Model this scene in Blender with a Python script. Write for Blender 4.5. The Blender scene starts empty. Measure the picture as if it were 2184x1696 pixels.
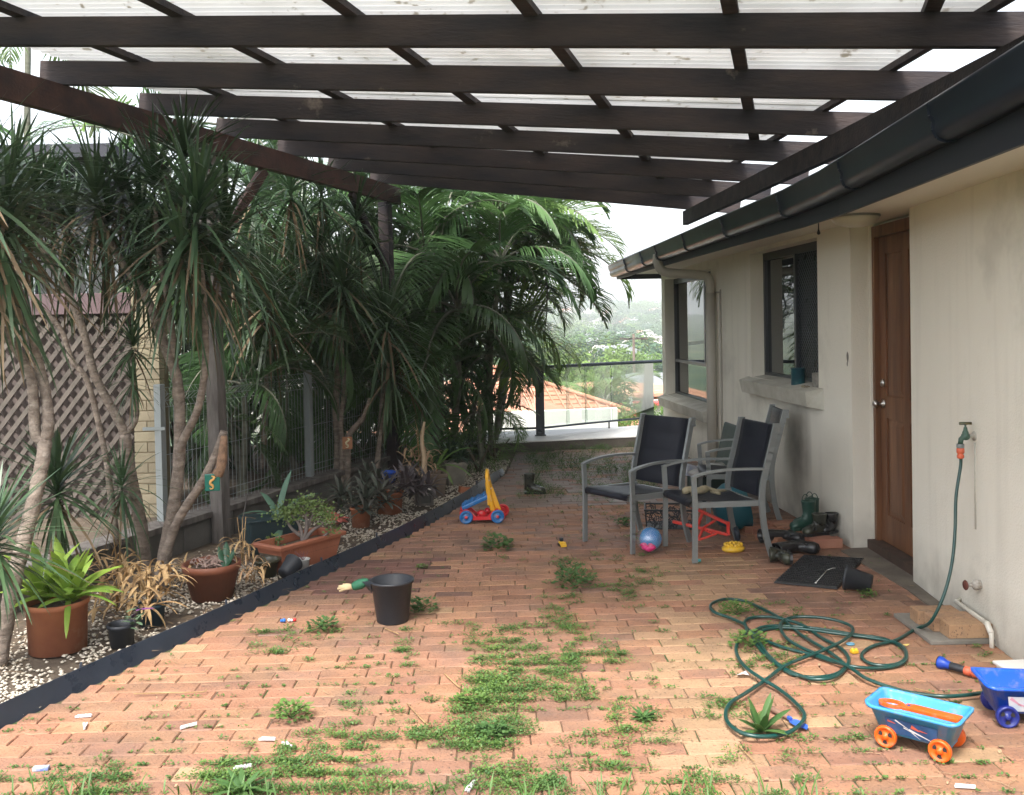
import bpy, bmesh, math, random
from mathutils import Vector, Matrix, noise
R = random.Random(7)
sc = bpy.context.scene
COL = sc.collection
rad = math.radians

# ------------------------------------------------------------------ camera
FPX, CX, CY, EYE = 2018.0, 1092.0, 735.0, 1.70
PITCH, ROLL = rad(1.16), rad(1.1)
_f = Vector((0, math.cos(PITCH), -math.sin(PITCH)))
_r = Vector((1, 0, 0)); _u = _r.cross(_f)
RIGHT = math.cos(ROLL) * _r - math.sin(ROLL) * _u
UP = math.sin(ROLL) * _r + math.cos(ROLL) * _u
cd = bpy.data.cameras.new('camera'); cam = bpy.data.objects.new('camera', cd); COL.objects.link(cam)
cd.sensor_width = 36; cd.lens = 36 * FPX / 2184; cd.shift_y = -113 / 2184
cd.clip_start = 0.05; cd.clip_end = 9000
m = Matrix((RIGHT, UP, -_f)).transposed().to_4x4(); m.translation = Vector((0, 0, EYE))
cam.matrix_world = m
sc.camera = cam
# ------------------------------------------------------------------ sky, sun, exposure
SUN_EL, SUN_AZ = 58.0, 200.0      # azimuth clockwise from +Y: behind the camera, a little left
world = bpy.data.worlds.new('World'); sc.world = world; world.use_nodes = True
wn, wl = world.node_tree.nodes, world.node_tree.links
bg = wn['Background']
sky = wn.new('ShaderNodeTexSky'); sky.sky_type = 'NISHITA'; sky.sun_disc = False
sky.sun_elevation = rad(SUN_EL); sky.sun_rotation = rad(SUN_AZ); sky.dust_density = 4.0; sky.air_density = 1.0; sky.ozone_density = 1.0
hs = wn.new('ShaderNodeHueSaturation'); hs.inputs['Saturation'].default_value = 0.34; hs.inputs['Value'].default_value = 1.0
wl.new(sky.outputs[0], hs.inputs['Color']); wl.new(hs.outputs[0], bg.inputs['Color'])
bg.inputs['Strength'].default_value = 0.15
sd = bpy.data.lights.new('sun', 'SUN'); sun = bpy.data.objects.new('sun', sd); COL.objects.link(sun)
sd.energy = 1.5; sd.angle = rad(14); sd.color = (1.0, 0.96, 0.90)
sun.rotation_euler = (rad(90 - SUN_EL), 0, rad(180 - SUN_AZ))
sun.location = (0, 0, 20)
sc.view_settings.view_transform = 'Standard'; sc.view_settings.look = 'None'
sc.view_settings.exposure = 1.8; sc.view_settings.gamma = 1.0; sc.view_settings.use_curve_mapping = False
sc.cycles.max_bounces = 8; sc.cycles.transparent_max_bounces = 12; sc.cycles.diffuse_bounces = 5
sc.cycles.caustics_reflective = False; sc.cycles.caustics_refractive = False

# ------------------------------------------------------------------ helpers
def ray(x, y): return _f + RIGHT * ((x - CX) / FPX) - UP * ((y - CY) / FPX)
def g(x, y, z=0.0):
    d = ray(x, y); t = (z - EYE) / d.z; return Vector((d.x * t, d.y * t, z))
def at(x, y, Y):
    d = ray(x, y); t = Y / d.y; return Vector((d.x * t, Y, EYE + d.z * t))
def onplane(x, y, a, dr):
    d = ray(x, y); n = Vector((-dr[1], dr[0])); t = (n[0] * a[0] + n[1] * a[1]) / (n[0] * d.x + n[1] * d.y)
    return Vector((d.x * t, d.y * t, EYE + d.z * t))

def tag(o, label=None, cat=None, group=None, kind=None):
    if label: o['label'] = label
    if cat: o['category'] = cat
    if group: o['group'] = group
    if kind: o['kind'] = kind
    return o
def thing(name, label, cat, loc=(0, 0, 0), rz=0, group=None):
    o = bpy.data.objects.new(name, None); COL.objects.link(o); o.empty_display_size = .1
    o.location = loc; o.rotation_euler = (0, 0, rz)
    return tag(o, label, cat, group)
def struct_root(name, kind='structure'):
    o = bpy.data.objects.new(name, None); COL.objects.link(o); o['kind'] = kind; return o
def link(name, me, parent=None, loc=None, rot=None, scale=None):
    o = bpy.data.objects.new(name, me); COL.objects.link(o)
    if parent is not None: o.parent = parent
    if loc is not None: o.location = loc
    if rot is not None: o.rotation_euler = rot
    if scale is not None: o.scale = scale if hasattr(scale, '__len__') else (scale,) * 3
    return o
CH = {}
def dup(root, loc=None, rot=None, scale=None, label=None, group=None):
    r = root.copy(); COL.objects.link(r)
    if loc is not None: r.location = loc
    if rot is not None: r.rotation_euler = rot
    if scale is not None: r.scale = scale if hasattr(scale, '__len__') else (scale,) * 3
    if label: r['label'] = label
    if group: r['group'] = group
    for ch in root.children:
        c = ch.copy(); COL.objects.link(c); c.parent = r
        for g2 in ch.children:
            d = g2.copy(); COL.objects.link(d); d.parent = c
    return r

class MB:
    def __init__(s): s.v = []; s.f = []; s.m = []; s.s = []; s.mi = 0; s.sm = False
    def add(s, vs, fs, M=None, smooth=None):
        b = len(s.v)
        for p in vs:
            p = Vector(p)
            s.v.append(tuple(M @ p) if M is not None else tuple(p))
        for f in fs:
            s.f.append(tuple(i + b for i in f)); s.m.append(s.mi); s.s.append(s.sm if smooth is None else smooth)
        return s
    def box(s, a, b, M=None, bev=0.0):
        x0, y0, z0 = a; x1, y1, z1 = b
        if bev <= 0:
            vs = [(x0,y0,z0),(x1,y0,z0),(x1,y1,z0),(x0,y1,z0),(x0,y0,z1),(x1,y0,z1),(x1,y1,z1),(x0,y1,z1)]
            return s.add(vs, [(0,3,2,1),(4,5,6,7),(0,1,5,4),(1,2,6,5),(2,3,7,6),(3,0,4,7)], M, False)
        bm = bmesh.new(); bmesh.ops.create_cube(bm, size=1)
        for v in bm.verts: v.co = Vector(((x0+x1)/2+v.co.x*(x1-x0), (y0+y1)/2+v.co.y*(y1-y0), (z0+z1)/2+v.co.z*(z1-z0)))
        bmesh.ops.bevel(bm, geom=bm.edges[:], offset=bev, segments=2, profile=.6, affect='EDGES')
        bm.verts.index_update()
        s.add([v.co.copy() for v in bm.verts], [[v.index for v in f.verts] for f in bm.faces], M, False); bm.free(); return s
    def bar(s, p, q, w, h, up=(0,0,1), bev=0.0):
        p = Vector(p); q = Vector(q); d = q - p; L = d.length; d.normalize(); up = Vector(up)
        if abs(d.dot(up)) > .98: up = Vector((0, 1, 0))
        sx = d.cross(up).normalized(); uz = sx.cross(d).normalized()
        M = Matrix((d, sx, uz)).transposed().to_4x4(); M.translation = p
        return s.box((0, -w/2, -h/2), (L, w/2, h/2), M, bev)
    def tube(s, pts, r, n=8, caps=True, smooth=True):
        pts = [Vector(p) for p in pts]; k = len(pts)
        rs = r if hasattr(r, '__len__') else [r] * k
        b = len(s.v); prev = None
        for i, p in enumerate(pts):
            t = (pts[min(i+1, k-1)] - pts[max(i-1, 0)])
            t = t.normalized() if t.length > 1e-9 else Vector((0, 0, 1))
            if prev is None:
                a = t.orthogonal().normalized()
            else:
                a = prev - t * prev.dot(t)
                a = a.normalized() if a.length > 1e-6 else t.orthogonal().normalized()
            prev = a; c = t.cross(a)
            for j in range(n):
                an = 2 * math.pi * j / n
                s.v.append(tuple(p + (a * math.cos(an) + c * math.sin(an)) * rs[i]))
        for i in range(k - 1):
            for j in range(n):
                s.f.append((b+i*n+j, b+i*n+(j+1)%n, b+(i+1)*n+(j+1)%n, b+(i+1)*n+j)); s.m.append(s.mi); s.s.append(smooth)
        if caps:
            s.f.append(tuple(b + j for j in range(n))[::-1]); s.m.append(s.mi); s.s.append(False)
            s.f.append(tuple(b + (k-1)*n + j for j in range(n))); s.m.append(s.mi); s.s.append(False)
        return s
    def lathe(s, prof, n=24, M=None, a0=0, a1=2*math.pi, smooth=True):
        full = abs(a1 - a0 - 2*math.pi) < 1e-6; nn = n if full else n + 1
        vs = []; fs = []
        for (r, z) in prof:
            for j in range(nn):
                a = a0 + (a1 - a0) * j / n; vs.append((r*math.cos(a), r*math.sin(a), z))
        for i in range(len(prof)-1):
            for j in range(n):
                j2 = (j+1) % nn if full else j+1
                fs.append((i*nn+j, i*nn+j2, (i+1)*nn+j2, (i+1)*nn+j))
        return s.add(vs, fs, M, smooth)
    def disc(s, r, z, n=24, M=None, c=(0,0)):
        return s.add([(c[0]+r*math.cos(2*math.pi*j/n), c[1]+r*math.sin(2*math.pi*j/n), z) for j in range(n)], [tuple(range(n))], M, False)
    def prism(s, poly, z0, z1, M=None, smooth=False):
        n = len(poly); vs = [(x, y, z0) for x, y in poly] + [(x, y, z1) for x, y in poly]
        fs = [tuple(range(n))[::-1], tuple(range(n, 2*n))] + [(i, (i+1)%n, n+(i+1)%n, n+i) for i in range(n)]
        return s.add(vs, fs, M, smooth)
    def ball(s, c, r, n=10, sq=(1,1,1), jit=0, M=None, rnd=None):
        vs = []; fs = []; k = max(3, n//2)
        T = Matrix.Translation(c)
        if M is not None: T = M @ T
        for i in range(k+1):
            ph = math.pi * i / k
            for j in range(n):
                th = 2*math.pi*j/n; q = r * (1 + (rnd.uniform(-jit, jit) if rnd else 0))
                vs.append((q*sq[0]*math.sin(ph)*math.cos(th), q*sq[1]*math.sin(ph)*math.sin(th), q*sq[2]*math.cos(ph)))
        for i in range(k):
            for j in range(n): fs.append((i*n+j, (i+1)*n+j, (i+1)*n+(j+1)%n, i*n+(j+1)%n))
        return s.add(vs, fs, T, True)
    def mesh(s, name, mats):
        me = bpy.data.meshes.new(name); me.from_pydata(s.v, [], s.f)
        for mm in (mats if isinstance(mats, (list, tuple)) else [mats]): me.materials.append(mm)
        me.polygons.foreach_set('material_index', s.m); me.polygons.foreach_set('use_smooth', s.s)
        me.update(); return me
    def build(s, name, mats, parent=None, **k): return link(name, s.mesh(name, mats), parent, **k)

def smooth_path(pts, n=6):
    P = [Vector(p) for p in pts]; out = []
    for i in range(len(P)-1):
        p0 = P[max(i-1, 0)]; p1 = P[i]; p2 = P[i+1]; p3 = P[min(i+2, len(P)-1)]
        for k in range(n):
            t = k / n
            out.append(.5*((2*p1)+(-p0+p2)*t+(2*p0-5*p1+4*p2-p3)*t*t+(-p0+3*p1-3*p2+p3)*t**3))
    out.append(P[-1]); return out

# ------------------------------------------------------------------ materials
MATS = {}
def mat(name, c, rough=.6, c2=None, scale=8.0, bump=0.0, bscale=None, metal=0.0, spec=.5, trans=0.0, stretch=(1,1,1), objrand=0.0, coat=0.0, dirt=None, dscale=1.5, dlo=.5, dhi=.7, attr=False, speck=None, coords='Object', sheen=0):
    if name in MATS: return MATS[name]
    mt = bpy.data.materials.new(name); mt.use_nodes = True; N = mt.node_tree.nodes; L = mt.node_tree.links
    b = N['Principled BSDF']; b.inputs['Roughness'].default_value = rough; b.inputs['Metallic'].default_value = metal
    b.inputs['Specular IOR Level'].default_value = spec; b.inputs['Coat Weight'].default_value = coat
    tc = N.new('ShaderNodeTexCoord'); mp = N.new('ShaderNodeMapping'); mp.inputs['Scale'].default_value = stretch
    L.new(tc.outputs[coords], mp.inputs['Vector'])
    rgb = lambda q: (q[0], q[1], q[2], 1)
    out = None
    if c2 is not None:
        no = N.new('ShaderNodeTexNoise'); no.inputs['Scale'].default_value = scale; no.inputs['Detail'].default_value = 6; no.inputs['Roughness'].default_value = .6
        L.new(mp.outputs[0], no.inputs['Vector'])
        rp = N.new('ShaderNodeValToRGB'); rp.color_ramp.elements[0].position = .33; rp.color_ramp.elements[1].position = .67
        rp.color_ramp.elements[0].color = rgb(c); rp.color_ramp.elements[1].color = rgb(c2)
        L.new(no.outputs[0], rp.inputs[0]); out = rp.outputs[0]
        mr = N.new('ShaderNodeMapRange'); mr.inputs[3].default_value = max(0, rough-.12); mr.inputs[4].default_value = min(1, rough+.12)
        L.new(no.outputs[0], mr.inputs[0]); L.new(mr.outputs[0], b.inputs['Roughness'])
    if dirt is not None:
        nd = N.new('ShaderNodeTexNoise'); nd.inputs['Scale'].default_value = dscale; nd.inputs['Detail'].default_value = 8; nd.inputs['Roughness'].default_value = .65
        ge = N.new('ShaderNodeNewGeometry'); L.new(ge.outputs['Position'], nd.inputs['Vector'])
        rd = N.new('ShaderNodeMapRange'); rd.inputs[1].default_value = dlo; rd.inputs[2].default_value = dhi; L.new(nd.outputs[0], rd.inputs[0])
        mx = N.new('ShaderNodeMix'); mx.data_type = 'RGBA'; mx.inputs[7].default_value = rgb(dirt)
        if out: L.new(out, mx.inputs[6])
        else: mx.inputs[6].default_value = rgb(c)
        L.new(rd.outputs[0], mx.inputs[0]); out = mx.outputs[2]
    if speck is not None:
        ns = N.new('ShaderNodeTexNoise'); ns.inputs['Scale'].default_value = 75; ns.inputs['Detail'].default_value = 3; g3 = N.new('ShaderNodeNewGeometry'); L.new(g3.outputs['Position'], ns.inputs['Vector'])
        rs = N.new('ShaderNodeMapRange'); rs.inputs[1].default_value = .60; rs.inputs[2].default_value = .68; rs.inputs[4].default_value = .75; L.new(ns.outputs[0], rs.inputs[0])
        m4 = N.new('ShaderNodeMix'); m4.data_type = 'RGBA'; m4.inputs[7].default_value = rgb(speck); L.new(out, m4.inputs[6]); L.new(rs.outputs[0], m4.inputs[0]); out = m4.outputs[2]
    if objrand > 0:
        oi = N.new('ShaderNodeObjectInfo'); ad = N.new('ShaderNodeMath'); ad.operation = 'ADD'
        at_ = N.new('ShaderNodeAttribute'); at_.attribute_name = 'rnd'
        fr = N.new('ShaderNodeMath'); fr.operation = 'FRACT'
        L.new(oi.outputs['Random'], ad.inputs[0]); L.new(at_.outputs['Fac'], ad.inputs[1]); L.new(ad.outputs[0], fr.inputs[0])
        m2 = N.new('ShaderNodeMapRange'); m2.inputs[3].default_value = 1-objrand; m2.inputs[4].default_value = 1+objrand
        L.new(fr.outputs[0], m2.inputs[0])
        hv = N.new('ShaderNodeHueSaturation')
        m3 = N.new('ShaderNodeMapRange'); m3.inputs[3].default_value = .5-objrand*.035; m3.inputs[4].default_value = .5+objrand*.035
        f2 = N.new('ShaderNodeMath'); f2.operation = 'MULTIPLY'; f2.inputs[1].default_value = 7.31; f3 = N.new('ShaderNodeMath'); f3.operation = 'FRACT'
        L.new(fr.outputs[0], f2.inputs[0]); L.new(f2.outputs[0], f3.inputs[0]); L.new(f3.outputs[0], m3.inputs[0])
        L.new(m2.outputs[0], hv.inputs['Value']); L.new(m3.outputs[0], hv.inputs['Hue'])
        if out: L.new(out, hv.inputs['Color'])
        else: hv.inputs['Color'].default_value = rgb(c)
        out = hv.outputs[0]
    if out: L.new(out, b.inputs['Base Color'])
    else: b.inputs['Base Color'].default_value = rgb(c)
    if bump > 0:
        nb = N.new('ShaderNodeTexNoise'); nb.inputs['Scale'].default_value = bscale or scale*6; nb.inputs['Detail'].default_value = 5
        L.new(mp.outputs[0], nb.inputs['Vector']); bp = N.new('ShaderNodeBump'); bp.inputs['Strength'].default_value = bump; bp.inputs['Distance'].default_value = .01
        L.new(nb.outputs[0], bp.inputs['Height']); L.new(bp.outputs[0], b.inputs['Normal'])
    if trans > 0:
        tr = N.new('ShaderNodeBsdfTranslucent')
        if out:
            L.new(out, tr.inputs[0])
        else: tr.inputs[0].default_value = rgb(c)
        ms = N.new('ShaderNodeMixShader'); ms.inputs[0].default_value = trans
        L.new(b.outputs[0], ms.inputs[1]); L.new(tr.outputs[0], ms.inputs[2]); L.new(ms.outputs[0], N['Material Output'].inputs['Surface'])
    MATS[name] = mt; return mt

def glassmat(name, tint, glossy=.12):
    mt = bpy.data.materials.new(name); mt.use_nodes = True; N = mt.node_tree.nodes; L = mt.node_tree.links
    N.remove(N['Principled BSDF'])
    t = N.new('ShaderNodeBsdfTransparent'); t.inputs[0].default_value = (*tint, 1)
    gl = N.new('ShaderNodeBsdfGlossy'); gl.inputs['Roughness'].default_value = .02
    fr = N.new('ShaderNodeFresnel'); fr.inputs[0].default_value = 1.5
    ad = N.new('ShaderNodeMath'); ad.operation = 'ADD'; ad.inputs[1].default_value = glossy; ad.use_clamp = True
    L.new(fr.outputs[0], ad.inputs[0]); ms = N.new('ShaderNodeMixShader')
    L.new(ad.outputs[0], ms.inputs[0]); L.new(t.outputs[0], ms.inputs[1]); L.new(gl.outputs[0], ms.inputs[2]); L.new(ms.outputs[0], N['Material Output'].inputs['Surface'])
    return mt

BRK = mat('brick_paver', (.265,.128,.072), .82, (.34,.18,.105), 4, .6, 60, objrand=.17, dirt=(.165,.105,.075), dscale=1.9, dlo=.44, dhi=.74, speck=(.10,.065,.05), coords='Object')
BRKT = mat('brick_tan', (.31,.19,.11), .82, (.36,.225,.13), 5, .5, 70, objrand=.12, speck=(.12,.08,.05), dirt=(.2,.13,.08), dscale=3.5, dlo=.5, dhi=.8)
BRKD = mat('brick_dark', (.12,.06,.045), .75, (.17,.085,.06), 6, .35, 80, objrand=.2)
BRKM = mat('brick_mid', (.25,.128,.082), .66, (.31,.17,.112), 5, .45, 70, objrand=.15, speck=(.08,.055,.045), dirt=(.12,.075,.055), dscale=2.2, dlo=.45, dhi=.7)
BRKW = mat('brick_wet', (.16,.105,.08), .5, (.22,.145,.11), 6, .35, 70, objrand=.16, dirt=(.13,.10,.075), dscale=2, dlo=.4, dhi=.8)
SAND = mat('joint_sand', (.13,.075,.05), .9, (.06,.042,.03), 18, .4, 60, dirt=(.045,.07,.02), dscale=3, dlo=.44, dhi=.58)
SOIL = mat('garden_soil', (.13,.10,.07), .95, (.07,.05,.035), 9, .6, 50)
PEB = mat('white_pebble', (.62,.57,.48), .7, (.40,.34,.26), 14, objrand=.25, coords='Generated')
STEEL = mat('black_steel', (.018,.026,.040), .3, (.028,.038,.055), 7, .12, 20, spec=.6)
TIM = mat('dark_stained_timber', (.036,.023,.020), .75, (.010,.009,.013), 1.9, .4, 14, stretch=(1,5,5), objrand=.2, dirt=(.13,.105,.085), dscale=3.5, dlo=.64, dhi=.74)
TIMR = mat('red_stained_timber', (.085,.036,.025), .75, (.035,.018,.016), 1.8, .25, 14, stretch=(1,4,4))
TIMG = mat('grey_weathered_timber', (.17,.155,.14), .9, (.08,.068,.062), 5, .5, 22, stretch=(3,3,.6))
REND = mat('cream_render', (.79,.76,.67), .92, (.74,.71,.62), 1.1, .35, 90, dirt=(.45,.43,.365), dscale=1.4, dlo=.55, dhi=.88)
def wall_wear(mt):
    N = mt.node_tree.nodes; L = mt.node_tree.links; b = N['Principled BSDF']; src = b.inputs['Base Color'].links[0].from_socket
    ge = N.new('ShaderNodeNewGeometry'); sx = N.new('ShaderNodeSeparateXYZ'); L.new(ge.outputs['Position'], sx.inputs[0])
    def math_(op, a_, b_=None, cl=False):
        m = N.new('ShaderNodeMath'); m.operation = op; m.use_clamp = cl
        for k, v in ((0, a_), (1, b_)):
            if v is None: continue
            if hasattr(v, 'links'): L.new(v, m.inputs[k])
            else: m.inputs[k].default_value = v
        return m.outputs[0]
    # streaks running down
    mp = N.new('ShaderNodeMapping'); mp.inputs['Scale'].default_value = (5, 5, .45); L.new(ge.outputs['Position'], mp.inputs[0])
    n1 = N.new('ShaderNodeTexNoise'); n1.inputs['Scale'].default_value = 1.5; n1.inputs['Detail'].default_value = 7; L.new(mp.outputs[0], n1.inputs['Vector'])
    streak = math_('MULTIPLY', math_('MULTIPLY', math_('SUBTRACT', n1.outputs[0], .52, False), 3.0, True), .2)
    # splash stains close to the paving
    n2 = N.new('ShaderNodeTexNoise'); n2.inputs['Scale'].default_value = 7; n2.inputs['Detail'].default_value = 8; L.new(ge.outputs['Position'], n2.inputs['Vector'])
    h = math_('SUBTRACT', .34, sx.outputs[2]); splash = math_('MULTIPLY', math_('MULTIPLY', h, 2.6, True), math_('MULTIPLY', n2.outputs[0], 1.1), True)
    # dark smudge under the larger window
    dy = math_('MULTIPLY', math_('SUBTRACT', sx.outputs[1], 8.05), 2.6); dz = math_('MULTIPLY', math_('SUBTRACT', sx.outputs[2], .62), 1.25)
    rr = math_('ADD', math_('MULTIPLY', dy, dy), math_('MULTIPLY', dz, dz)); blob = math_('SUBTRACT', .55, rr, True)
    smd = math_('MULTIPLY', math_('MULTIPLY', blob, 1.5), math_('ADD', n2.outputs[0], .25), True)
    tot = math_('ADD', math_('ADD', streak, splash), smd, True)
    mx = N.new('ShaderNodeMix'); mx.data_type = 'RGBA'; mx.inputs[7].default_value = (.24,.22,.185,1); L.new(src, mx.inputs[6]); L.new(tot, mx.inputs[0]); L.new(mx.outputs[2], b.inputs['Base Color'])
wall_wear(REND)
REND2 = mat('cream_sill', (.52,.51,.45), .9, (.38,.36,.30), 5, .25, 90)
SOFF = mat('soffit_paint', (.66,.63,.55), .8)
GUT = mat('navy_gutter', (.009,.014,.024), .34, (.014,.020,.030), 3, spec=.5)
FASC = mat('navy_fascia', (.006,.009,.015), .55)
ALU = mat('dark_window_frame', (.035,.04,.048), .4)
DOORW = mat('stained_door_wood', (.20,.088,.038), .42, (.10,.042,.02), 2.0, .1, 20, stretch=(6,6,.6))
METAL = mat('satin_metal', (.5,.48,.45), .28, metal=1.0)
CHF = mat('grey_chair_metal', (.25,.27,.27), .42, metal=.35)
SLING = mat('navy_black_sling', (.007,.009,.016), .5, (.012,.014,.022), 30, .1, 200, spec=.35)
CONC = mat('concrete', (.22,.205,.18), .9, (.14,.13,.11), 4, .4, 40)
PVC = mat('white_pvc', (.60,.58,.52), .45, (.5,.47,.40), 6)
TERRA = mat('terracotta', (.40,.15,.07), .8, (.29,.10,.05), 4, .15, 40, dirt=(.45,.28,.19), dscale=5, dlo=.55, dhi=.8)
TERRD = mat('brown_terracotta', (.21,.07,.035), .6, (.14,.05,.028), 4, .1, 40)
TROU = mat('trough_plastic', (.38,.135,.075), .55, (.31,.11,.06), 5)
BLKP = mat('black_plastic', (.015,.018,.024), .5, (.022,.025,.031), 10, .1, 60)
RUBB = mat('black_rubber', (.012,.013,.015), .3, (.02,.02,.022), 12, .15, 30)
BARK = mat('pale_bark', (.29,.235,.19), .95, (.13,.10,.08), 11, 1.0, 40, stretch=(1,1,2.6), dirt=(.38,.33,.28), dscale=14, dlo=.55, dhi=.75)
BARKR = mat('palm_stem', (.20,.20,.15), .7, (.11,.11,.08), 3, .3, 30, stretch=(1,1,7))
DRY = mat('dry_leaf', (.45,.31,.15), .8, (.28,.17,.08), 10, trans=.2)
LF1 = mat('dracaena_leaf', (.040,.080,.042), .36, (.07,.12,.05), 3, trans=.18, objrand=.25)
LF2 = mat('palm_leaf', (.048,.108,.040), .38, (.085,.165,.05), 2, trans=.32, objrand=.3)
LF3 = mat('palm_leaf_light', (.10,.19,.045), .42, (.16,.24,.06), 2, trans=.35, objrand=.25)
LF4 = mat('dark_shrub_leaf', (.022,.05,.026), .5, (.04,.08,.035), 4, trans=.15, objrand=.25)
WEED = mat('weed_leaf', (.14,.24,.05), .6, (.07,.15,.035), 4, trans=.3, objrand=.0, coords='Object')
GRASS = mat('grass_blade', (.10,.20,.04), .55, (.07,.15,.035), 4, trans=.3)
BROM = mat('bromeliad_leaf', (.27,.38,.06), .4, (.17,.30,.05), 5, trans=.3)
BLUEG = mat('agave_leaf', (.085,.17,.11), .5, (.06,.13,.08), 4, trans=.1)
# ================================================================== GROUND
BD = Vector((math.sin(rad(18.6)), math.cos(rad(18.6)), 0))   # direction of the garden boundary
EDGE = [(-3.1, 1.85), (-2.6, 3.15), (-2.25, 4.07), (-1.56, 5.87), (-.74, 8.14), (-.29, 9.91), (-.10, 10.9), (.02, 12.7)]
def xedge(Y):
    for (x0, y0), (x1, y1) in zip(EDGE, EDGE[1:]):
        if Y <= y1: return x0 + (x1-x0)*(Y-y0)/(y1-y0)
    return EDGE[-1][0]
FA = Vector((2.50, 6.97)); FU = Vector((-math.sin(rad(3.3)), math.cos(rad(3.3))))      # far wall line
NA = Vector((2.55, 6.05)); NU = Vector((-math.sin(rad(3.6)), -math.cos(rad(3.6))))     # near wall line, towards camera
def xwall(Y):
    if Y > 6.97: return FA.x + FU.x*(Y-FA.y)/FU.y
    if Y > 6.05: return 2.60
    return NA.x + NU.x*(Y-NA.y)/NU.y

# terrain: one sheet to the horizon, falling away beyond the terrace
TT = [(14.8,-.07),(19,-3.5),(30,-5.2),(60,-7),(100,-9),(200,-13.5),(400,-16),(700,-11),(1000,-1),(1400,15),(2000,24),(4600,30)]
def terr(x, y):
    z = TT[0][1]
    for (y0, z0), (y1, z1) in zip(TT, TT[1:]):
        if y > y0: z = z0+(z1-z0)*min(1, (y-y0)/(y1-y0))
    if y > 60: z += (5*math.sin(x/190+1.2)*min(1, y/900) + 2.5*math.sin(x/75+y/160)*min(1, y/600))
    return z
ys = [-12, -6, 0, 3, 6, 9, 12, 14.7, 15.3, 16, 17.5, 19.5, 22, 26, 32, 40, 52, 68, 90, 120, 160, 210, 280, 370, 480, 620, 780, 900, 1020, 1150, 1300, 1600, 2400, 4500]
vs = []; fs = []; nx = 46
for yy in ys:
    wdt = 14 + max(0, yy)*1.3 + 6
    for i in range(nx+1):
        xx = -wdt + 2*wdt*i/nx; vs.append((xx, yy, terr(xx, yy)))
for j in range(len(ys)-1):
    for i in range(nx): fs.append((j*(nx+1)+i, j*(nx+1)+i+1, (j+1)*(nx+1)+i+1, (j+1)*(nx+1)+i))
mb = MB(); mb.add(vs, fs, None, True)
GRND = mat('hillside_ground', (.10,.15,.05), .95, (.15,.14,.08), .02, coords='Object', dirt=(.04,.08,.035), dscale=.05, dlo=.4, dhi=.6)
tag(mb.build('ground', GRND), kind='structure')

# garden bed soil and path slab under the paving
mb = MB()
pts = [(x, y) for x, y in EDGE]; left = [(-9, 12.7), (-9, 1.85)]
mb.add([(x, y, -.012) for x, y in pts+left], [tuple(range(len(pts)+2))])
tag(mb.build('garden_bed', SOIL), kind='structure')

pav = struct_root('paving')
mb = MB(); rp = [(xwall(y)+.3, y) for y in (13.0, 9, 6.97, 6.05, 4, 1.85)]
mb.add([(x, y, -.0095) for x, y in pts] + [(x, y, -.0095) for x, y in rp], [tuple(range(len(pts)+len(rp)))[::-1]])
mb.build('joint_sand', SAND, pav)

def brick_verts(L, W, rr, top=0.0, h=.05):
    # rounded, slightly irregular paver; origin at centre
    a, b = L/2, W/2; c = min(.006, L*.2)
    ring = [(-a+c,-b),(a-c,-b),(a,-b+c),(a,b-c),(a-c,b),(-a+c,b),(-a,b-c),(-a,-b+c)]
    vs = [(x, y, -h) for x, y in ring]; k = [(rr.uniform(-.0035,.0022), rr.uniform(-.003,.002)) for _ in ring]
    vs += [(x+k[i][0], y+k[i][1], -.0045) for i, (x, y) in enumerate(ring)]
    vs += [((x+k[i][0])*(1-.0042/a), (y+k[i][1])*(1-.0045/b), top+rr.uniform(-.0012,.0012)) for i, (x, y) in enumerate(ring)]
    fs = [(i, (i+1)%8, 8+(i+1)%8, 8+i) for i in range(8)] + [(8+i, 8+(i+1)%8, 16+(i+1)%8, 16+i) for i in range(8)] + [tuple(range(16, 24))]
    return vs, fs
def proj(p):
    v = Vector(p) - Vector((0, 0, EYE)); d = v.dot(_f)
    return (CX + FPX*v.dot(RIGHT)/d, CY - FPX*v.dot(UP)/d, d)
bricks = []
row = 0; Y = 3.06; ang = rad(0.6)
rb = random.Random(21)
HEAD = 8.74
while Y < 14.4:
    header = abs(Y - HEAD) < .06
    far = Y > HEAD + .05
    skew = (3.3 if Y > 8 else .3 + (Y-3)*.45)
    bl = .1 if header else .229
    x = -4.2 + (row % 2)*.115 + rb.uniform(-.02, .02) + (0 if not far else rb.uniform(0, .1))
    sl = math.tan(rad(skew))
    while x < 3.1:
        L = bl + rb.uniform(-.007, .007); cxx = x + L/2; yy = Y + sl*cxx
        lim0 = xedge(yy) + .012; lim1 = xwall(yy) - .005
        x0, x1 = max(x, lim0), min(x + L - .001, lim1)
        kerb = 12.62 + (x)*.24
        if x1 - x0 > .035 and yy < kerb:
            px, py, dd = proj(((x0+x1)/2, yy, 0))
            if -120 < px < 2320 and py < 1830:
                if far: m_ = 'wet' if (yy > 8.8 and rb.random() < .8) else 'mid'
                elif header: m_ = 'brick'
                elif abs(px-790-(py-1225)*.2) < 150 and 1192 < py < 1268 and px < 1000-(py-1190)*1.6: m_ = 'dark'
                elif 1385 < px - (py-1400)*.12 < 1620 and py > 1190: m_ = 'tan' if rb.random() < .8 else 'brick'
                elif px > 1500 and py < 1330: m_ = 'mid' if rb.random() < .85 else 'brick'
                elif py < 1175: m_ = 'mid' if rb.random() < .6 else 'brick'
                else: m_ = 'brick' if rb.random() < (.93 if px < 1600 else .72) else ('mid' if rb.random() < .6 else 'tan')
                bricks.append((dd, (x0+x1)/2, yy, x1-x0, skew, m_, rb.random()))
        x += L + .0025
    Y += .1135; row += 1
bricks.sort(key=lambda b: b[0])
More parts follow.
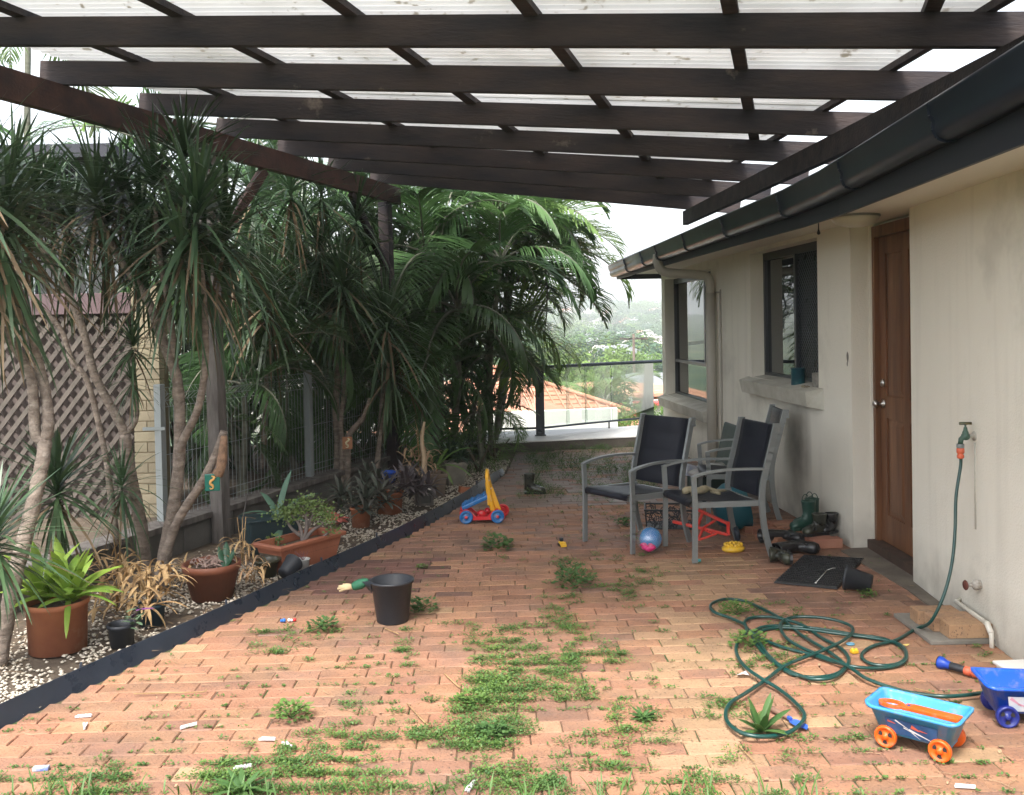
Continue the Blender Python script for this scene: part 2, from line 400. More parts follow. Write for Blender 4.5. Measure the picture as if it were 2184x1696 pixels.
BM = {'brick': BRK, 'tan': BRKT, 'dark': BRKD, 'mid': BRKM, 'wet': BRKW}
var = {}
for k_, m_ in BM.items():
    for q in range(7):
        b = MB(); b.add(*brick_verts(.225, .1105, rb)); var[(k_, q)] = b.mesh('brick', m_)
stuff = []
vis = [b for b in bricks]
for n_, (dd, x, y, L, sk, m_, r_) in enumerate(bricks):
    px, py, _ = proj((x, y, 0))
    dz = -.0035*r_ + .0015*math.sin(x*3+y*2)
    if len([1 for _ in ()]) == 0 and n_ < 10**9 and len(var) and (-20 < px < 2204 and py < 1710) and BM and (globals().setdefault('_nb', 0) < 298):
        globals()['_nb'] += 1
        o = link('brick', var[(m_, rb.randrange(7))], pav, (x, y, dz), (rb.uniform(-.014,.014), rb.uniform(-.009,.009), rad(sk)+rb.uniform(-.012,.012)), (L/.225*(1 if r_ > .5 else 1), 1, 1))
        if r_ < .5: o.rotation_euler[2] += math.pi
    else: stuff.append((x, y, dz, L, sk, m_, r_))
mb = MB(); order = list(BM); rnds = []
for x, y, dz, L, sk, m_, r_ in stuff:
    W = .1105; vs, fs = brick_verts(L, W, rb, 0, .03)
    M = Matrix.Translation((x, y, dz)) @ Matrix.Rotation(rad(sk)+rb.uniform(-.006,.006), 4, 'Z') @ Matrix.Rotation(rb.uniform(-.008,.008), 4, 'X')
    mb.mi = order.index(m_); mb.add(vs, fs, M, False); rnds += [r_]*len(fs)
me = mb.mesh('brick', [BM[k] for k in order]); a_ = me.attributes.new('rnd', 'FLOAT', 'FACE'); a_.data.foreach_set('value', rnds)
o = link('brick', me, pav); o['kind'] = 'stuff'

# pebbles in the bed
rp_ = random.Random(5); mb = MB(); rn = []
def pebble(mb, x, y, z, s):
    vs = []; q = rp_.random()*6
    for i in range(5): vs.append((s*math.cos(q+i*1.257)*rp_.uniform(.8,1.2), s*.75*math.sin(q+i*1.257)*rp_.uniform(.8,1.2), rp_.uniform(-.1,.2)*s))
    vs += [(rp_.uniform(-.2,.2)*s, rp_.uniform(-.2,.2)*s, s*.6), (0, 0, -s*.5)]
    mb.add(vs, [(i, (i+1)%5, 5) for i in range(5)] + [((i+1)%5, i, 6) for i in range(5)], Matrix.Translation((x, y, z)), True)
for i in range(15000):
    Y = 3.4 + 8.5*rp_.random()**1.25; w = rp_.random()**1.3*(.9+.5*rp_.random()); X = xedge(Y) - .02 - w
    n_ = noise.noise(Vector((X*2.2, Y*2.2, 3)))
    if n_ > .12 + .5*rp_.random() - .15*w: continue
    s = rp_.uniform(.006, .016); pebble(mb, X, Y, -.008+rp_.uniform(0,.014), s); rn += [rp_.random()]*10
me = mb.mesh('pebbles', PEB); a_ = me.attributes.new('rnd', 'FLOAT', 'FACE'); a_.data.foreach_set('value', rn)
tag(link('pebbles', me), 'loose white pebbles covering the garden bed along the black edging', 'pebbles', kind='stuff')

# steel garden edging with stakes
ed = thing('garden_edging', 'black steel strip edging between the brick paving and the pebble bed', 'edging')
pe = smooth_path([(x, y, 0) for x, y in EDGE[:-1]], 8)
mb = MB()
vs = []; fs = []
for i, p in enumerate(pe):
    t = (pe[min(i+1, len(pe)-1)] - pe[max(i-1, 0)]).normalized(); n = Vector((-t.y, t.x, 0)); w = .006*math.sin(i*.9)
    hh = .088 + (.0 if i < len(pe)-6 else -.008*(i-len(pe)+6))
    for dx, z in ((.0, -.03), (-.034+w, hh), (-.038+w, hh), (-.005, -.03)): q = p + n*(-dx)*1; vs.append((q.x, q.y, z))
for i in range(len(pe)-1):
    for k in range(4): fs.append((i*4+k, i*4+(k+1)%4, (i+1)*4+(k+1)%4, (i+1)*4+k))
mb.add(vs, fs, None, False); mb.build('strip', STEEL, ed)
for (dx, dy) in ((427, 1318), (160, 1460), (755, 1166), (965, 1048), (640, 1222)):
    p = g(dx, dy); X = xedge(p.y)
    mb = MB(); mb.box((-.014, -.006, -.02), (.014, .006, .105), None, .003); mb.build('stake', STEEL, ed, loc=(X-.055, p.y, 0), rot=(0, 0, -rad(70)))

# ================================================================== FAR KERB AND BALUSTRADE
kerb = thing('kerb_ledge', 'low rendered kerb with pale top closing the far end of the patio', 'kerb')
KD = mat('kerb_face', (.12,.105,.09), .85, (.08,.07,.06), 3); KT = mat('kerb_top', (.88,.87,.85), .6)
k0 = Vector((-3.2, 12.35)); k1 = Vector((.03, 12.72)); k2 = Vector((2.3, 13.2))
mb = MB(); ring = [(-3.2,12.3),(.03,12.7),(1.6,13.05),(2.6,13.4),(2.6,14.75),(1.6,14.3),(.03,14.0),(-3.2,13.7)]
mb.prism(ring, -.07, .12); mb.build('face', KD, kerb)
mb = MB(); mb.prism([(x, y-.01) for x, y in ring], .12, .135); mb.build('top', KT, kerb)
bal = thing('glass_balustrade', 'curved glass balustrade with black posts and rails at the terrace edge', 'balustrade')
GLB = glassmat('balustrade_glass', (.93,.97,.95), .03)
def rail_pt(dx, zt):    # plan curve by bearing
    t = (dx-1092)/FPX
    Yv = 13.35 + max(0, (dx-1150))*.0052
    return Vector((t*Yv, Yv, zt))
xs_ = [1010, 1060, 1110, 1155, 1190, 1230, 1270, 1310, 1350, 1400, 1410]
mb = MB(); mb.tube(smooth_path([rail_pt(x, 1.1) for x in xs_[3:]], 4), .026, 10); mb.build('top_rail', STEEL, bal)
mb = MB(); mb.tube(smooth_path([rail_pt(x, .24) for x in xs_], 4), .016, 8); mb.build('bottom_rail', STEEL, bal)
p = rail_pt(1149, 0); mb = MB(); mb.box((-.062, -.03, .135), (.062, .03, 1.12), None, .006); mb.box((-.08,-.05,.135), (.08,.05,.15)); mb.build('post', STEEL, bal, loc=p)
p = rail_pt(1296, 0); mb = MB(); mb.box((-.012, -.012, .135), (.012, .012, .24)); mb.build('rail_foot', STEEL, bal, loc=p)
for a, b in ((1158, 1212), (1206, 1250), (1246, 1300), (1303, 1392)):
    A = rail_pt(a, .24); B = rail_pt(b, .24); off = .012 if a == 1206 else 0
    mb = MB(); mb.bar((A.x, A.y+off, .665), (B.x, B.y+off, .665), .01, .84); mb.build('glass_pane', GLB, bal)

# ================================================================== HOUSE
house = thing('house', 'cream rendered house with dark navy gutter, two windows and timber door', 'house')
def wallbox(mb, A, U, s0, s1, z0, z1, d0, d1):
    """box along wall line; d = depth into the house (+)"""
    n = Vector((-U[1], U[0])) if False else None
    inn = Vector((1, 0)) - Vector(U)*Vector(U).x; inn.normalize()
    P = lambda s, d, z: (A[0]+U[0]*s+inn.x*d, A[1]+U[1]*s+inn.y*d, z)
    vs = [P(s0,d0,z0),P(s1,d0,z0),P(s1,d1,z0),P(s0,d1,z0),P(s0,d0,z1),P(s1,d0,z1),P(s1,d1,z1),P(s0,d1,z1)]
    return mb.add(vs, [(0,3,2,1),(4,5,6,7),(0,1,5,4),(1,2,6,5),(2,3,7,6),(3,0,4,7)], None, False)
def sof(px, py, A=FA, U=FU):
    p = onplane(px, py, A, U); return (Vector((p.x, p.y)) - Vector(A)).dot(Vector(U)), p.z
SOFZ = 2.40; WT = .25
sW2a, zw2 = sof(1746, 815); sW2b, _z = sof(1603, 797)
sW1a, _z = sof(1520, 880); sW1b, zw1b = sof(1421, 858)
W2z0, W2z1 = 1.145, 2.36
W1z0, W1z1 = .69, 2.30
sEnd = sof(1416, 900)[0]
mb = MB()
def wb(s0, s1, z0, z1, d0=0, d1=WT): wallbox(mb, FA, FU, s0, s1, z0, z1, d0, d1)
wb(0, sW2a, -.05, SOFZ); wb(sW2a, sW2b, -.05, W2z0); wb(sW2a, sW2b, W2z1, SOFZ)
wb(sW2b, sW1a, -.05, SOFZ); wb(sW1a, sW1b, -.05, W1z0); wb(sW1a, sW1b, W1z1, SOFZ); wb(sW1b, sEnd, -.05, SOFZ)
c_ = FA + FU*sEnd
mb.lathe([(.125, -.05), (.125, SOFZ)], 24, Matrix.Translation((c_.x+.12, c_.y, 0)))
# near wall and door recess
wallbox(mb, NA, NU, 0, 7.2, -.05, SOFZ, 0, .3)
mb.box((2.64, 6.97, -.05), (2.9, 7.2, SOFZ)); 
mb.box((2.72, 6.0, 2.34), (2.9, 7.0, SOFZ))
mb.box((2.86, 5.9, -.05), (2.95, 7.1, 2.4))
mb.build('wall', REND, house)
# back bulk of the house
mb = MB(); mb.box((2.9, 7.25, 0), (7.5, 13.5, 2.38)); mb.build('back_wall', REND, house)

def window(A, U, s0, s1, z0, z1, dep, split, mid, name_idx):
    w = MB(); f = .045
    def fr(a, b, c, d, e0=0.0, e1=.06): wallbox(w, A, U, a, b, c, d, dep+e0, dep+e1)
    fr(s0, s0+f, z0, z1); fr(s1-f, s1, z0, z1); fr(s0+f, s1-f, z0, z0+f); fr(s0+f, s1-f, z1-f*1.6, z1)
    if mid: fr(s0+f, s1-f, mid-.02, mid+.02, -.008, .05)
    fr(split-.022, split+.022, (mid+.02) if mid else z0+f, z1-f*1.6, -.012, .05)
    wo = w.build('window', ALU, house)
    return wo
WG = mat('window_glass', (.010,.014,.017), .02, spec=.8, coat=.15)
def pane(par, A, U, s0, s1, z0, z1, d, name='pane', m_=None):
    w = MB(); wallbox(w, A, U, s0, s1, z0, z1, d, d+.006); w.build(name, m_ or WG, par)
dep = .13
s0, s1 = sW2a-.05, sW2b
sp = (s0+.05 + (s1-s0)*.47)
w2 = window(FA, FU, s0, s1, W2z0, W2z1, dep, sp, None, 2)
pane(w2, FA, FU, sp, s1-.04, W2z0+.04, W2z1-.06, dep+.03)
def screen(par, A, U, s0, s1, z0, z1, d):
    m_ = MB(); st = .028
    inn = Vector((1,0)) - Vector(U)*U.x; inn.normalize()
    P = lambda s, z: (A[0]+U[0]*s+inn.x*d, A[1]+U[1]*s+inn.y*d, z)
    W_, H_ = s1-s0, z1-z0; n = int((W_+H_)/.05)
    for k in range(n):
        c = k*.05
        a = (s0+max(0, c-H_), z0+min(c, H_)); b = (s0+min(c, W_), z0+max(0, c-W_)); 
        if abs(a[0]-b[0]) > .01: m_.bar(P(*a), P(*b), .003, .006)
        a = (s1-max(0, c-H_), z0+min(c, H_)); b = (s1-min(c, W_), z0+max(0, c-W_))
        if abs(a[0]-b[0]) > .01: m_.bar(P(*a), P(*b), .003, .006)
    m_.build('security_screen', STEEL, par)
FLY = mat('fly_mesh', (.012,.014,.018), .8)
pane(w2, FA, FU, s0+.045, sp-.022, W2z0+.045, W2z1-.07, dep+.02, 'fly_screen', FLY)
screen(w2, FA, FU, s0+.045, sp-.022, W2z0+.045, W2z1-.07, dep+.012)
s0, s1 = sW1a-.1, sW1b; sp = sof(1482, 700)[0]; mid = 1.17
w1 = window(FA, FU, s0, s1, W1z0, W1z1, dep, sp, mid, 1)
pane(w1, FA, FU, sp+.02, s1-.04, mid+.02, W1z1-.06, dep+.03)
pane(w1, FA, FU, s0+.04, s1-.04, W1z0+.04, mid-.02, dep+.03)
pane(w1, FA, FU, s0+.045, sp-.022, mid+.02, W1z1-.07, dep+.02, 'fly_screen', FLY)
screen(w1, FA, FU, s0+.045, sp-.022, mid+.02, W1z1-.07, dep+.012)
def sill(s0, s1, zt, par):
    w = MB(); inn = Vector((1,0)) - FU*FU.x; inn.normalize()
    P = lambda s, d, z: (FA.x+FU.x*s+inn.x*d, FA.y+FU.y*s+inn.y*d, z)
    e = .1; o_ = -.12
    top = [P(s0-e, -.002, zt), P(s0-.02, o_, zt-.03), P(s1+.02, o_, zt-.03), P(s1+e, -.002, zt), P(s1-.001, .13, zt+.015), P(s0+.001, .13, zt+.015)]
    bot = [P(s0-e, -.002, zt-.17), P(s0+.0, o_+.02, zt-.15), P(s1-.0, o_+.02, zt-.15), P(s1+e, -.002, zt-.17), P(s1-.001, .13, zt-.17), P(s0+.001, .13, zt-.17)]
    w.add(top+bot, [(5,4,3,2,1,0),(6,7,8,9,10,11)] + [(i,(i+1)%6,6+(i+1)%6,6+i) for i in range(6)], None, False)
    w.build('sill', REND2, par)
sill(sW2a, sW2b, W2z0+.005, w2); sill(sW1a+.02, sW1b, W1z0+.005, w1)

# door
dr = MB(); dr.box((2.655, 6.92, .07), (2.735, 6.965, 2.37)); dr.box((2.655, 5.98, 2.29), (2.735, 6.92, 2.37)); dr.build('door_frame', DOORW, house)
mb = MB(); mb.box((2.60, 5.98, -.01), (2.735, 6.965, .07)); mb.build('threshold', mat('dark_threshold', (.07,.04,.025), .7, (.04,.025,.02), 8), house)
d = MB(); X0 = 2.69; Y0, Y1 = 6.0, 6.918; Z0, Z1 = .075, 2.285; st = .11
d.box((X0+.012, Y0, Z0), (X0+.04, Y1, Z1))
d.box((X0, Y0, Z0), (X0+.012, Y0+st, Z1)); d.box((X0, Y1-st, Z0), (X0+.012, Y1, Z1))
ym = (Y0+Y1)/2
d.box((X0, ym-.05, Z0+.2), (X0+.012, ym+.05, Z1-.12))
for za, zb in ((Z0, Z0+.2), (.98, 1.14), (Z1-.12, Z1)): d.box((X0+.001, Y0+st, za), (X0+.0115, Y1-st, zb))
door = d.build('door', DOORW, house)
for ya, yb in ((Y0+st, ym-.05), (ym+.05, Y1-st)):
    for za, zb in ((Z0+.2, .98), (1.14, Z1-.12)):
        p = MB(); x = X0+.012
        i_ = .05
        o4 = [(x, ya+.012, za+.012), (x, yb-.012, za+.012), (x, yb-.012, zb-.012), (x, ya+.012, zb-.012)]
        n4 = [(x-.009, ya+i_, za+i_), (x-.009, yb-i_, za+i_), (x-.009, yb-i_, zb-i_), (x-.009, ya+i_, zb-i_)]
        p.add(o4+n4, [(0,1,5,4),(1,2,6,5),(2,3,7,6),(3,0,4,7),(4,5,6,7)], None, False); p.build('panel', DOORW, door)
def knob(z, y, kind):
    m_ = MB(); M = Matrix.Translation((X0, y, z)) @ Matrix.Rotation(-math.pi/2, 4, 'Y')
    if kind: m_.lathe([(0,0),(.032,0),(.032,.006),(.014,.01),(.012,.04),(.024,.048),(.029,.062),(.024,.075),(0,.08)], 20, M)
    else: m_.lathe([(0,0),(.03,0),(.028,.014),(.012,.018),(.010,.022),(0,.022)], 20, M)
    m_.build('knob' if kind else 'lock', METAL, door)
knob(1.08, Y1-.06, True); knob(1.23, Y1-.06, False)

# eaves: soffit, fascia, gutter, roof
FP = [(1.72, .2), (1.90, 3.5), (2.01, 5.75), (2.0, 6.5), (1.88, 8.0), (1.66, 11.3), (1.53, 13.6)]
FPs = [Vector((x, y, 0)) for x, y in FP]
mb = MB(); vs = []; fs = []
for x, y in FP: vs += [(x+.02, y, SOFZ), (x+6, y, SOFZ)]
for i in range(len(FP)-1): fs.append((2*i, 2*i+1, 2*i+3, 2*i+2))
mb.add(vs, fs); mb.build('soffit', SOFF, house)
mb = MB()
for a, b in zip(FP, FP[1:]): mb.bar((a[0], a[1], 2.455), (b[0], b[1], 2.455), .022, .25)
mb.bar((1.53, 13.6, 2.455), (7.5, 14.0, 2.455), .022, .25)
mb.build('fascia', FASC, house)
ogee = [(-.012, 2.43), (-.06, 2.425), (-.095, 2.44), (-.112, 2.475), (-.108, 2.51), (-.125, 2.535), (-.13, 2.575), (-.138, 2.585), (-.13, 2.597), (-.118, 2.585), (-.112, 2.54), (-.085, 2.45), (-.03, 2.44), (-.012, 2.45)]
def gz(y): return .075 - .012*min(y, 13) if y < 8 else -.021-.008*(y-8)
mb = MB(); vs = []; fs = []; n = len(ogee)
for (x, y) in FP:
    for (dx, z) in ogee: vs.append((x+dx, y, z + gz(y)))
for i in range(len(FP)-1):
    for k in range(n): fs.append((i*n+k, i*n+(k+1)%n, (i+1)*n+(k+1)%n, (i+1)*n+k))
fs.append(tuple((len(FP)-1)*n+k for k in range(n)))
mb.add(vs, fs, None, True); gut = mb.build('gutter', GUT, house)
for y in (4.05, 5.35, 6.6, 7.9, 9.2, 10.4, 11.2, 12.3):
    for (x0, y0), (x1, y1) in zip(FP, FP[1:]):
        if y0 <= y <= y1: x = x0+(x1-x0)*(y-y0)/(y1-y0)
    b = MB(); pr = ogee[:8]
    for (dx, z), (dx2, z2) in zip(pr, pr[1:]): b.bar((x+dx-.003, y, z+gz(y)), (x+dx2-.003, y, z2+gz(y)), .022, .007, (0, 1, 0))
    b.build('bracket', GUT, gut)
mb = MB(); vs = []; fs = []; k = 0
ROOF = mat('roof_steel', (.03,.036,.045), .45)
Ys = [i*.019 for i in range(int(13.4/.019))]
for y in Ys:
    for (x0, y0), (x1, y1) in zip(FP, FP[1:]):
        if y0 <= y+.2 <= y1: x = x0+(x1-x0)*(y+.2-y0)/(y1-y0)
    z = .009*math.sin(2*math.pi*y/.076)
    vs += [(x-.04, y+.2, 2.60+z+gz(y+.2)*.4), (x+3.5, y+.2, 3.5+z)]
for i in range(len(Ys)-1): fs.append((2*i, 2*i+1, 2*i+3, 2*i+2))
mb.add(vs, fs, None, True); mb.build('roof', ROOF, house)

# downpipe
PIPE = mat('painted_pipe', (.42,.40,.35), .55, (.37,.35,.30), 3)
pg_ = Vector((1.64, 10.55)); 
mb = MB(); wx = xwall(10.55)-.075
pth = smooth_path([(1.64,10.55,2.46),(1.645,10.55,2.35),(1.70,10.55,2.27),(1.82,10.55,2.245),(wx-.14,10.55,2.225),(wx-.03,10.55,2.195),(wx,10.55,2.10),(wx,10.55,2.0)], 5)
mb.tube(pth, .052, 14); mb.tube([(wx,10.55,2.02),(wx,10.55,1.0),(wx,10.55,0)], .056, 14); mb.build('downpipe', PIPE, house)
mb = MB(); yq = 10.38; mb.tube([(xwall(yq)-.012, yq, 2.05), (xwall(yq)-.012, yq, 0)], .012, 8); mb.tube([(wx+.05,10.55,2.02),(xwall(yq)-.012, yq, 2.02)], .01, 8); mb.build('conduit', PIPE, house)

# soffit lamp
mb = MB(); mb.lathe([(.15, 0), (.155, -.02), (.15, -.03), (.13, -.055), (.07, -.075), (0, -.08)], 32)
lt = thing('ceiling_lamp', 'round cream dome lamp under the eave above the timber door', 'lamp', (2.34, 6.42, SOFZ-.001)); mb.build('shade', mat('opal_lamp', (.52,.50,.42), .35), lt)
mb = MB(); mb.lathe([(.16, 0), (.162, -.012), (.152, -.016)], 32); mb.build('rim', mat('lamp_rim', (.16,.16,.15), .4), lt)

# concrete strip along wall + door apron
mb = MB(); mb.prism([(2.38, 6.9), (2.50, 6.97), (2.66, 6.98), (2.66, 6.0), (2.55, 6.05), (2.47, 5.0), (2.41, 5.02), (2.44, 5.9)], -.02, .006); tag(mb.build('door_apron', mat('dirty_concrete', (.17,.145,.115), .9, (.10,.085,.068), 5, .5, 40)), kind='structure')

# ================================================================== PERGOLA
perg = thing('pergola', 'dark stained timber pergola roofed with white corrugated sheets', 'pergola')
def beamx(Y): return -4.96 + .336*Y
BZ = 3.12
def Lp(i): Yv = 6.16+.88*(i-2); return Vector((beamx(Yv), Yv, 3.31))
def Rp(i): Yv = 4.16+.957*(i-1); return Vector((2.15-.054*(Yv-5.1), Yv, 2.87))
a = Vector((beamx(3.4), 3.4, BZ+.095)); b = Vector((beamx(10.95), 10.95, BZ+.095))
mb = MB(); mb.bar(a, b, .07, .19, bev=.004); mb.build('side_beam', TIMR, perg)
for i in range(0, 8):
    A, B = Lp(i), Rp(i); dv = (B-A).normalized(); A = A - dv*.14; B = B + dv*.5
    mb = MB(); mb.box((0, -.024, 0), ((B-A).length, .024, .152), None, .003)
    o = mb.build('rafter', TIM, perg); o.location = A
    o.rotation_mode = 'QUATERNION'; q = dv.to_track_quat('X', 'Z'); o.rotation_quaternion = q
A = Rp(-.2); B = Rp(7.12); mb = MB(); mb.bar(A-Vector((.03,0,.075)), B-Vector((.03,0,.075)), .055, .146, bev=.003); mb.build('ledger', TIM, perg)
# battens
A1, B1 = Lp(1), Rp(1); u1 = Vector((B1.x-A1.x, B1.y-A1.y)); 
bdir = Vector((math.sin(rad(16.5)), math.cos(rad(16.5))))
def surf(i, t): return Lp(i).lerp(Rp(i), t)
bats = []
for dx in (50, 385, 755, 1137, 1560, 1987, 2420, -320):
    p = onplane(dx, 104, (A1.x, A1.y), u1.normalized()); bats.append(Vector((p.x, p.y)))
tsheet = .992
for p0 in bats:
    pts_ = []
    for i in (0, 1, 2, 3, 4, 5, 6, 7):
        A, B = Lp(i), Rp(i); ux, uy = B.x-A.x, B.y-A.y
        det = bdir.x*(-uy) + bdir.y*ux   # solve p0 + k*bdir = A + t*u
        k = ((A.x-p0.x)*(-uy) + (A.y-p0.y)*ux)/det
        q = p0 + bdir*k; t = (q.x-A.x)/ux
        if -.03 < t < 1.0: 
            s_ = A.lerp(B, t); pts_.append(Vector((s_.x, s_.y, s_.z+.152+.018)))
    if len(pts_) > 1:
        if pts_: 
            e0 = pts_[0] - (pts_[1]-pts_[0]).normalized()*.25; e1 = pts_[-1] + (pts_[-1]-pts_[-2]).normalized()*.12
            if 1: pts_ = [e0]+pts_+[e1]
        mb = MB()
        mb.bar(pts_[0], pts_[-1], .07, .036)
        mb.build('batten', TIM, perg)
pts_ = [surf(i, .985)+Vector((0, 0, .17)) for i in (-.3, 7.1)]; mb = MB(); mb.bar(pts_[0], pts_[1], .045, .036); mb.build('batten', TIM, perg)
SHM = bpy.data.materials.new('translucent_sheet'); SHM.use_nodes = True; N_ = SHM.node_tree.nodes; L_ = SHM.node_tree.links
t_ = N_.new('ShaderNodeBsdfTranslucent'); t_.inputs[0].default_value = (.8,.8,.8,1)
N_['Principled BSDF'].inputs['Base Color'].default_value = (.72,.71,.68,1); N_['Principled BSDF'].inputs['Roughness'].default_value = .5
tcn = N_.new('ShaderNodeTexCoord'); nn_ = N_.new('ShaderNodeTexNoise'); nn_.inputs['Scale'].default_value = 1.3; nn_.inputs['Detail'].default_value = 8
L_.new(tcn.outputs['Object'], nn_.inputs['Vector']); rr_ = N_.new('ShaderNodeValToRGB'); rr_.color_ramp.elements[0].position = .35; rr_.color_ramp.elements[0].color = (.36,.355,.34,1); rr_.color_ramp.elements[1].position = .6; rr_.color_ramp.elements[1].color = (.60,.60,.59,1)
L_.new(nn_.outputs[0], rr_.inputs[0])
n3 = N_.new('ShaderNodeTexNoise'); n3.inputs['Scale'].default_value = 16; n3.inputs['Detail'].default_value = 4; L_.new(tcn.outputs['Object'], n3.inputs['Vector'])
r3 = N_.new('ShaderNodeMapRange'); r3.inputs[1].default_value = .63; r3.inputs[2].default_value = .69; L_.new(n3.outputs[0], r3.inputs[0])
x3 = N_.new('ShaderNodeMix'); x3.data_type = 'RGBA'; x3.inputs[7].default_value = (.16,.14,.11,1); L_.new(rr_.outputs[0], x3.inputs[6]); L_.new(r3.outputs[0], x3.inputs[0]); L_.new(x3.outputs[2], t_.inputs[0])
ms_ = N_.new('ShaderNodeMixShader'); ms_.inputs[0].default_value = .42
L_.new(N_['Principled BSDF'].outputs[0], ms_.inputs[1]); L_.new(t_.outputs[0], ms_.inputs[2]); L_.new(ms_.outputs[0], N_['Material Output'].inputs['Surface'])
sw = .80
nsh = 0; s = -.45
while s < 7.35:
    e = min(s+sw/.93+.05, 7.4); vs = []; fs = []; K = int((e-s)*.93/.0095); T = [-.015, .2, .4, .6, .8, tsheet]
    for j in range(K+1):
        ii = s+(e-s)*j/K
        for t in T:
            q = surf(ii, t); vs.append((q.x, q.y, q.z+.152+.036+.012+.012*math.sin(2*math.pi*ii*.93/.076)+(.002 if nsh % 2 else 0)))
    for j in range(K):
        for k in range(len(T)-1): a_i = j*len(T)+k; fs.append((a_i, a_i+1, a_i+len(T)+1, a_i+len(T)))
    mb = MB(); mb.add(vs, fs, None, True); mb.build('roof_sheet', SHM, perg); s += sw/.93; nsh += 1
# posts and braces
P1 = Vector((beamx(7.64)+.01, 7.64, 0)); P2 = Vector((beamx(10.72)+.0, 10.72, 0))
mb = MB(); mb.box((-.055, -.055, -.05), (.055, .055, BZ), None, .004); mb.build('post', TIMG, perg, loc=P1, rot=(0, rad(-1.0), rad(-18)))
mb = MB(); mb.box((-.06, -.06, -.05), (.06, .06, BZ), None, .004); mb.build('post', TIM, perg, loc=P2, rot=(0, rad(-1.0), rad(-18)))
for P_, s_ in ((P1, .72), (P1, -.8), (P2, -.85)):
    q = Vector((beamx(P_.y+s_), P_.y+s_, BZ-.01)); b0 = Vector((P_.x-.03, P_.y+.05*(1 if s_ > 0 else -1), 2.35))
    mb = MB(); mb.bar(b0, q, .045, .09); mb.build('brace', TIMR if P_ is P1 else TIM, perg)

# ================================================================== RETAINING WALL + FENCE + NEIGHBOUR
def rwx(Y): return -5.05 + .339*Y
rw = thing('retaining_wall', 'low grey block retaining wall with weathered sleeper cap behind the pots', 'wall')
for i in range(14):
    ya, yb = 3.0+i*.62, 3.0+(i+1)*.62-.008
    if yb < 12.3:
        mb = MB(); mb.bar((rwx(ya)-.09, ya, .08), (rwx(yb)-.09, yb, .08), .16, .24); mb.build('block', mat('retaining_block', (.15,.14,.125), .9, (.09,.085,.075), 3, .4, 30, objrand=.15), rw)
for ya, yb in ((3.0, 5.4), (5.41, 7.8), (7.81, 10.2), (10.21, 12.4)):
    mb = MB(); mb.bar((rwx(ya)-.08, ya, .225), (rwx(yb)-.08, yb, .225), .22, .05, bev=.006); mb.build('cap', TIMG, rw)
mb = MB(); mb.prism([(rwx(2)-.17, 2), (rwx(12.5)-.17, 12.5), (-12, 12.5), (-12, 2)], -.05, .18); tag(mb.build('side_garden', SOIL), kind='structure')
fen = thing('wire_fence', 'grey welded wire fence with rolled top and square posts along the boundary', 'fence')
FM = mat('grey_fence_wire', (.30,.33,.33), .45, metal=.3)
def fx(Y): return rwx(Y) - .12
def wire(ya, yb):
    m_ = MB(); n = int((yb-ya)/.05)
    for i in range(n+1):
        y = ya+(yb-ya)*i/n; x = fx(y)
        m_.tube([(x, y, .24), (x, y, 1.12), (x-.03, y, 1.17), (x+.03, y, 1.22), (x, y, 1.27)], .0022, 3, False)
    for z in (.30, .36, .75, 1.12, 1.22, 1.27, 1.17): m_.tube([(fx(ya)+(.0 if z < 1.2 else .0), ya, z), (fx(yb), yb, z)], .0026, 4, False)
    m_.build('mesh_panel', FM, fen)
fps = [7.25, 9.3, 11.6]
wire(7.3, 9.27); wire(9.33, 11.57)
for y in fps: mb = MB(); mb.box((-.03, -.03, .2), (.03, .03, 1.3), None, .004); mb.build('fence_post', FM, fen, loc=(fx(y), y, 0), rot=(0,0,-.3))
mb = MB(); mb.box((-.12,-.01,.95), (.05,.01,.975)); mb.build('bracket', FM, fen, loc=(fx(7.25), 7.22, 0))

nb = thing('neighbour_garage', 'neighbour carport side with lattice screen, mauve beam and yellow brick pier', 'carport')
YN = 7.75
YB = mat('yellow_brick', (.30,.26,.175), .85, (.235,.20,.135), 6, .3, 60, objrand=.12); MORT = mat('mortar', (.20,.16,.10), .9)
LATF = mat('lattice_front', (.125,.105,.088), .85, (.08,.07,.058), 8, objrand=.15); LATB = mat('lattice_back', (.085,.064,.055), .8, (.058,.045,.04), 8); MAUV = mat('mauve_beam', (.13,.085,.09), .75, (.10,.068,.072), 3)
px0 = at(283, 800, YN).x; px1 = at(340, 800, YN).x; pw = px1-px0
mb = MB(); mb.box((px0+.006, YN+.006, .1), (px1-.006, YN+.225, 2.04)); mb.build('mortar_core', MORT, nb)
bmsh = {}
for i in range(23):
    z0 = .12+i*.0855
    for (a_, b_) in ([(px0, px1)] if i % 2 == 0 else [(px0, px0+pw*.47), (px0+pw*.47+.008, px1)]):
        k_ = round(b_-a_, 3)
        if k_ not in bmsh:
            m2 = MB(); m2.box((0, 0, 0), (b_-a_, .11, .077), None, .003); bmsh[k_] = m2.mesh('brick', YB)
        link('brick', bmsh[k_], nb, (a_, YN, z0))
bx0 = at(-60, 640, YN).x-1.2
mb = MB(); mb.box((bx0, YN+.0, 1.86), (px0-.004, YN+.09, 2.03), None, .004); mb.build('beam', MAUV, nb)
mb = MB(); mb.box((bx0, YN+.12, .1), (px0, YN+.15, 1.86)); mb.build('backing_board', LATB, nb)
lx0, lx1, lz0, lz1 = bx0+.6, px0-.02, .12, 1.84
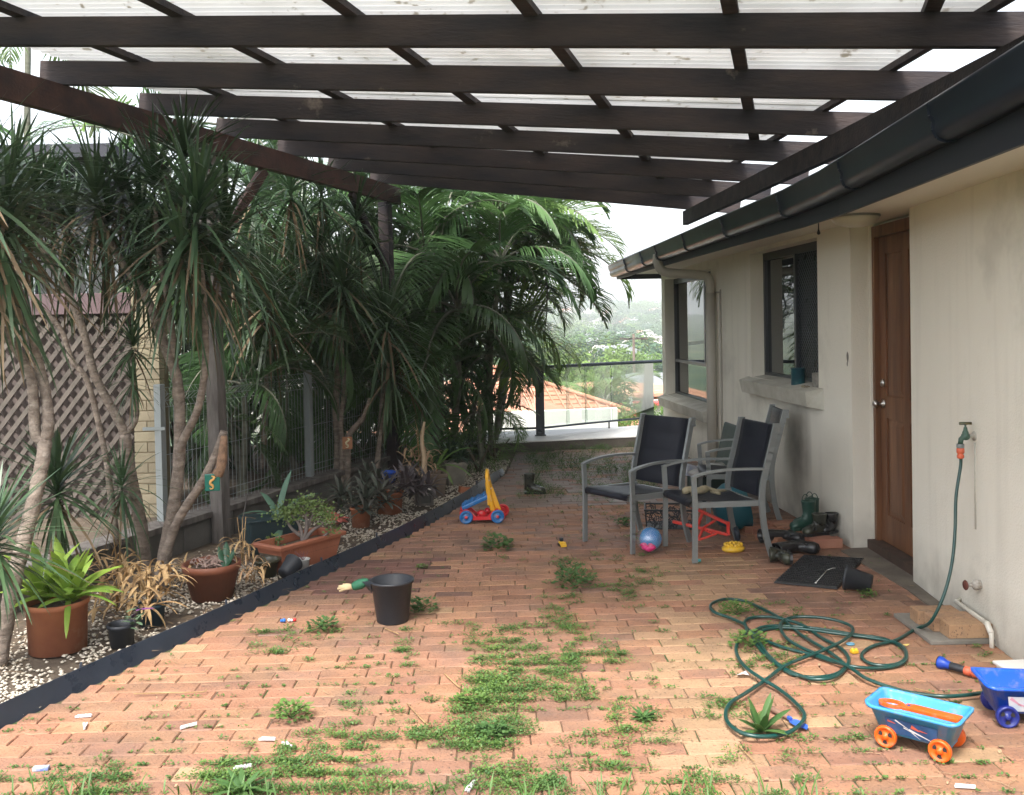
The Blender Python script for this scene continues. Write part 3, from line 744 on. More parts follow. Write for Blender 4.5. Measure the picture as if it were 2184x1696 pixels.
def slats(sgn, y, m_, sp, w, ang):
    ca, sa = math.cos(rad(ang)), math.sin(rad(ang)); H_ = lz1-lz0; run = H_*ca/sa
    x = lx0-run
    while x < lx1+.01+ (run if sgn < 0 else 0):
        xa, xb = (x, x+run) if sgn > 0 else (x+run, x)
        za, zb = lz0, lz1
        # clip to lx0..lx1
        def cl(xp, zp, xq, zq):
            pts = []
            for (xx, zz, xo, zo) in ((xp, zp, xq, zq), (xq, zq, xp, zp)):
                if xx < lx0: t = (lx0-xx)/(xo-xx); zz = zz+(zo-zz)*t; xx = lx0
                elif xx > lx1: t = (xx-lx1)/(xx-xo); zz = zz+(zo-zz)*t; xx = lx1
                pts.append((xx, zz))
            return pts
        if max(xa, xb) > lx0+.06 and min(xa, xb) < lx1-.06:
            (p_, q_) = cl(xa, za, xb, zb)
            if abs(p_[0]-q_[0]) > .05:
                m2 = MB(); m2.bar((p_[0], y, p_[1]), (q_[0], y, q_[1]), .008, w, (0, 1, 0)) if False else m2.bar((p_[0], y, p_[1]), (q_[0], y, q_[1]), w, .008, (0, 1, 0))
                m2.build('slat', m_, nb)
        x += sp
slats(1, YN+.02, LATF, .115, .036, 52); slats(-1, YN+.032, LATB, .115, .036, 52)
nh = thing('neighbour_house', 'dark walled neighbour house with aluminium window behind the lattice carport', 'house')
NW = mat('dark_wall', (.03,.032,.042), .8, (.045,.045,.055), 2)
mb = MB(); mb.box((-9, 9.2, 0), (-3.75, 9.4, 3.3)); mb.box((-9.6, 8.6, 3.3), (-3.6, 9.5, 3.42)); mb.build('wall', NW, nh)
wz0, wz1 = 1.95, 2.75; q0 = at(70, 600, 9.2).x; q1 = at(262, 600, 9.2).x
mb = MB(); fr_ = .05
mb.box((q0, 9.14, wz0), (q0+fr_, 9.2, wz1)); mb.box((q1-fr_, 9.14, wz0), (q1, 9.2, wz1)); mb.box((q0+fr_, 9.14, wz1-fr_), (q1-fr_, 9.2, wz1)); mb.box((q0+fr_, 9.14, wz0), (q1-fr_, 9.2, wz0+fr_)); mb.box(((q0+q1)/2+.1, 9.135, wz0+fr_), ((q0+q1)/2+.14, 9.19, wz1-fr_))
wo = mb.build('window', mat('alu_grey', (.22,.24,.25), .5), nh); mb = MB(); mb.box((q0+fr_, 9.17, wz0+fr_), (q1-fr_, 9.18, wz1-fr_)); mb.build('pane', WG, wo)
nh2 = thing('pale_house', 'pale weatherboard house glimpsed between the palms behind the fence', 'house')
PW = mat('pale_boards', (.50,.50,.46), .8, (.42,.42,.38), 1.5)
mb = MB()
for i in range(22): mb.box((-4.6, 16.5-.004*(i % 2), -.1+i*.15), (-1.2, 16.6, .045+i*.15))
mb.build('wall', PW, nh2)
# ================================================================== FOLIAGE TEMPLATES
rf = random.Random(11)
DRYB = mat('brown_strap', (.20,.14,.08), .8, (.12,.085,.05), 6, trans=.15)
def rosette_mesh(seed, n=85, L=.55, w=.013, droop=1.0, skirt=.35, m_=LF1, tall=.12):
    rr = random.Random(seed); mb = MB()
    for i in range(n):
        f = i/n                          # 0 young/upright .. 1 old/hanging
        az = i*2.399+rr.uniform(-.3,.3); el = rad(82 - 125*f**.85 + rr.uniform(-10,10)); l = L*(.55+.6*min(1, f*1.8+.25))*rr.uniform(.85,1.12)
        if f > 1-skirt: el = rad(rr.uniform(-85,5))
        p = Vector((0, 0, tall*(1-f)*1.0 - .06*f)); d = Vector((math.cos(az)*math.cos(el), math.sin(az)*math.cos(el), math.sin(el)))
        side = Vector((-math.sin(az), math.cos(az), 0)); K = 5; pr = []; dr_ = droop*rr.uniform(.5,1.3)*(.5+.8*f)
        ww = w*rr.uniform(.8,1.25)
        for k in range(K+1):
            t = k/K; wd = ww*(.55+.45*math.sin(math.pi*min(1, t*1.3+.15))) if t < .75 else ww*(1-t)*3.2*.9
            if k == K: wd = .0006
            pr.append((p.copy(), wd)); dd = Vector(d); p = p + d*(l/K); d = (d + Vector((0, 0, -dr_*.22))).normalized()
        vs = []; 
        for (q, wd) in pr: vs += [q - side*wd, q + side*wd]
        fs = [(2*k, 2*k+1, 2*k+3, 2*k+2) for k in range(K)]
        mb.mi = 1 if (f > .8 and rr.random() < .3) else 0
        mb.add(vs, fs, None, True)
    return mb.mesh('leaf_rosette', [m_, DRYB])
ROS = [rosette_mesh(s, 80, .54, .011, .7, .2) for s in (1, 2, 3)] + [rosette_mesh(4, 75, .60, .012, .9, .45)] + [rosette_mesh(5, 60, .5, .013, .6, .15)]

def frond_mesh(seed, m_, n=44, arch=1.0, drp=.3, ll=.36, vee=.35, rach=BARKR):
    """unit length frond from origin along +X, rising then drooping"""
    rr = random.Random(seed); mb = MB(); K = 14; p = Vector((0, 0, 0)); el = .55; spine = [p.copy()]; dirs = []
    for k in range(K):
        d = Vector((math.cos(el), 0, math.sin(el))); dirs.append(d); p = p + d/K; spine.append(p.copy()); el -= arch*.115*(1+.5*k/K)
    dirs.append(dirs[-1])
    mb.mi = 1; mb.tube(spine, [.011*(1-.85*k/K)+.001 for k in range(K+1)], 4, False)
    mb.mi = 0
    for s_ in (-1, 1):
        for i in range(n):
            t = .16+.83*(i+rr.uniform(-.2,.2))/n; f = t*K; k = min(K-1, int(f)); q = spine[k].lerp(spine[k+1], f-k); d = dirs[k]
            up_ = Vector((-d.z, 0, d.x)); l = ll*(math.sin(math.pi*min(1, .18+t*.9))**.7)*rr.uniform(.85,1.1)+.03
            a = rad(62-38*t+rr.uniform(-5,5))
            ld = (d*math.cos(a) + Vector((0, s_, 0))*math.sin(a)*1.0 + up_*(vee*rr.uniform(.6,1.3))).normalized()
            w_ = .0066*rr.uniform(.8,1.2); wd = ld.cross(Vector((0,0,1))); wd = wd.normalized() if wd.length > .01 else Vector((1,0,0))
            wd = (wd + up_*.3).normalized()*w_
            m1 = q + ld*l*.45; ld2 = (ld + Vector((0,0,-drp*rr.uniform(.6,1.6)))).normalized(); m2 = m1 + ld2*l*.3; ld3 = (ld2+Vector((0,0,-drp*1.6))).normalized(); tip = m2 + ld3*l*.25
            mb.add([q-wd*.5, q+wd*.5, m1-wd, m1+wd, m2-wd*.8, m2+wd*.8, tip], [(0,1,3,2),(2,3,5,4),(4,5,6)], None, True)
    return mb.mesh('frond', [m_, rach])
FRD = [frond_mesh(s, LF2, 58, ar, dr_, .32, v) for s, ar, dr_, v in ((1, 1.0, .25, .35), (2, 1.15, .4, .2), (3, .6, .3, .35), (4, 1.3, .6, .1))]
FRL = [frond_mesh(s, LF3, 44, ar, dr_, .34, v) for s, ar, dr_, v in ((5, 1.0, .35, .3), (6, 1.4, .6, .1), (7, .8, .3, .3))]

def palm(base, crown, nf, L, label, meshes=FRD, group='palms behind the garden bed', tr=.035, seed=0, el0=75, el1=-35, name='palm_tree'):
    rr = random.Random(seed); base = Vector(base); crown = Vector(crown)
    t = thing(name, label, 'palm tree', base, 0, group)
    c = crown - base; mid = c*.5 + Vector((rr.uniform(-.1,.1), rr.uniform(-.1,.1), 0))
    mb = MB(); mb.tube(smooth_path([(0,0,-.05), mid*1.0, c], 10), [tr*(1.15-.5*k/20) + (.003 if k % 3 == 0 else 0) for k in range(21)], 8); mb.build('trunk', BARKR, t)
    for i in range(nf):
        f = (i+.5)/nf; az = i*2.399+rr.uniform(-.3,.3); el = rad(el0+(el1-el0)*f+rr.uniform(-8,8)); 
        o = link('frond', rr.choice(meshes), t, c, (rr.uniform(-.25,.25), -(el-.55), az), L*rr.uniform(.8,1.15)); o.rotation_mode = 'XYZ'
    return t
def dracaena(label, trunks, ros, cat='dracaena', name='dracaena_tree', bark=BARK):
    t = thing(name, label, cat)
    for pts, r0, r1 in trunks:
        p = smooth_path(pts, 6); n = len(p)
        mb = MB(); mb.tube(p, [.82*(r0+(r1-r0)*k/(n-1))*(1+.06*noise.noise(Vector((k*.9, r0*90, 2))))*(1+.05*math.sin(k*2.3)+(.02 if k % 2 else 0)) for k in range(n)], 9); mb.build('trunk', bark, t)
    for (p, v, s, tilt) in ros:
        link('leaf_rosette', ROS[v], t, p, (tilt[0], tilt[1], rf.random()*6), s)
    return t
A_ = at
# ---- dracaenas
Y1 = 5.0
dracaena('leaning pale dracaena at the left edge with two bent limbs in front of the lattice',
  [([A_(-4,1425,4.85), A_(30,1240,4.95), A_(56,1138,5.1), A_(86,1010,5.2), A_(97,941,5.3)], .052, .045),
   ([A_(97,941,5.3), A_(76,925,5.3), A_(70,836,5.3), A_(57,782,5.3), A_(0,696,5.2), A_(-60,600,5.1)], .04, .026),
   ([A_(97,941,5.3), A_(104,905,5.3), A_(97,836,5.35), A_(79,764,5.35), A_(61,692,5.3), A_(40,620,5.3), A_(15,560,5.2)], .04, .026)],
  [(A_(15,550,5.2), 3, 1.0, (0,.2)), (A_(-50,420,4.9), 3, 1.1, (0,.3)), (A_(-60,590,5.1), 3, 1.0, (0,.2)), (A_(8,470,5.3), 0, .95, (.2,.2)), (A_(-30,420,5.4), 4, .8, (0,.35))])
dracaena('slender dracaena with one thin wavering stem crossing the lattice screen',
  [([A_(228,985,6.3), A_(199,854,6.3), A_(180,800,6.3), A_(155,771,6.3), A_(134,710,6.3), A_(116,685,6.3), A_(72,638,6.3), A_(40,584,6.3), A_(20,480,6.3)], .024, .016), ([A_(250,1160,6.3), A_(228,985,6.3)], .03, .024)],
  [(A_(20,470,6.3), 0, 1.05, (0,.1)), (A_(75,430,6.5), 1, .95, (.1,.1)), (A_(150,500,6.6), 3, 1.0, (0,0)), (A_(60,520,6.4), 3, .9, (0,0))])
dracaena('tall dracaena with stout forked trunk rising between lattice and brick pier',
  [([A_(312,1250,6.4), A_(301,1122,6.35), A_(277,1005,6.3), A_(267,927,6.3)], .055, .045),
   ([A_(267,927,6.3), A_(255,900,6.3), A_(202,800,6.3), A_(184,728,6.3), A_(152,638,6.3), A_(108,558,6.3), A_(51,468,6.3), A_(20,400,6.3)], .038, .024),
   ([A_(267,927,6.3), A_(288,900,6.3), A_(292,860,6.3), A_(284,770,6.2)], .025, .014)],
  [(A_(284,745,6.2), 4, .62, (0,0)), (A_(20,390,6.3), 1, 1.0, (0,.2)), (A_(110,440,6.6), 0, .85, (0,0)), (A_(260,1050,6.2), 3, .62, (0,.0)), (A_(282,820,6.2), 3, .38, (0,0))])
dracaena('many stemmed dracaena in front of the timber post with the largest drooping crown',
  [([A_(345,1250,6.35), A_(352,1180,6.3), A_(372,1072,6.3), A_(383,959,6.3), A_(379,818,6.3), A_(347,728,6.3), A_(314,638,6.4), A_(253,548,6.4), A_(205,461,6.4)], .06, .026),
   ([A_(376,850,6.3), A_(372,753,6.3), A_(356,631,6.3), A_(340,540,6.4), A_(330,440,6.4)], .03, .02),
   ([A_(378,975,6.3), A_(395,930,6.25), A_(422,872,6.2), A_(437,782,6.2), A_(436,650,6.2), A_(420,500,6.2)], .036, .022),
   ([A_(335,1245,6.2), A_(360,1160,6.2), A_(385,1100,6.15), A_(435,1022,6.1), A_(462,965,6.1), A_(478,920,6.1)], .04, .03)],
  [(A_(418,480,6.1), 3, 1.25, (0,0)), (A_(418,475,6.1), 1, 1.15, (.1,.1)), (A_(205,440,6.4), 0, 1.1, (0,0)), (A_(262,420,6.6), 1, .9, (0,0)), (A_(330,415,6.5), 3, 1.1, (0,0)), (A_(395,350,6.3), 4, 1.0, (0,0)), (A_(440,600,6.3), 3, 1.0, (0,0)), (A_(300,520,6.7), 3, 1.05, (0,0)), (A_(230,490,6.5), 3, 1.0, (0,0)), (A_(480,520,6.6), 3, 1.1, (0,0)), (A_(390,560,6.0), 3, 1.0, (0,0)), (A_(350,560,6.6), 0, .9, (0,0))])
mb = MB(); mb.tube(smooth_path([A_(478,930,6.05), A_(470,1000,6.02), A_(450,1022,6.05)], 4), [.02,.026,.028,.034,.030,.036,.030,.036,.018], 8); tag(mb.build('broken_branch', mat('torn_wood', (.30,.18,.11), .9, (.12,.075,.05), 22, .9, 60)), 'torn brown branch stub leaning on the grey timber post', 'branch')
dracaena('young dracaena rosette with stiff arching leaves in front of the lattice', [([A_(110,1180,5.5), A_(122,1075,5.5)], .03, .024)], [(A_(124,1052,5.5), 4, .92, (0,0)), (A_(122,1068,5.5), 3, .75, (0,0))])
dracaena('low dracaena cut by the left picture edge above the terracotta pot', [([A_(-30,1330,4.6), A_(-15,1200,4.6)], .03, .02)], [(A_(-12,1160,4.6), 4, .85, (0,0)), (A_(-12,1180,4.6), 3, .6, (0,0))])
dracaena('dracaena with three thin grey stems behind the dark leaved pot plants',
  [([A_(716,1052,9.8), A_(720,960,9.8), A_(716,860,9.8), A_(722,790,9.8), A_(712,700,9.8), A_(690,600,9.8), A_(686,450,9.8)], .05, .028),
   ([A_(728,1050,9.7), A_(730,960,9.7), A_(726,900,9.7), A_(735,830,9.7), A_(728,740,9.7), A_(730,640,9.7)], .04, .028),
   ([A_(740,1050,9.7), A_(742,950,9.7), A_(746,925,9.7), A_(775,890,9.7), A_(790,850,9.7)], .045, .03)],
  [(A_(686,425,9.8), 0, 1.15, (0,0)), (A_(684,545,9.8), 3, 1.2, (0,0)), (A_(730,605,9.6), 0, 1.2, (0,0)), (A_(735,640,9.6), 3, 1.25, (0,0)), (A_(640,500,10), 1, 1.1, (0,0)), (A_(760,480,10), 3, 1.1, (0,0)), (A_(700,680,9.8), 3, 1.1, (0,0))])
dracaena('dracaena with long hanging skirt of leaves beside the dark pergola post',
  [([A_(800,1040,10), A_(812,900,10), A_(826,720,10)], .04, .03)], [(A_(826,690,9.9), 0, 1.2, (0,0)), (A_(828,720,9.9), 3, 1.3, (0,0)), (A_(832,800,9.9), 3, 1.1, (0,0))])
dracaena('wide dracaena crown hanging behind the wire fence in deep shade',
  [([A_(560,1000,8.8), A_(570,800,8.8), A_(572,660,8.8)], .035, .025)], [(A_(572,640,8.7), 0, 1.25, (0,0)), (A_(574,670,8.7), 3, 1.2, (0,0)), (A_(520,560,8.8), 3, 1.2, (0,0)), (A_(620,420,9.2), 1, 1.2, (0,0)), (A_(540,430,9), 3, 1.2, (0,0))])

# ---- palms: (crown px, py, Y, fronds, L)
spots_ = [
 (975, 660, 11.3, 11, 1.75), (1068, 560, 12.0, 12, 1.9), (905, 540, 11.8, 11, 1.9), (1040, 760, 12.2, 11, 1.2), (930, 800, 11.0, 10, 1.45),
 (1045, 470, 12.6, 12, 2.0), (1080, 620, 12.8, 12, 1.6), (870, 720, 11.6, 10, 1.6), (960, 470, 12.8, 12, 2.0), (1020, 880, 11.6, 10, 1.0), (1100, 500, 13.2, 12, 1.9), (1010, 700, 12.4, 11, 1.7), (860, 470, 12.6, 12, 2.0), (930, 640, 13.6, 12, 2.0)]
LB = ['palm with wide fan of drooping leaflets beside the dark post', 'tallest clumping palm lit from the valley side', 'palm crown directly under the last rafter', 'palm with short fronds reaching over the balustrade post', 'low palm sweeping down behind the stone planter',
 'palm leaning out towards the eave with ragged tips', 'bright edged palm nearest to the view of the valley', 'shaded palm just right of the dark pergola post', 'palm standing deep in the middle of the clump', 'knee high palm sprouting at the foot of the clump', 'rearmost palm of the clump against the sky', 'slim palm with ringed stem in the middle of the clump', 'palm whose crown touches the end of the side beam', 'palm filling the dark centre behind the front palms']
spots = [(x, y, Yv, nf-2, L*.92) for x, y, Yv, nf, L in spots_]
for i, (x, y, Yv, nf, L) in enumerate(spots):
    c = at(x, y, Yv); b = Vector((c.x+rf.uniform(-.3,.3)-.1, Yv+rf.uniform(-.2,.2), 0))
    if b.x > xedge(b.y)-.2: b.x = xedge(b.y)-.3
    palm(b, c, nf, L, LB[i], FRD, 'palms clumped at the end of the garden bed', seed=i, el0=80, el1=(-30 if x < 1000 else -5))
# paler yellow green fronds facing the valley
for i, (x, y, Yv, nf, L, lb) in enumerate(((1085, 720, 13.4, 12, 1.6, 'yellow green palm spilling over the glass balustrade'), (1130, 540, 13.8, 12, 2.1, 'pale green palm whose fronds reach the gutter end'), (1030, 880, 13.0, 10, .9, 'small bright palm at the kerb left of the balustrade post'))):
    c = at(x, y, Yv); b = Vector((c.x-.55, Yv, -.1)); palm(b, c, nf, L, lb, FRL, 'bright palms at the valley edge', seed=40+i, el0=70, el1=(0 if i == 1 else -15))
back = [(300, 300, 11.5, 9, 1.7), (480, 270, 12, 9, 1.7), (620, 400, 12, 10, 1.8), (760, 440, 12.6, 12, 1.9), (640, 250, 13.5, 9, 1.8), (60, 60, 12, 5, 1.8),
        (520, 820, 8.7, 10, 1.2), (600, 720, 10, 11, 1.6), (700, 820, 10.8, 11, 1.5), (430, 640, 9.6, 11, 1.5), (790, 640, 12, 12, 1.8), (540, 560, 10.5, 12, 1.7), (680, 560, 11.5, 12, 1.8), (240, 400, 10.4, 8, 1.3), (330, 640, 9.6, 9, 1.2), (720, 950, 11.2, 10, 1.1), (490, 900, 8.6, 9, 1.0)]
LB2 = ['palm crown seen through the gap under the side beam', 'grey stemmed palm behind the grey timber post', 'palm behind the far brace of the pergola', 'palm just left of the dark pergola post top', 'back row palm against bright sky', 'tall palm at the top left corner behind the side beam',
       'waist high palm pushing through the wire fence', 'mid height palm behind the pale stems', 'shaded palm at the fence end', 'palm hanging behind the large dracaena crown', 'dense palm behind the thin grey stems', 'palm over the second fence post', 'dark palm filling the gap above the fence', 'thin palm in front of the dark window', 'short palm right of the brick pier', 'low palm near the blue bowl', 'low palm showing between grey post and agave']
for i, (x, y, Yv, nf, L) in enumerate(back):
    c = at(x, y, Yv); b = Vector((c.x+rf.uniform(-.15,.15), Yv, .15)); b.x = min(b.x, rwx(Yv)-.25)
    if Yv > 12.4: b.z = -.1
    ms = FRD if i > 5 else FRD+FRL[:1]
    palm(b, c, nf, L, LB2[i], ms, 'palms beyond the boundary fence', seed=80+i, tr=.05 if y < 400 else .035, el0=75, el1=-40)

# dense dark shrubs added to darken the gaps behind the fence
def shrub_mesh(seed, n=900, m_=LF4, w=.03, l=.11, name='foliage'):
    rr = random.Random(seed); mb = MB()
    for i in range(n):
        d = Vector((rr.gauss(0,1), rr.gauss(0,1), rr.gauss(0,1))).normalized(); r = rr.uniform(.45,1)**.6*(1+.25*noise.noise(d*2+Vector((seed,0,0)))*1.5)
        p = Vector((d.x*r*.5, d.y*r*.5, .5+d.z*r*.5)); dd = (d+Vector((rr.uniform(-.8,.8), rr.uniform(-.8,.8), rr.uniform(-.9,.4)))).normalized(); s = dd.cross(Vector((rr.random(), rr.random(), 1))).normalized()*w*rr.uniform(.6,1.3); q = l*rr.uniform(.6,1.3)
        mb.add([p, p+dd*q*.5-s*.5, p+dd*q, p+dd*q*.5+s*.5], [(0,1,2,3)], None, False)
    return mb.mesh(name, m_)
SHR = [shrub_mesh(s) for s in (1, 2, 3)]
TWIG = mat('twig', (.10,.075,.055), .9)
def shrub(loc, s, label, mesh, m_name='shrub', group=None, cat='shrub'):
    t = thing(m_name, label, cat, loc, rf.random()*6, group)
    mb = MB(); 
    for k in range(4): a = k*1.6; mb.tube([(0,0,-.02), (.1*math.cos(a)*s[0], .1*math.sin(a)*s[0], s[2]*.3), (.25*math.cos(a)*s[0], .25*math.sin(a)*s[0], s[2]*.6)], [.02,.014,.006], 5)
    mb.build('stem', TWIG, t); link('foliage', mesh, t, (0,0,0), (0,0,rf.random()*6), s); return t
shs = [((-3.6, 10.3, .1), (1.8,1.2,1.9), 'dark shrub behind the first fence panel'), ((-2.6, 11.6, .1), (1.8,1.3,2.1), 'dark shrub behind the second fence panel'), ((-2.9, 13.3, 0), (2.4,1.6,2.7), 'tall dark shrub left of the palm clump'),
 ((-1.5, 13.6, 0), (2.2,1.5,3.0), 'tall dark shrub behind the middle of the palm clump'), ((-.75, 12.3, 0), (1.3,1.0,1.5), 'dark shrub at the foot of the palm clump'), ((-1.4, 11.8, 0), (1.3,1.0,1.8), 'dark shrub between pergola post and stone planter'), ((-4.5, 12.8, 0), (2.6,1.6,2.4), 'tall dark shrub behind the dark house corner'), ((-1.2, 14.2, -.1), (1.4,1.2,2.4), 'shrub at the valley side of the palm clump'), ((-5.8, 13.6, 0), (2.6,1.6,2.4), 'tall shrub at the far left of the back row')]
for i, (p, s, lb) in enumerate(shs): shrub(p, s, lb, SHR[i % 3], group='shrubs added to darken the boundary')
SHG = shrub_mesh(9, 500, mat('grassy_leaf', (.08,.15,.04), .5, (.12,.2,.05), 4, trans=.3), .012, .2)
shrub((-.42, 11.0, 0), (.75,.7,.5), 'low strappy green clump where the edging ends', SHG, group=None); shrub((-.25, 11.9, 0), (.8,.7,.45), 'low strappy green clump in front of the kerb', SHG)
# ================================================================== CHAIRS
def make_chair(label):
    """origin on the floor, faces +X, width along Y"""
    t = thing('armchair', label, 'chair', group='grey metal garden armchairs'); W = .27
    for s in (-1, 1):
        y = s*W
        fl = smooth_path([(.27, y, 0), (.265, y, .2), (.262, y, .42), (.27, y, .605)], 4)
        mb = MB()
        for a, b in zip(fl, fl[1:]): mb.bar(a, b+(b-a)*.12, .020, .036, (1, 0, 0))
        mb.build('leg', CHF, t)
        rl = smooth_path([(-.33, y, 0), (-.285, y, .14), (-.26, y, .30), (-.255, y, .45), (-.275, y, .58), (-.335, y, .80), (-.375, y, .95)], 4)
        mb = MB()
        for a, b in zip(rl, rl[1:]): mb.bar(a, b+(b-a)*.12, .022, .042, (1, 0, 0))
        mb.box((-.40, y-.016, .93), (-.355, y+.016, .958)); mb.bar((-.385, y, .94), (-.39, y, .89), .024, .03)
        mb.build('leg', CHF, t)
        ar = smooth_path([(.285, y, .605), (.2, y, .628), (.05, y, .645), (-.12, y, .645), (-.30, y, .635)], 4)
        mb = MB()
        for a, b in zip(ar, ar[1:]): mb.bar(a, b+(b-a)*.1, .034, .016)
        mb.build('arm', CHF, t)
        mb = MB(); mb.bar((.265, y*.93, .405), (-.27, y*.93, .39), .02, .04); mb.build('side_rail', CHF, t)
    mb = MB(); mb.bar((.245, -W, .395), (.245, W, .395), .02, .035); mb.bar((-.262, -W, .38), (-.262, W, .38), .02, .03); mb.build('cross_rail', CHF, t)
    # sling seat and padded back
    def pad(prof, y0, y1, th, npad, along, name, sag=.012):
        vs = []; fs = []; K = len(prof)-1; J = 6
        for side in (1, -1):
            for k, (x, z) in enumerate(prof):
                a = prof[min(k+1, K)]; b = prof[max(k-1, 0)]; tx, tz = a[0]-b[0], a[1]-b[1]; l = math.hypot(tx, tz); nx_, nz_ = -tz/l, tx/l
                u = k/K*npad; puff = th*(.35+.65*abs(math.sin(math.pi*u))**.5)
                for j in range(J+1):
                    v = j/J; e = math.sin(math.pi*v)**.35 if 0 < v < 1 else .15
                    o = side*puff*e*.5; sg = -sag*math.sin(math.pi*v)
                    vs.append((x+nx_*(o+sg*along), y0+(y1-y0)*v, z+nz_*(o+sg)))
        n = (K+1)*(J+1)
        for k in range(K):
            for j in range(J):
                a = k*(J+1)+j; fs.append((a, a+1, a+J+2, a+J+1)); fs.append((n+a+J+1, n+a+J+2, n+a+1, n+a))
        for k in range(K):
            for j in (0, J): a = k*(J+1)+j; fs.append((a, a+J+1, n+a+J+1, n+a))
        for j in range(J):
            for k in (0, K): a = k*(J+1)+j; fs.append((a, a+1, n+a+1, n+a))
        mb = MB(); mb.add(vs, fs, None, True); mb.build(name, SLING, t)
    sp_ = smooth_path([(.285, 0, .385), (.29, 0, .41), (.262, 0, .432), (.12, 0, .425), (-.05, 0, .405), (-.25, 0, .40)], 6)
    pad([(p.x, p.z) for p in sp_][::-1], -W*.88, W*.88, .022, 1, 0, 'seat')
    bp = smooth_path([(-.262, 0, .43), (-.285, 0, .58), (-.335, 0, .77), (-.375, 0, .95)], 10)
    pad([(p.x, p.z) for p in bp], -W*.91, W*.91, .03, 4, 1, 'backrest')
    return t
def face(o, p, fwd): o.location = p; o.rotation_euler = (0, 0, math.atan2(fwd[1], fwd[0]))
def chair_at(o, fl, fr, fwd):  # front feet
    c = (Vector(fl)+Vector(fr))/2; f = Vector(fwd).normalized(); face(o, (c.x-f.x*.27, c.y-f.y*.27, 0), f)
c1 = make_chair('front left armchair with its black padded back turned to the balustrade')
a, b = g(1248, 1156), g(1349, 1180); d = (b-a); chair_at(c1, a, b, (-abs(d.y)-.05, -abs(d.x)*1.0))
c2 = dup(c1, label='nearest armchair on the right with a pale toy lying on its seat')
c2.location = ((1.18+1.69+1.73+1.24)/4+.0, (6.60+6.76+7.28+7.2)/4, 0); c2.rotation_euler = (0, 0, math.atan2(-.12, -.51))
c3 = dup(c1, label='armchair standing against the cream wall under the larger sill')
c3.location = (1.90, 8.12, 0); c3.rotation_euler = (0, 0, rad(176))

# limp toy on the chair
mb = MB(); PAL = mat('pale_toy', (.32,.28,.18), .9, (.2,.17,.11), 20)
p = Matrix.Translation((c2.location.x-.02, c2.location.y+.05, .435)) @ Matrix.Rotation(.2, 4, 'Z')
mb.tube([p @ Vector(q) for q in smooth_path([(-.2,0,0),(-.15,.02,.02),(-.08,-.01,.015),(0,.02,.02),(.07,0,.005),(.15,.02,0)], 4)], [.008,.02,.03,.03,.025,.028,.03,.025,.024,.03,.032,.03,.02,.015,.012,.012,.01,.01,.01,.008,.005], 8)
mb.tube([p @ Vector(q) for q in [(-.1,0,.0),(-.14,-.08,0),(-.17,-.1,0)]], .012, 6); mb.tube([p @ Vector(q) for q in [(.02,0,.0),(.05,-.09,0)]], .012, 6)
tag(mb.build('soft_toy', PAL), 'limp pale fabric toy lying on the seat of the nearest armchair', 'toy')

# storage box with upright lid and white bag
GBX = mat('dark_green_plastic', (.016,.035,.032), .5, (.025,.045,.04), 6)
c = at(1552, 1040, 9.0); bxr = thing('storage_box', 'dark green storage box behind the chairs with its lid leaning on the wall', 'box', (1.90, 8.95, 0), rad(4))
mb = MB(); mb.box((-.20, -.28, 0), (.2, .28, .28), None, .02); mb.build('body', GBX, bxr)
mb = MB(); M = Matrix.Translation((.12, .1, .28)) @ Matrix.Rotation(rad(14), 4, 'Y'); mb.box((-.02, -.27, 0), (.02, .27, .44), M, .018); mb.build('lid', GBX, bxr)
rr = random.Random(3); mb = MB()
for i in range(7): mb.ball((rr.uniform(-.15,.15), rr.uniform(-.2,.2), .0), rr.uniform(.07,.13), 10, (1,1,.38), .12, Matrix.Translation((1.84, 8.86, .31)), rr)
tag(mb.build('plastic_bag', mat('white_bag', (.52,.52,.50), .4, (.4,.4,.38), 9, .3, 30, trans=.2)), 'crumpled off white bag on top of the dark green storage box', 'bag')
mb = MB(); mb.box((-.05, -.08, 0), (.05, .08, .10), None, .004); tag(mb.build('carton', mat('bluish_carton', (.25,.30,.42), .6, (.5,.5,.5), 15), loc=(1.60, 8.75, .28), rot=(0, .2, .3)), 'small bluish carton beside the white bag', 'carton')

# swirl pattern basket
BK = BLKP; bs = thing('wire_basket', 'black openwork basket with swirl pattern under the chairs', 'basket', g(1400, 1130)+Vector((.13, .15, 0)), rad(-8))
mb = MB(); hx, hy, hz = .20, .15, .155
for z, gx in ((.0, .93), (hz, 1.0)):
    pts = [(hx*gx, hy*gx, z), (-hx*gx, hy*gx, z), (-hx*gx, -hy*gx, z), (hx*gx, -hy*gx, z)]
    for p, q in zip(pts, pts[1:]+pts[:1]): mb.bar(p, q, .012, .014)
mb.box((-hx*.92, -hy*.92, 0), (hx*.92, hy*.92, .005)); mb.build('frame', BK, bs)
mb = MB(); rr = random.Random(9)
for fac in range(4):
    ln = hx if fac % 2 == 0 else hy; sg = 1 if fac < 2 else -1
    def P(u, z): 
        e = .93+.07*z/hz
        return (u, sg*hy*e, z) if fac % 2 == 0 else (sg*hx*e, u, z)
    for i in range(30 if fac % 2 == 0 else 22):
        u0 = rr.uniform(-ln, ln)*.9; r_ = rr.uniform(.018, .05); z0 = rr.uniform(.01, hz-.01); a0 = rr.uniform(0, 6); pts = []
        for k in range(10):
            a = a0+k*.45; rr_k = r_*(1+.06*k); pts.append(P(max(-ln*.95, min(ln*.95, u0+rr_k*math.cos(a))), max(.004, min(hz, z0+rr_k*math.sin(a)))))
        mb.tube(pts, .0038, 4, False)
mb.build('lattice', BK, bs)

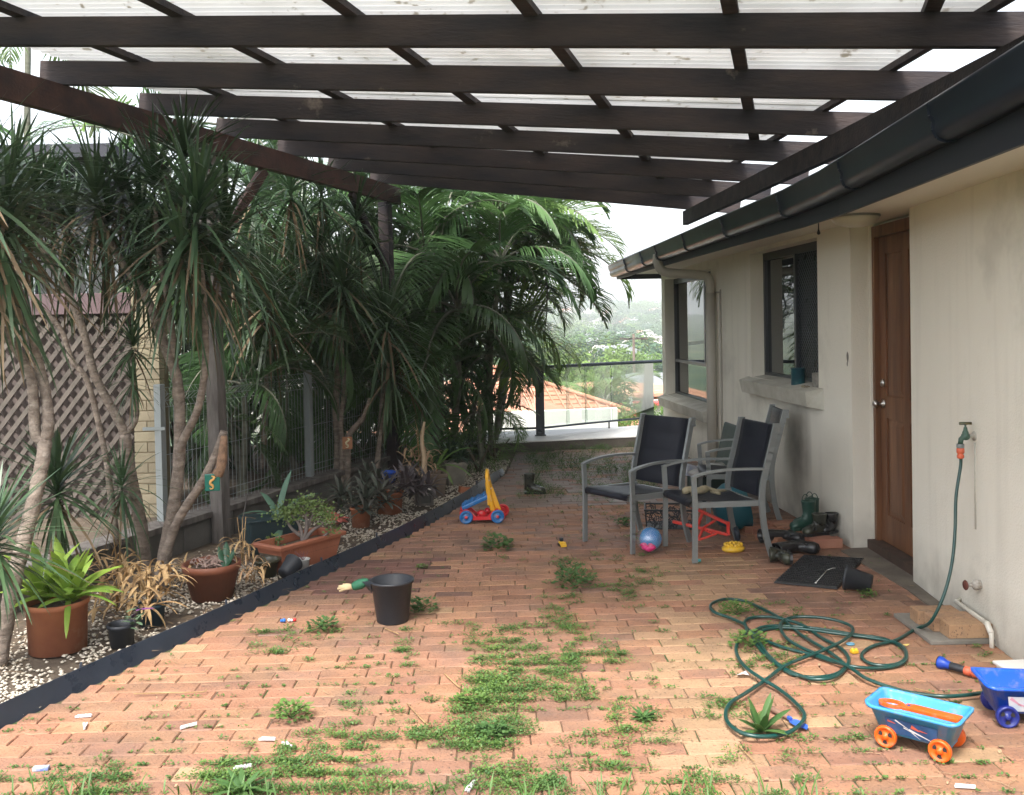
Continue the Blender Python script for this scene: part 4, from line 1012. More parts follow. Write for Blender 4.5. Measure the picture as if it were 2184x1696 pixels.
# upturned toy wheelbarrow
wbw = thing('toy_wheelbarrow', 'tipped over toy wheelbarrow with red frame and teal tub below the chairs', 'toy', (0, 0, 0))
RED = mat('red_plastic', (.62,.035,.022), .38, dirt=(.30,.25,.19), dscale=26, dlo=.52, dhi=.95); TEAL = mat('teal_plastic', (.01,.12,.17), .4)
mb = MB(); M = Matrix.Scale(1.0, 4) @ Matrix.Translation((1.74, 7.70, .185)) @ Matrix.Rotation(rad(78), 4, 'Y') @ Matrix.Rotation(.3, 4, 'Z'); mb.lathe([(0,-.10),(.12,-.098),(.18,.0),(.195,.14),(.205,.14),(.19,0),(.125,-.11),(0,-.11)], 22, M); mb.build('tub', TEAL, wbw)
def a2(x, y, Y): return at(x, y, Y)
mb = MB()
for p, q, w in (((1474,1080,7.35),(1553,1117,7.2),.028), ((1435,1112,7.3),(1552,1140,7.15),.028), ((1499,1092,7.3),(1489,1120,7.25),.02), ((1530,1107,7.25),(1499,1126,7.22),.018), ((1500,1126,7.2),(1489,1151,7.1),.018), ((1489,1152,7.1),(1528,1138,7.12),.018), ((1553,1113,7.2),(1553,1142,7.15),.026), ((1503,1131,7.2),(1520,1138,7.15),.016)):
    mb.bar(a2(*p), a2(*q), w, w*.8, bev=.003)
mb.build('frame', RED, wbw)
mb = MB(); p = a2(1570, 1138, 7.3); M = Matrix.Translation(p) @ Matrix.Rotation(rad(80), 4, 'Y'); mb.lathe([(0,-.02),(.05,-.02),(.06,-.01),(.06,.01),(.05,.02),(0,.02)], 20, M); mb.build('wheel', mat('dark_wheel', (.02,.03,.045), .5), wbw)

# clear bag with blue and pink ball
pb = g(1389, 1184); tb = thing('ball_bag', 'clear plastic bag holding a blue and pink ball beside the chair leg', 'bag', pb+Vector((0, .09, 0)))
BLUM = mat('blue_shiny', (.012,.14,.42), .25, (.05,.3,.6), 7, coat=.4); PNK = mat('pink_shiny', (.55,.03,.16), .3)
FILM = bpy.data.materials.new('clear_film'); FILM.use_nodes = True; N_ = FILM.node_tree.nodes; N_.remove(N_['Principled BSDF'])
_t = N_.new('ShaderNodeBsdfTransparent'); _g = N_.new('ShaderNodeBsdfGlossy'); _g.inputs['Roughness'].default_value = .18; _d = N_.new('ShaderNodeBsdfDiffuse'); _a = N_.new('ShaderNodeMixShader'); _b = N_.new('ShaderNodeMixShader'); _a.inputs[0].default_value = .5; _b.inputs[0].default_value = .16
FILM.node_tree.links.new(_g.outputs[0], _a.inputs[1]); FILM.node_tree.links.new(_d.outputs[0], _a.inputs[2]); FILM.node_tree.links.new(_t.outputs[0], _b.inputs[1]); FILM.node_tree.links.new(_a.outputs[0], _b.inputs[2]); FILM.node_tree.links.new(_b.outputs[0], N_['Material Output'].inputs['Surface'])
rr = random.Random(4); mb = MB(); mb.ball((.01,0,.098), .085, 16, (1,1,1), .02, None, rr); mb.build('ball', BLUM, tb)
mb = MB()
for i in range(8): mb.ball((rr.uniform(-.055,.035), -.055+rr.uniform(-.02,.01), .035+rr.uniform(0,.035)), rr.uniform(.02,.03), 8, (1.3,.8,.8), .15, None, rr)
mb.build('ribbon', PNK, tb)
mb = MB(); mb.ball((0,0,.095), .098, 16, (1.03,1,.97), .035, None, rr); mb.build('film', FILM, tb)

# yellow moulded sand toy
yt = g(1566, 1178); mb = MB(); rr = random.Random(2)
mb.lathe([(.0,.0),(.07,.0),(.085,.012),(.088,.03),(.075,.034),(.07,.05),(.0,.055)], 20, Matrix.Scale(1.0, 4) @ Matrix.Diagonal((1, .75, 1, 1)))
for i in range(12): a = i*.524; mb.ball((.06*math.cos(a), .042*math.sin(a), .052), .017, 8, (1,1,.8))
for i in range(4): mb.ball((.022*math.cos(i*1.57), .018*math.sin(i*1.57), .062), .014, 8)
YEL = mat('yellow_plastic', (.72,.43,.03), .42, dirt=(.30,.25,.19), dscale=26, dlo=.52, dhi=.95)
tag(mb.build('sand_mould', YEL, loc=yt+Vector((0,.03,0)), rot=(0,0,.2)), 'yellow plastic sand mould with knobbly top by the chair foot', 'toy')
TL = mat('turquoise_plastic', (.05,.36,.40), .4)
mb = MB(); mb.box((-.035,-.012,0),(.03,.01,.016),None,.004); mb.box((.01,-.022,0),(.03,.02,.012),None,.003); mb.box((-.03,.0,0),(-.01,.022,.018),None,.003)
tag(mb.build('toy_piece', TL, loc=g(1486,1197), rot=(0,0,-.2)), 'small turquoise toy piece lying on bricks between chair legs', 'toy')
# little yellow digger
dg = thing('toy_digger', 'tiny yellow and black toy digger standing on the bricks left of the armchair', 'toy', g(1198, 1164), .3)
mb = MB(); mb.box((-.02,-.025,.008),(.02,.025,.03),None,.004); mb.box((-.016,-.012,.03),(.016,.02,.034)); mb.build('body', YEL, dg)
mb = MB(); mb.box((-.013,-.01,.034),(.013,.018,.06),None,.003); mb.box((-.026,-.026,0),(-.018,.026,.02),None,.003); mb.box((.018,-.026,0),(.026,.026,.02),None,.003); mb.build('cab', BLKP, dg)
mb = MB(); mb.bar((-.022,-.02,.03),(-.02,-.045,.01),.006,.008); mb.bar((.022,-.02,.03),(.02,-.045,.01),.006,.008); mb.box((-.022,-.05,.0),(.022,-.044,.018)); mb.build('shovel', YEL, dg)

# ================================================================== BOOTS, MAT, POT BY THE DOOR
def boot(name_l, h, L, m_, loc, rz, sole=None, group=None, rot=None, loops=False, w=1.0, cat='boot'):
    t = thing('rubber_boot', name_l, cat, loc, rz, group)
    if rot: t.rotation_euler = rot
    mb = MB(); n = 14; secs = []
    # cross sections from toe to heel then up
    rs = .045*w*(h/.24)
    q = h/.24
    prof = [(L*.645, .03, .010, .016, -1, 0), (L*.61, .034, .028, .034, -1, 0), (L*.45, .04, .036, .043, -1, 0), (L*.24, .046, .044, .038, -1, .1), (L*.08, .056, .060, .036, -.85, .5),
            (0, .078, .068, .038, -.5, .85), (-.004, .5*h, .050, .041, -.08, 1), (-.004, .68*h, .05, .046, 0, 1), (-.002, .85*h, .053, .05, 0, 1), (0, h, .056, .054, 0, 1)]
    vs = []; fs = []
    for (x, z, a, b, dx, dz) in prof:
        l = math.hypot(dx, dz); dx /= l; dz /= l
        for j in range(n):
            th = 2*math.pi*j/n; u = a*math.cos(th)*w; v = b*math.sin(th)*w
            vs.append((x - dz*u, v, max(.012, z + dx*u)))
    K = len(prof)
    for k in range(K-1):
        for j in range(n): fs.append((k*n+j, (k+1)*n+j, (k+1)*n+(j+1)%n, k*n+(j+1)%n))
    fs.append(tuple(range(n)))
    mb.add(vs, fs, None, True); mb.build('shaft', m_, t)
    mb = MB(); poly = [(-.055*w,-.024*w),(-.03*w,-.034*w),(L*.2,-.03*w),(L*.45,-.04*w),(L*.6,-.03*w),(L*.665,0),(L*.6,.03*w),(L*.45,.04*w),(L*.2,.03*w),(-.03*w,.034*w),(-.055*w,.024*w)]
    mb.prism(poly, 0, .02); mb.build('sole', sole or RUBB, t)
    mb = MB(); mb.lathe([(.056*w,h-.012),(.06*w,h),(.05*w,h),(.047*w,h-.06)], 14, Matrix.Diagonal((1,.87,1,1))); mb.build('collar', m_, t)
    if loops:
        for s in (-1, 1):
            mb = MB(); mb.tube([(.03*math.cos(a), s*.04*w, h-.01+.055*math.sin(a)) for a in [k*math.pi/10 for k in range(11)]], .0035, 6, False); mb.build('pull_loop', m_, t)
    return t
GBT = mat('green_boot', (.016,.055,.04), .35, (.024,.07,.055), 6); CAMO = mat('camo_boot', (.012,.013,.014), .3, (.05,.055,.035), 16)
# low brick stack next to the wall
stk = thing('brick_stack', 'loose pavers laid as a low step against the wall under the boots', 'bricks')
BRKS = mat('loose_brick', (.30,.13,.08), .8, (.36,.18,.11), 7, .3, 60, objrand=.2)
rr = random.Random(14)
mm_ = MB(); mm_.box((-.113,-.053,0),(.113,.053,.07),None,.005); bme = mm_.mesh('brick', BRKS)
base = g(1766, 1171)
for (dx, dy, dz, rz) in ((0.0,.06,0,.03),(-.05,.18,0,.05),(-.08,.30,0,.02),(-.10,.42,0,.04),(-.13,.54,0,.02),(-.16,.66,0,.05),(-.27,.25,-.015,.6),(-.33,.38,-.02,.7),(-.30,.52,-.02,.1),(-.36,.64,-.02,.05)):
    link('brick', bme, stk, base+Vector((dx-.0, dy, dz)), (0, 0, rz))
zb = .071
pG = at(1745, 1130, base.y+.34)
boot('green rubber boot with pull loops standing upright on the pavers', .22, .24, GBT, (base.x-.03, base.y+.36, zb), rad(195), group=None, loops=True, sole=GBT)
boot('second green rubber boot with loops, half hidden behind its pair', .22, .24, GBT, (base.x+.03, base.y+.46, zb), rad(190), loops=True, sole=GBT)
boot('dark camouflage boot standing in front of the green pair', .16, .22, CAMO, (base.x-.01, base.y+.16, zb), rad(200))
boot('plain black boot standing between the camouflage boot and the wall', .15, .18, RUBB, (base.x+.10, base.y+.22, zb), rad(215))
boot('black rubber boot lying on its side, farthest from the mat', .27, .27, RUBB, g(1700, 1162)+Vector((0,.10,.055)), 0, rot=(rad(88), 0, rad(-78)))
boot('black rubber boot lying on its side between another boot and the dark shoe', .26, .27, RUBB, g(1716, 1182)+Vector((0,.08,.055)), 0, rot=(rad(92), 0, rad(-58)))
boot('squat camouflage boot lying at the corner of the door mat', .14, .22, CAMO, g(1690, 1203)+Vector((0,.04,.05)), 0, rot=(rad(88), 0, rad(-100)))
gb = boot('single black gumboot standing alone on the wet bricks near the kerb', .205, .25, CAMO, g(1130, 1053), rad(-8))

mt_ = thing('door_mat', 'black rubber door mat lying askew in front of the wooden door', 'mat')
cs = [g(1650, 1244), g(1786, 1258), g(1844, 1193), g(1714, 1186)]
mb = MB(); mb.add([(p.x, p.y, .001) for p in cs]+[(p.x+(sum((q.x for q in cs))/4-p.x)*.03, p.y+(sum((q.y for q in cs))/4-p.y)*.03, .013) for p in cs], [(0,1,5,4),(1,2,6,5),(2,3,7,6),(3,0,4,7),(4,5,6,7)]); mb.build('base', RUBB, mt_)
mb = MB()
for i in range(1, 26):
    for j in range(1, 18):
        u, v = i/26, j/18; p = cs[0].lerp(cs[1], u).lerp(cs[3].lerp(cs[2], u), v); mb.box((p.x-.006, p.y-.008, .0125), (p.x+.006, p.y+.008, .017))
mb.build('nubs', mat('mat_nubs', (.016,.017,.019), .7), mt_)['kind'] = 'stuff'
mb = MB()
for a, b in (((1740,1243),(1764,1216)),((1764,1216),(1782,1212))):
    P_, Q_ = g(*a, .019), g(*b, .019); mb.tube([P_, (P_+Q_)/2+Vector((.01,.01,.004)), Q_], .003, 5)
mb.ball(g(1740,1243,.02), .009, 8, (1,1,.6)); tag(mb.build('plastic_spoon', mat('grey_white', (.5,.5,.48), .5)), 'thin pale broken plastic stick lying on the black door mat', 'litter')
lp = thing('nursery_pot', 'black nursery pot lying on its side beside the door mat', 'pot', g(1838, 1268)+Vector((0,.06,.072)))
lp.rotation_euler = (rad(90), 0, rad(62))
mb = MB(); mb.lathe([(0,-.08),(.052,-.08),(.07,.06),(.078,.062),(.078,.078),(.068,.078),(.05,-.07),(0,-.07)], 24); mb.build('body', BLKP, lp)
mb = MB(); mb.lathe([(.0,.055),(.03,.06),(.066,.055)], 16); mb.build('potting_mix', SOIL, lp)
lp.rotation_euler = (rad(82), 0, rad(240))

# ================================================================== TAP, HOSE, PIPES
def nwall(px, py, off=0.0):
    p = onplane(px, py, NA, NU); return p + Vector((-1, 0, 0))*off
BRASS = mat('old_brass', (.20,.16,.08), .45, (.09,.12,.09), 20, metal=.7); GRN = mat('green_tap', (.03,.08,.06), .5, (.06,.11,.08), 20)
tp = thing('garden_tap', 'old brass garden tap with orange hose connector on the near wall', 'tap')
w0 = nwall(2079, 930); o = w0 + Vector((-.135, 0, -.0))
T0 = at(2057, 932, w0.y-.0); off = (w0-T0)
b0 = Vector((w0.x-.055, w0.y-.01, w0.z)); 
mb = MB(); mb.tube([w0+Vector((.02,0,0)), w0+Vector((-.03,0,0)), b0], [.014,.012,.012], 10); mb.lathe([(0,0),(.026,0),(.026,.006),(0,.006)], 16, Matrix.Translation(w0) @ Matrix.Rotation(-math.pi/2, 4, 'Y')); mb.build('inlet_pipe', mat('tap_plaster', (.45,.43,.38), .8), tp)
mb = MB(); mb.ball(b0, .022, 12, (1.1,1,1)); mb.tube([b0, b0+Vector((-.012,0,-.005)), b0+Vector((-.024,0,-.015)), b0+Vector((-.028,0,-.04))], [.016,.015,.014,.013], 10); mb.lathe([(.017,0),(.016,.012),(.011,.02),(.009,.036),(.005,.04),(.005,.056)], 14, Matrix.Translation(b0+Vector((0,0,.012)))); mb.build('body', GRN, tp)
mb = MB(); z = b0.z+.07
mb.tube([(b0.x-.032, b0.y, z), (b0.x+.032, b0.y, z)], [.008,.008], 8); mb.tube([(b0.x, b0.y-.02, z), (b0.x, b0.y+.02, z)], .006, 8); mb.build('handle', BRASS, tp)
for s in (-1, 0, 1): pass
ORG = mat('faded_orange_plastic', (.62,.13,.055), .5, (.5,.10,.05), 9)
e0 = b0+Vector((-.028, 0, -.04))
mb = MB(); M = Matrix.Translation(e0); mb.lathe([(.018,0),(.020,-.005),(.020,-.020),(.018,-.022)], 14, M); mb.build('collar', mat('grey_plastic', (.18,.2,.2), .5), tp)
mb = MB(); mb.lathe([(.017,-.022),(.020,-.025),(.020,-.048),(.015,-.053),(.015,-.058),(.018,-.061),(.018,-.076),(.012,-.08)], 14, M); mb.build('hose_connector', ORG, tp)
# hose
HC = lambda x, y: (1441.4+.34*x, 1179.4+.34*y)
air = [(1728,60),(1722,150),(1700,235),(1650,340),(1600,400)]
path = [e0+Vector((0,0,-.07))]
hx = [(2044,985,.22),(2040,1040,.17),(2040,1100,.14),(2039,1150,.13)]
wy = w0.y
path.append(e0+Vector((0,0,-.12)))
zc = [(2039,1060,w0.y-.03),(2037,1130,w0.y-.06),(2032,1190,w0.y-.1),(2022,1240,w0.y-.13),(2006,1287,w0.y-.15),(1983,1328,w0.y-.12)]
for x, y, Yv in zc:
    path.append(at(x, y, Yv))
grd = [(1500,480),(1380,548),(1250,580),(1180,620),(1168,660),(1230,697),(1330,706),(1420,682),(1443,630),(1390,575),(1290,535),(1120,512),(930,480),(760,462),(600,458),(510,478),(482,525),(530,605),(620,690),(720,757),(860,780),(990,765),(1060,722),(1085,665),(1030,595),(910,530),(800,455),(660,412),(540,400),(450,415),(435,460),(520,525),(650,585),(850,640),(1050,700),(1190,722),(1340,718),(1435,680),(1440,610),(1370,560),(1200,530),(1000,505),(800,478),(620,472),(510,505),(530,570),(600,660),(700,735),(850,790),(980,782),(1050,740),(1060,700),(960,620),(860,560),(780,510),(700,440),(640,400),(540,350),(430,302),(310,290),(222,322),(235,368),(330,405),(430,450),(440,500),(395,550),(378,620),(430,710),(540,790),(640,850),(740,930),(805,1010),(785,1070),(700,1130),(560,1152),(430,1135),(340,1080),(312,1010),(345,940),(430,885),(560,800),(700,700),(950,600),(1085,525),(1108,470),(1030,430),(900,405),(760,402),(680,422),(656,462),(690,530),(780,590),(900,640),(1080,712),(1200,790),(1400,860),(1560,890),(1700,900),(1860,888),(1990,868)]
for i, (x, y) in enumerate(grd):
    D_ = HC(x, y); path.append(g(D_[0], D_[1], .011 + (.012 if i > 20 else 0)*(.5+.5*math.sin(i*1.7)) + (.01 if i > 60 else 0)))
HOSE = mat('dark_green_hose', (.004,.046,.040), .33, spec=.6, dirt=(.04,.06,.05), dscale=18, dlo=.5, dhi=.8)
mb = MB(); mb.tube(smooth_path(path, 7), .0088, 8); tag(mb.build('garden_hose', HOSE), 'dark green garden hose hanging from the tap and coiled loosely on the bricks', 'hose')
# nozzle
nz = thing('hose_nozzle', 'blue and black hose spray nozzle with orange end near the toy wagons', 'nozzle', (0,0,0))
p0, p1 = g(2002, 1412, .03), g(2085, 1438, .025); ax = (p1-p0).normalized(); M = Matrix.Translation(p0) @ ax.to_track_quat('Z', 'Y').to_matrix().to_4x4()
Ln = (p1-p0).length
mb = MB(); mb.lathe([(0,.004),(.026,.003),(.029,0),(.029,.02),(.02,.035)], 18, M); mb.build('spray_head', BLKP, nz)
mb = MB(); mb.lathe([(.0295,.004),(.03,.018),(.022,.035),(.019,.05),(.019,.06)], 18, M); mb.build('head_ring', mat('royal_blue_plastic', (.01,.05,.35), .35), nz)
mb = MB(); mb.lathe([(.017,.05),(.019,.09),(.017,.13),(.016,Ln*.7)], 14, M); mb.build('grip', BLKP, nz)
mb = MB(); mb.lathe([(.019,Ln*.68),(.021,Ln*.7),(.021,Ln*.84),(.015,Ln*.85),(.015,Ln*.88),(.02,Ln*.89),(.019,Ln),(.010,Ln),(.010,Ln*.95)], 14, M); mb.build('connector', ORG, nz)

# stop valve
wv = nwall(2092, 1247); sv = thing('stop_valve', 'stop valve with small rusty round handle low on the near wall', 'valve', wv)
mb = MB(); mb.tube([(.01,0,0),(-.03,0,0)], [.024,.02], 10); mb.ball((-.025,0,0), .026, 10, (1,1,1.2)); mb.tube([(-.03,0,0),(-.075,-.005,0)], [.012,.009], 8); mb.build('body', mat('painted_valve', (.48,.46,.42), .7, (.2,.16,.12), 25), sv)
mb = MB(); M = Matrix.Translation((-.085,-.005,0)) @ Matrix.Rotation(math.pi/2, 4, 'Y'); mb.lathe([(0,-.004),(.024,-.005),(.028,0),(.024,.006),(0,.006)], 12, M); mb.build('handle', mat('rust_red', (.12,.035,.025), .8), sv)
# pvc drain pipe and wall conduit
a, b, c_, d_ = nwall(2052, 1283, .035), nwall(2120, 1330, .035), nwall(2129, 1352, .035), nwall(2131, 1395, .035)
mb = MB(); mb.tube([a+Vector((.04,.02,.01)), a, a.lerp(b,.5), b, c_, d_], .0125, 10); mb.tube([b+Vector((0,.02,0)), b, c_], .0155, 10); tag(mb.build('drain_pipe', PVC), 'white pvc drain pipe running down the wall behind the loose bricks', 'pipe')
a, b = nwall(2080, 945, .0), nwall(2093, 1235, .0); b.y = a.y; b.x = a.x; b = onplane(2090, 1235, NA, NU)
mb = MB(); mb.tube([(a.x-.0, a.y, a.z), (a.x-.0, a.y, .55)], .007, 8); tag(mb.build('wall_conduit', REND2), 'slim painted water pipe between garden tap and stop valve', 'pipe')
# brick pile beneath
bp_ = thing('brick_step', 'three pale pavers stacked as a step below the drain pipe', 'bricks')
BRKY = mat('sandy_brick', (.34,.20,.11), .85, (.40,.25,.145), 5, .5, 60, objrand=.12, dirt=(.2,.14,.1), dscale=9, dlo=.5, dhi=.75, speck=(.12,.08,.06))
mm_ = MB(); mm_.box((-.114,-.055,0),(.114,.055,.073),None,.004); bm2 = mm_.mesh('brick', BRKY)
q = g(2072, 1372); 
mb = MB(); mb.box((-.2,-.06,0),(.16,.42,.022),None,.004); mb.build('base_slab', CONC, bp_, loc=q+Vector((-.02,.04,0)))
for (dx, dy, rz) in ((-.0,.06,.0),(-.03,.178,.02),(-.06,.295,-.02)): link('brick', bm2, bp_, q+Vector((dx,dy,.023)), (0,0,rz))
# white tub at the frame edge
mb = MB(); wt = thing('white_tub', 'white plastic tub against the wall cut by the right edge', 'tub', (2.325, 4.26, 0), .05)
mb.box((-.10,-.12,0),(.10,.12,.085),None,.02); mb.build('body', mat('white_plastic', (.6,.59,.56), .5), wt); mb = MB(); mb.box((-.107,-.13,.08),(.107,.13,.095),None,.006); mb.build('rim', mat('white_plastic', (.6,.59,.56), .5), wt)
# wall hook
mb = MB(); p = at(1746, 497, 6.9); mb.tube([p+Vector((0,0,.12)), p+Vector((0,0,.03)), p], [.004,.004,.012], 8); mb.ball(p, .014, 8); tag(mb.build('cable_end', BLKP), 'short dark cable end dangling from the eave by the window', 'cable')
# hole patch on the wall
p = onplane(1808, 762, FA, FU); mb = MB(); rr = random.Random(8); mb.ball((0,0,0), .02, 10, (.25,1,2.0), .2, None, rr); mb.ball((0,.01,-.05), .012, 8, (.3,1,1.6), .2, None, rr); tag(mb.build('plaster_patch', CONC, loc=p), 'small crumbled plaster patch on the wall left of the door', 'patch')
# things on the sill
def sillp(px, off=.0): p = onplane(px, 800, FA, FU); return Vector((p.x+off, p.y, W2z0))
p = sillp(1697, .02); ct = thing('paint_tin', 'teal and navy paint tin standing on the larger window sill', 'tin', (p.x, p.y, W2z0-.01))
mb = MB(); mb.lathe([(0,0),(.056,0),(.058,.004),(.057,.14),(.062,.146),(.062,.152),(.054,.152),(.052,.02),(0,.02)], 20); mb.build('body', mat('teal_label', (.01,.04,.06), .4, (.015,.11,.13), 8), ct)
mb = MB(); mb.tube([(.06*math.cos(a), .06*math.sin(a), .15+.0*math.sin(a)-.05*abs(math.sin(a*.5))) for a in [k*.3 for k in range(11)]], .002, 4); mb.build('handle', METAL, ct)
p = sillp(1738, .03); mb = MB(); mb.box((-.03,-.05,0),(.03,.05,.13),None,.004); tag(mb.build('cardboard_box', mat('worn_box', (.28,.27,.24), .8, (.12,.11,.10), 14), loc=(p.x, p.y, W2z0-.008), rot=(0,-.06,.1)), 'small worn grey box on the sill at the window edge', 'box')
p = sillp(1724, -.04); mb = MB(); rr = random.Random(6)
for i in range(6): mb.ball((rr.uniform(-.03,.03), rr.uniform(-.05,.05), .012), rr.uniform(.01,.018), 8, (1,1.3,.8), .2, None, rr)
tag(mb.build('shell_heap', mat('shells', (.45,.42,.27), .8, (.1,.06,.05), 30), loc=(p.x, p.y, W2z0-.012)), 'little heap of shells and stones on the sill beside the tin', 'shells')

# ================================================================== WAGONS
HOLE_SHADE = mat('wheel_hole_shade', (.02,.018,.018), .9)  # dark flats on the solid disc, painted as the shade of wheel holes
def wagon(label, body_m, wheel_m, loc, rz, s=1.0, decal=None):
    t = thing('toy_wagon', label, 'toy wagon', loc, rz); t.scale = (s, s, s)
    L0, W0, L1, W1 = .135, .075, .175, .108; zb_, zt = .05, .155
    def rr_(l, w, r=.03, n=4):
        pts = []
        for cx_, cy_, a0 in ((l-r, w-r, 0), (-l+r, w-r, 90), (-l+r, -w+r, 180), (l-r, -w+r, 270)):
            for k in range(n+1): a = rad(a0+90*k/n); pts.append((cx_+r*math.cos(a), cy_+r*math.sin(a)))
        return pts
    rings = [(rr_(L0,W0), zb_), (rr_(L1-.008,W1-.008), zt-.012), (rr_(L1+.006,W1+.006,.036), zt-.012), (rr_(L1+.008,W1+.008,.038), zt), (rr_(L1-.004,W1-.004), zt+.002), (rr_(L1-.008,W1-.008), zt-.008), (rr_(L0-.004,W0-.004), zb_+.006)]
    vs = []; fs = []; n = len(rings[0][0])
    for r_, z in rings: vs += [(x, y, z+(.012*(abs(x)/L1)**3)) for x, y in r_]
    for k in range(len(rings)-1):
        for j in range(n): fs.append((k*n+j, k*n+(j+1)%n, (k+1)*n+(j+1)%n, (k+1)*n+j))
    fs += [tuple(range(n))[::-1], tuple((len(rings)-1)*n+j for j in range(n))]
    mb = MB(); mb.add(vs, fs, None, True); mb.build('tub', body_m, t)
    # axle housings
    for x in (-.10, .105): mb = MB(); mb.box((x-.02, -.07, .03), (x+.02, .07, zb_+.003), None, .004); mb.build('axle_block', body_m, t)
    for x in (-.10, .105):
        for sgn in (-1, 1):
            M = Matrix.Translation((x, sgn*.088, .043)) @ Matrix.Rotation(-sgn*math.pi/2, 4, 'X')
            mb = MB(); mb.lathe([(0,-.010),(.040,-.012),(.043,-.008),(.043,.008),(.040,.013),(.034,.012),(.030,.006),(.012,.006),(.011,.013),(.007,.016),(0,.016)], 28, M)
            for k in range(3):
                a = k*2.094+.5; mb.mi = 1; mb.add([(math.cos(a+q_)*r_, math.sin(a+q_)*r_, .0075) for (q_, r_) in ((-.3,.014),(.3,.014),(.42,.027),(0,.029),(-.42,.027))], [(0,1,2,3,4)], M, False)
            mb.mi = 0
            mb.build('wheel', [wheel_m, HOLE_SHADE], t)
    if decal:
        # flat printed sticker on the near long side (bent along the wall slope)
        def SP(u, v, o=.0025):
            z = zb_+.012+v*(zt-zb_-.042); f = (z-zb_)/(zt-zb_-.012); w = W0+(W1-.008-W0)*f; return (u, -(w+o), z)
        mb = MB(); mb.add([SP(-.09,0),SP(.09,0),SP(.10,1),SP(-.10,1)], [(0,1,2,3)]); st = mb.build('sticker', decal[0], t)
        for col, quads in decal[1]:
            mb = MB()
            for (u0,v0,u1,v1,w_) in quads:
                du, dv = u1-u0, (v1-v0)*.06; l = math.hypot(du, dv); nu, nv = -dv/l*w_, du/l*w_/.06
                mb.add([SP(u0-nu,v0-nv,.0035),SP(u1-nu*.3,v1-nv*.3,.0035),SP(u1+nu*.3,v1+nv*.3,.0035),SP(u0+nu,v0+nv,.0035)], [(0,1,2,3)])
            mb.build('print', col, st)['kind'] = 'stuff'
    return t
CY_ = mat('sky_blue_plastic', (.045,.27,.55), .36, dirt=(.30,.25,.19), dscale=26, dlo=.52, dhi=.95); OR_ = mat('orange_plastic', (.66,.10,.008), .36, dirt=(.30,.25,.19), dscale=26, dlo=.52, dhi=.95); RB_ = mat('blue_plastic', (.006,.09,.55), .3, dirt=(.30,.25,.19), dscale=26, dlo=.52, dhi=.95); NB_ = mat('navy_plastic', (.012,.022,.17), .35)
dk = mat('sticker_navy', (.012,.045,.12), .4, (.02,.08,.2), 20); wp = mat('print_white', (.6,.6,.6), .4); rp2 = mat('print_red', (.5,.09,.05), .4); lbp = mat('sticker_light', (.45,.55,.65), .5, (.6,.6,.62), 30); pkp = mat('print_pink', (.6,.3,.42), .5)
w1_ = wagon('sky blue toy wagon with orange wheels and orange handle laid inside', CY_, OR_, (1.575, 3.70, 0), rad(-41), 1.0,
   (dk, [(wp, [(-.06,.95,-.01,.5,.003),(-.01,.5,.07,.08,.004),(.0,.35,.03,.0,.002),(-.03,.55,.01,.3,.002)]), (rp2, [(-.09,.8,-.06,.7,.004),(.0,.75,.03,.55,.008),(.03,.6,.06,.55,.003)])]))
w1_.location = (1.585, 3.72, 0)
h = thing('wagon_handle', 'orange pull handle with ring end resting inside the sky blue wagon', 'handle', w1_.location, rad(-41))
mb = MB(); n = 24; cx_ = -.105
poly_o = []; vs = []; fs = []
for k in range(n): a = 2*math.pi*k/n; vs += [(cx_+.052*math.cos(a), .036*math.sin(a), .138), (cx_+.036*math.cos(a), .021*math.sin(a), .138), (cx_+.052*math.cos(a), .036*math.sin(a), .150), (cx_+.036*math.cos(a), .021*math.sin(a), .150)]
for k in range(n):
    a, b = k*4, ((k+1)%n)*4; fs += [(a, b, b+2, a+2), (a+1, a+3, b+3, b+1), (a+2, b+2, b+3, a+3), (a, a+1, b+1, b)]
mb.add(vs, fs, None, False); mb.bar((-.055,0,.145), (-.02,-.004,.148), .052, .014, bev=.003); mb.bar((-.03,-.003,.148), (.165,-.03,.158), .046, .018, bev=.004); mb.build('ring', OR_, h)
mb = MB(); mb.lathe([(0,.004),(.006,.003),(.007,0)], 10, Matrix.Translation((-.038,-.002,.153))); mb.build('rivet', NB_, h)
w2_ = wagon('royal blue toy wagon with navy wheels cut by the right picture edge', RB_, NB_, (2.10, 3.93, 0), rad(-9), 1.06,
   (lbp, [(pkp, [(-.09,.9,-.05,.4,.006),(-.06,.5,-.02,.3,.004)]), (dk, [(-.03,.9,.03,.2,.004),(.0,.6,.06,.5,.006),(.05,.9,.08,.3,.005)])]))
w2_.location = (2.135, 3.95, 0)
# trowel
tr_ = thing('toy_trowel', 'child trowel with blue blade and worn wooden handle inside the hose loop', 'trowel', (0,0,0))
a, b, c_ = g(1645, 1512, .014), g(1681, 1530, .014), g(1720, 1556, .006)
mb = MB(); mb.tube([a, a.lerp(b, .5), b], [.013,.011,.009], 10); mb.build('handle', mat('worn_wood', (.22,.13,.09), .8), tr_)
dv = (c_-b).normalized(); nv = Vector((-dv.y, dv.x, 0)); L = (c_-b).length
mb = MB(); mb.bar(b, b+dv*.02, .014, .012); pr = [(0.02,.012),(.035,.024),(.06,.027),(L-.02,.024),(L,.008)]
vs = []
for u, w in pr: q = b+dv*u; vs += [(*(q+nv*w).xy, .012), (q.x, q.y, .004), (*(q-nv*w).xy, .012)]
fs = []
for k in range(len(pr)-1): fs += [(3*k,3*k+1,3*k+4,3*k+3),(3*k+1,3*k+2,3*k+5,3*k+4)]
mb.add(vs, fs, None, True); mb.build('blade', mat('trowel_blue', (.04,.12,.5), .4), tr_)
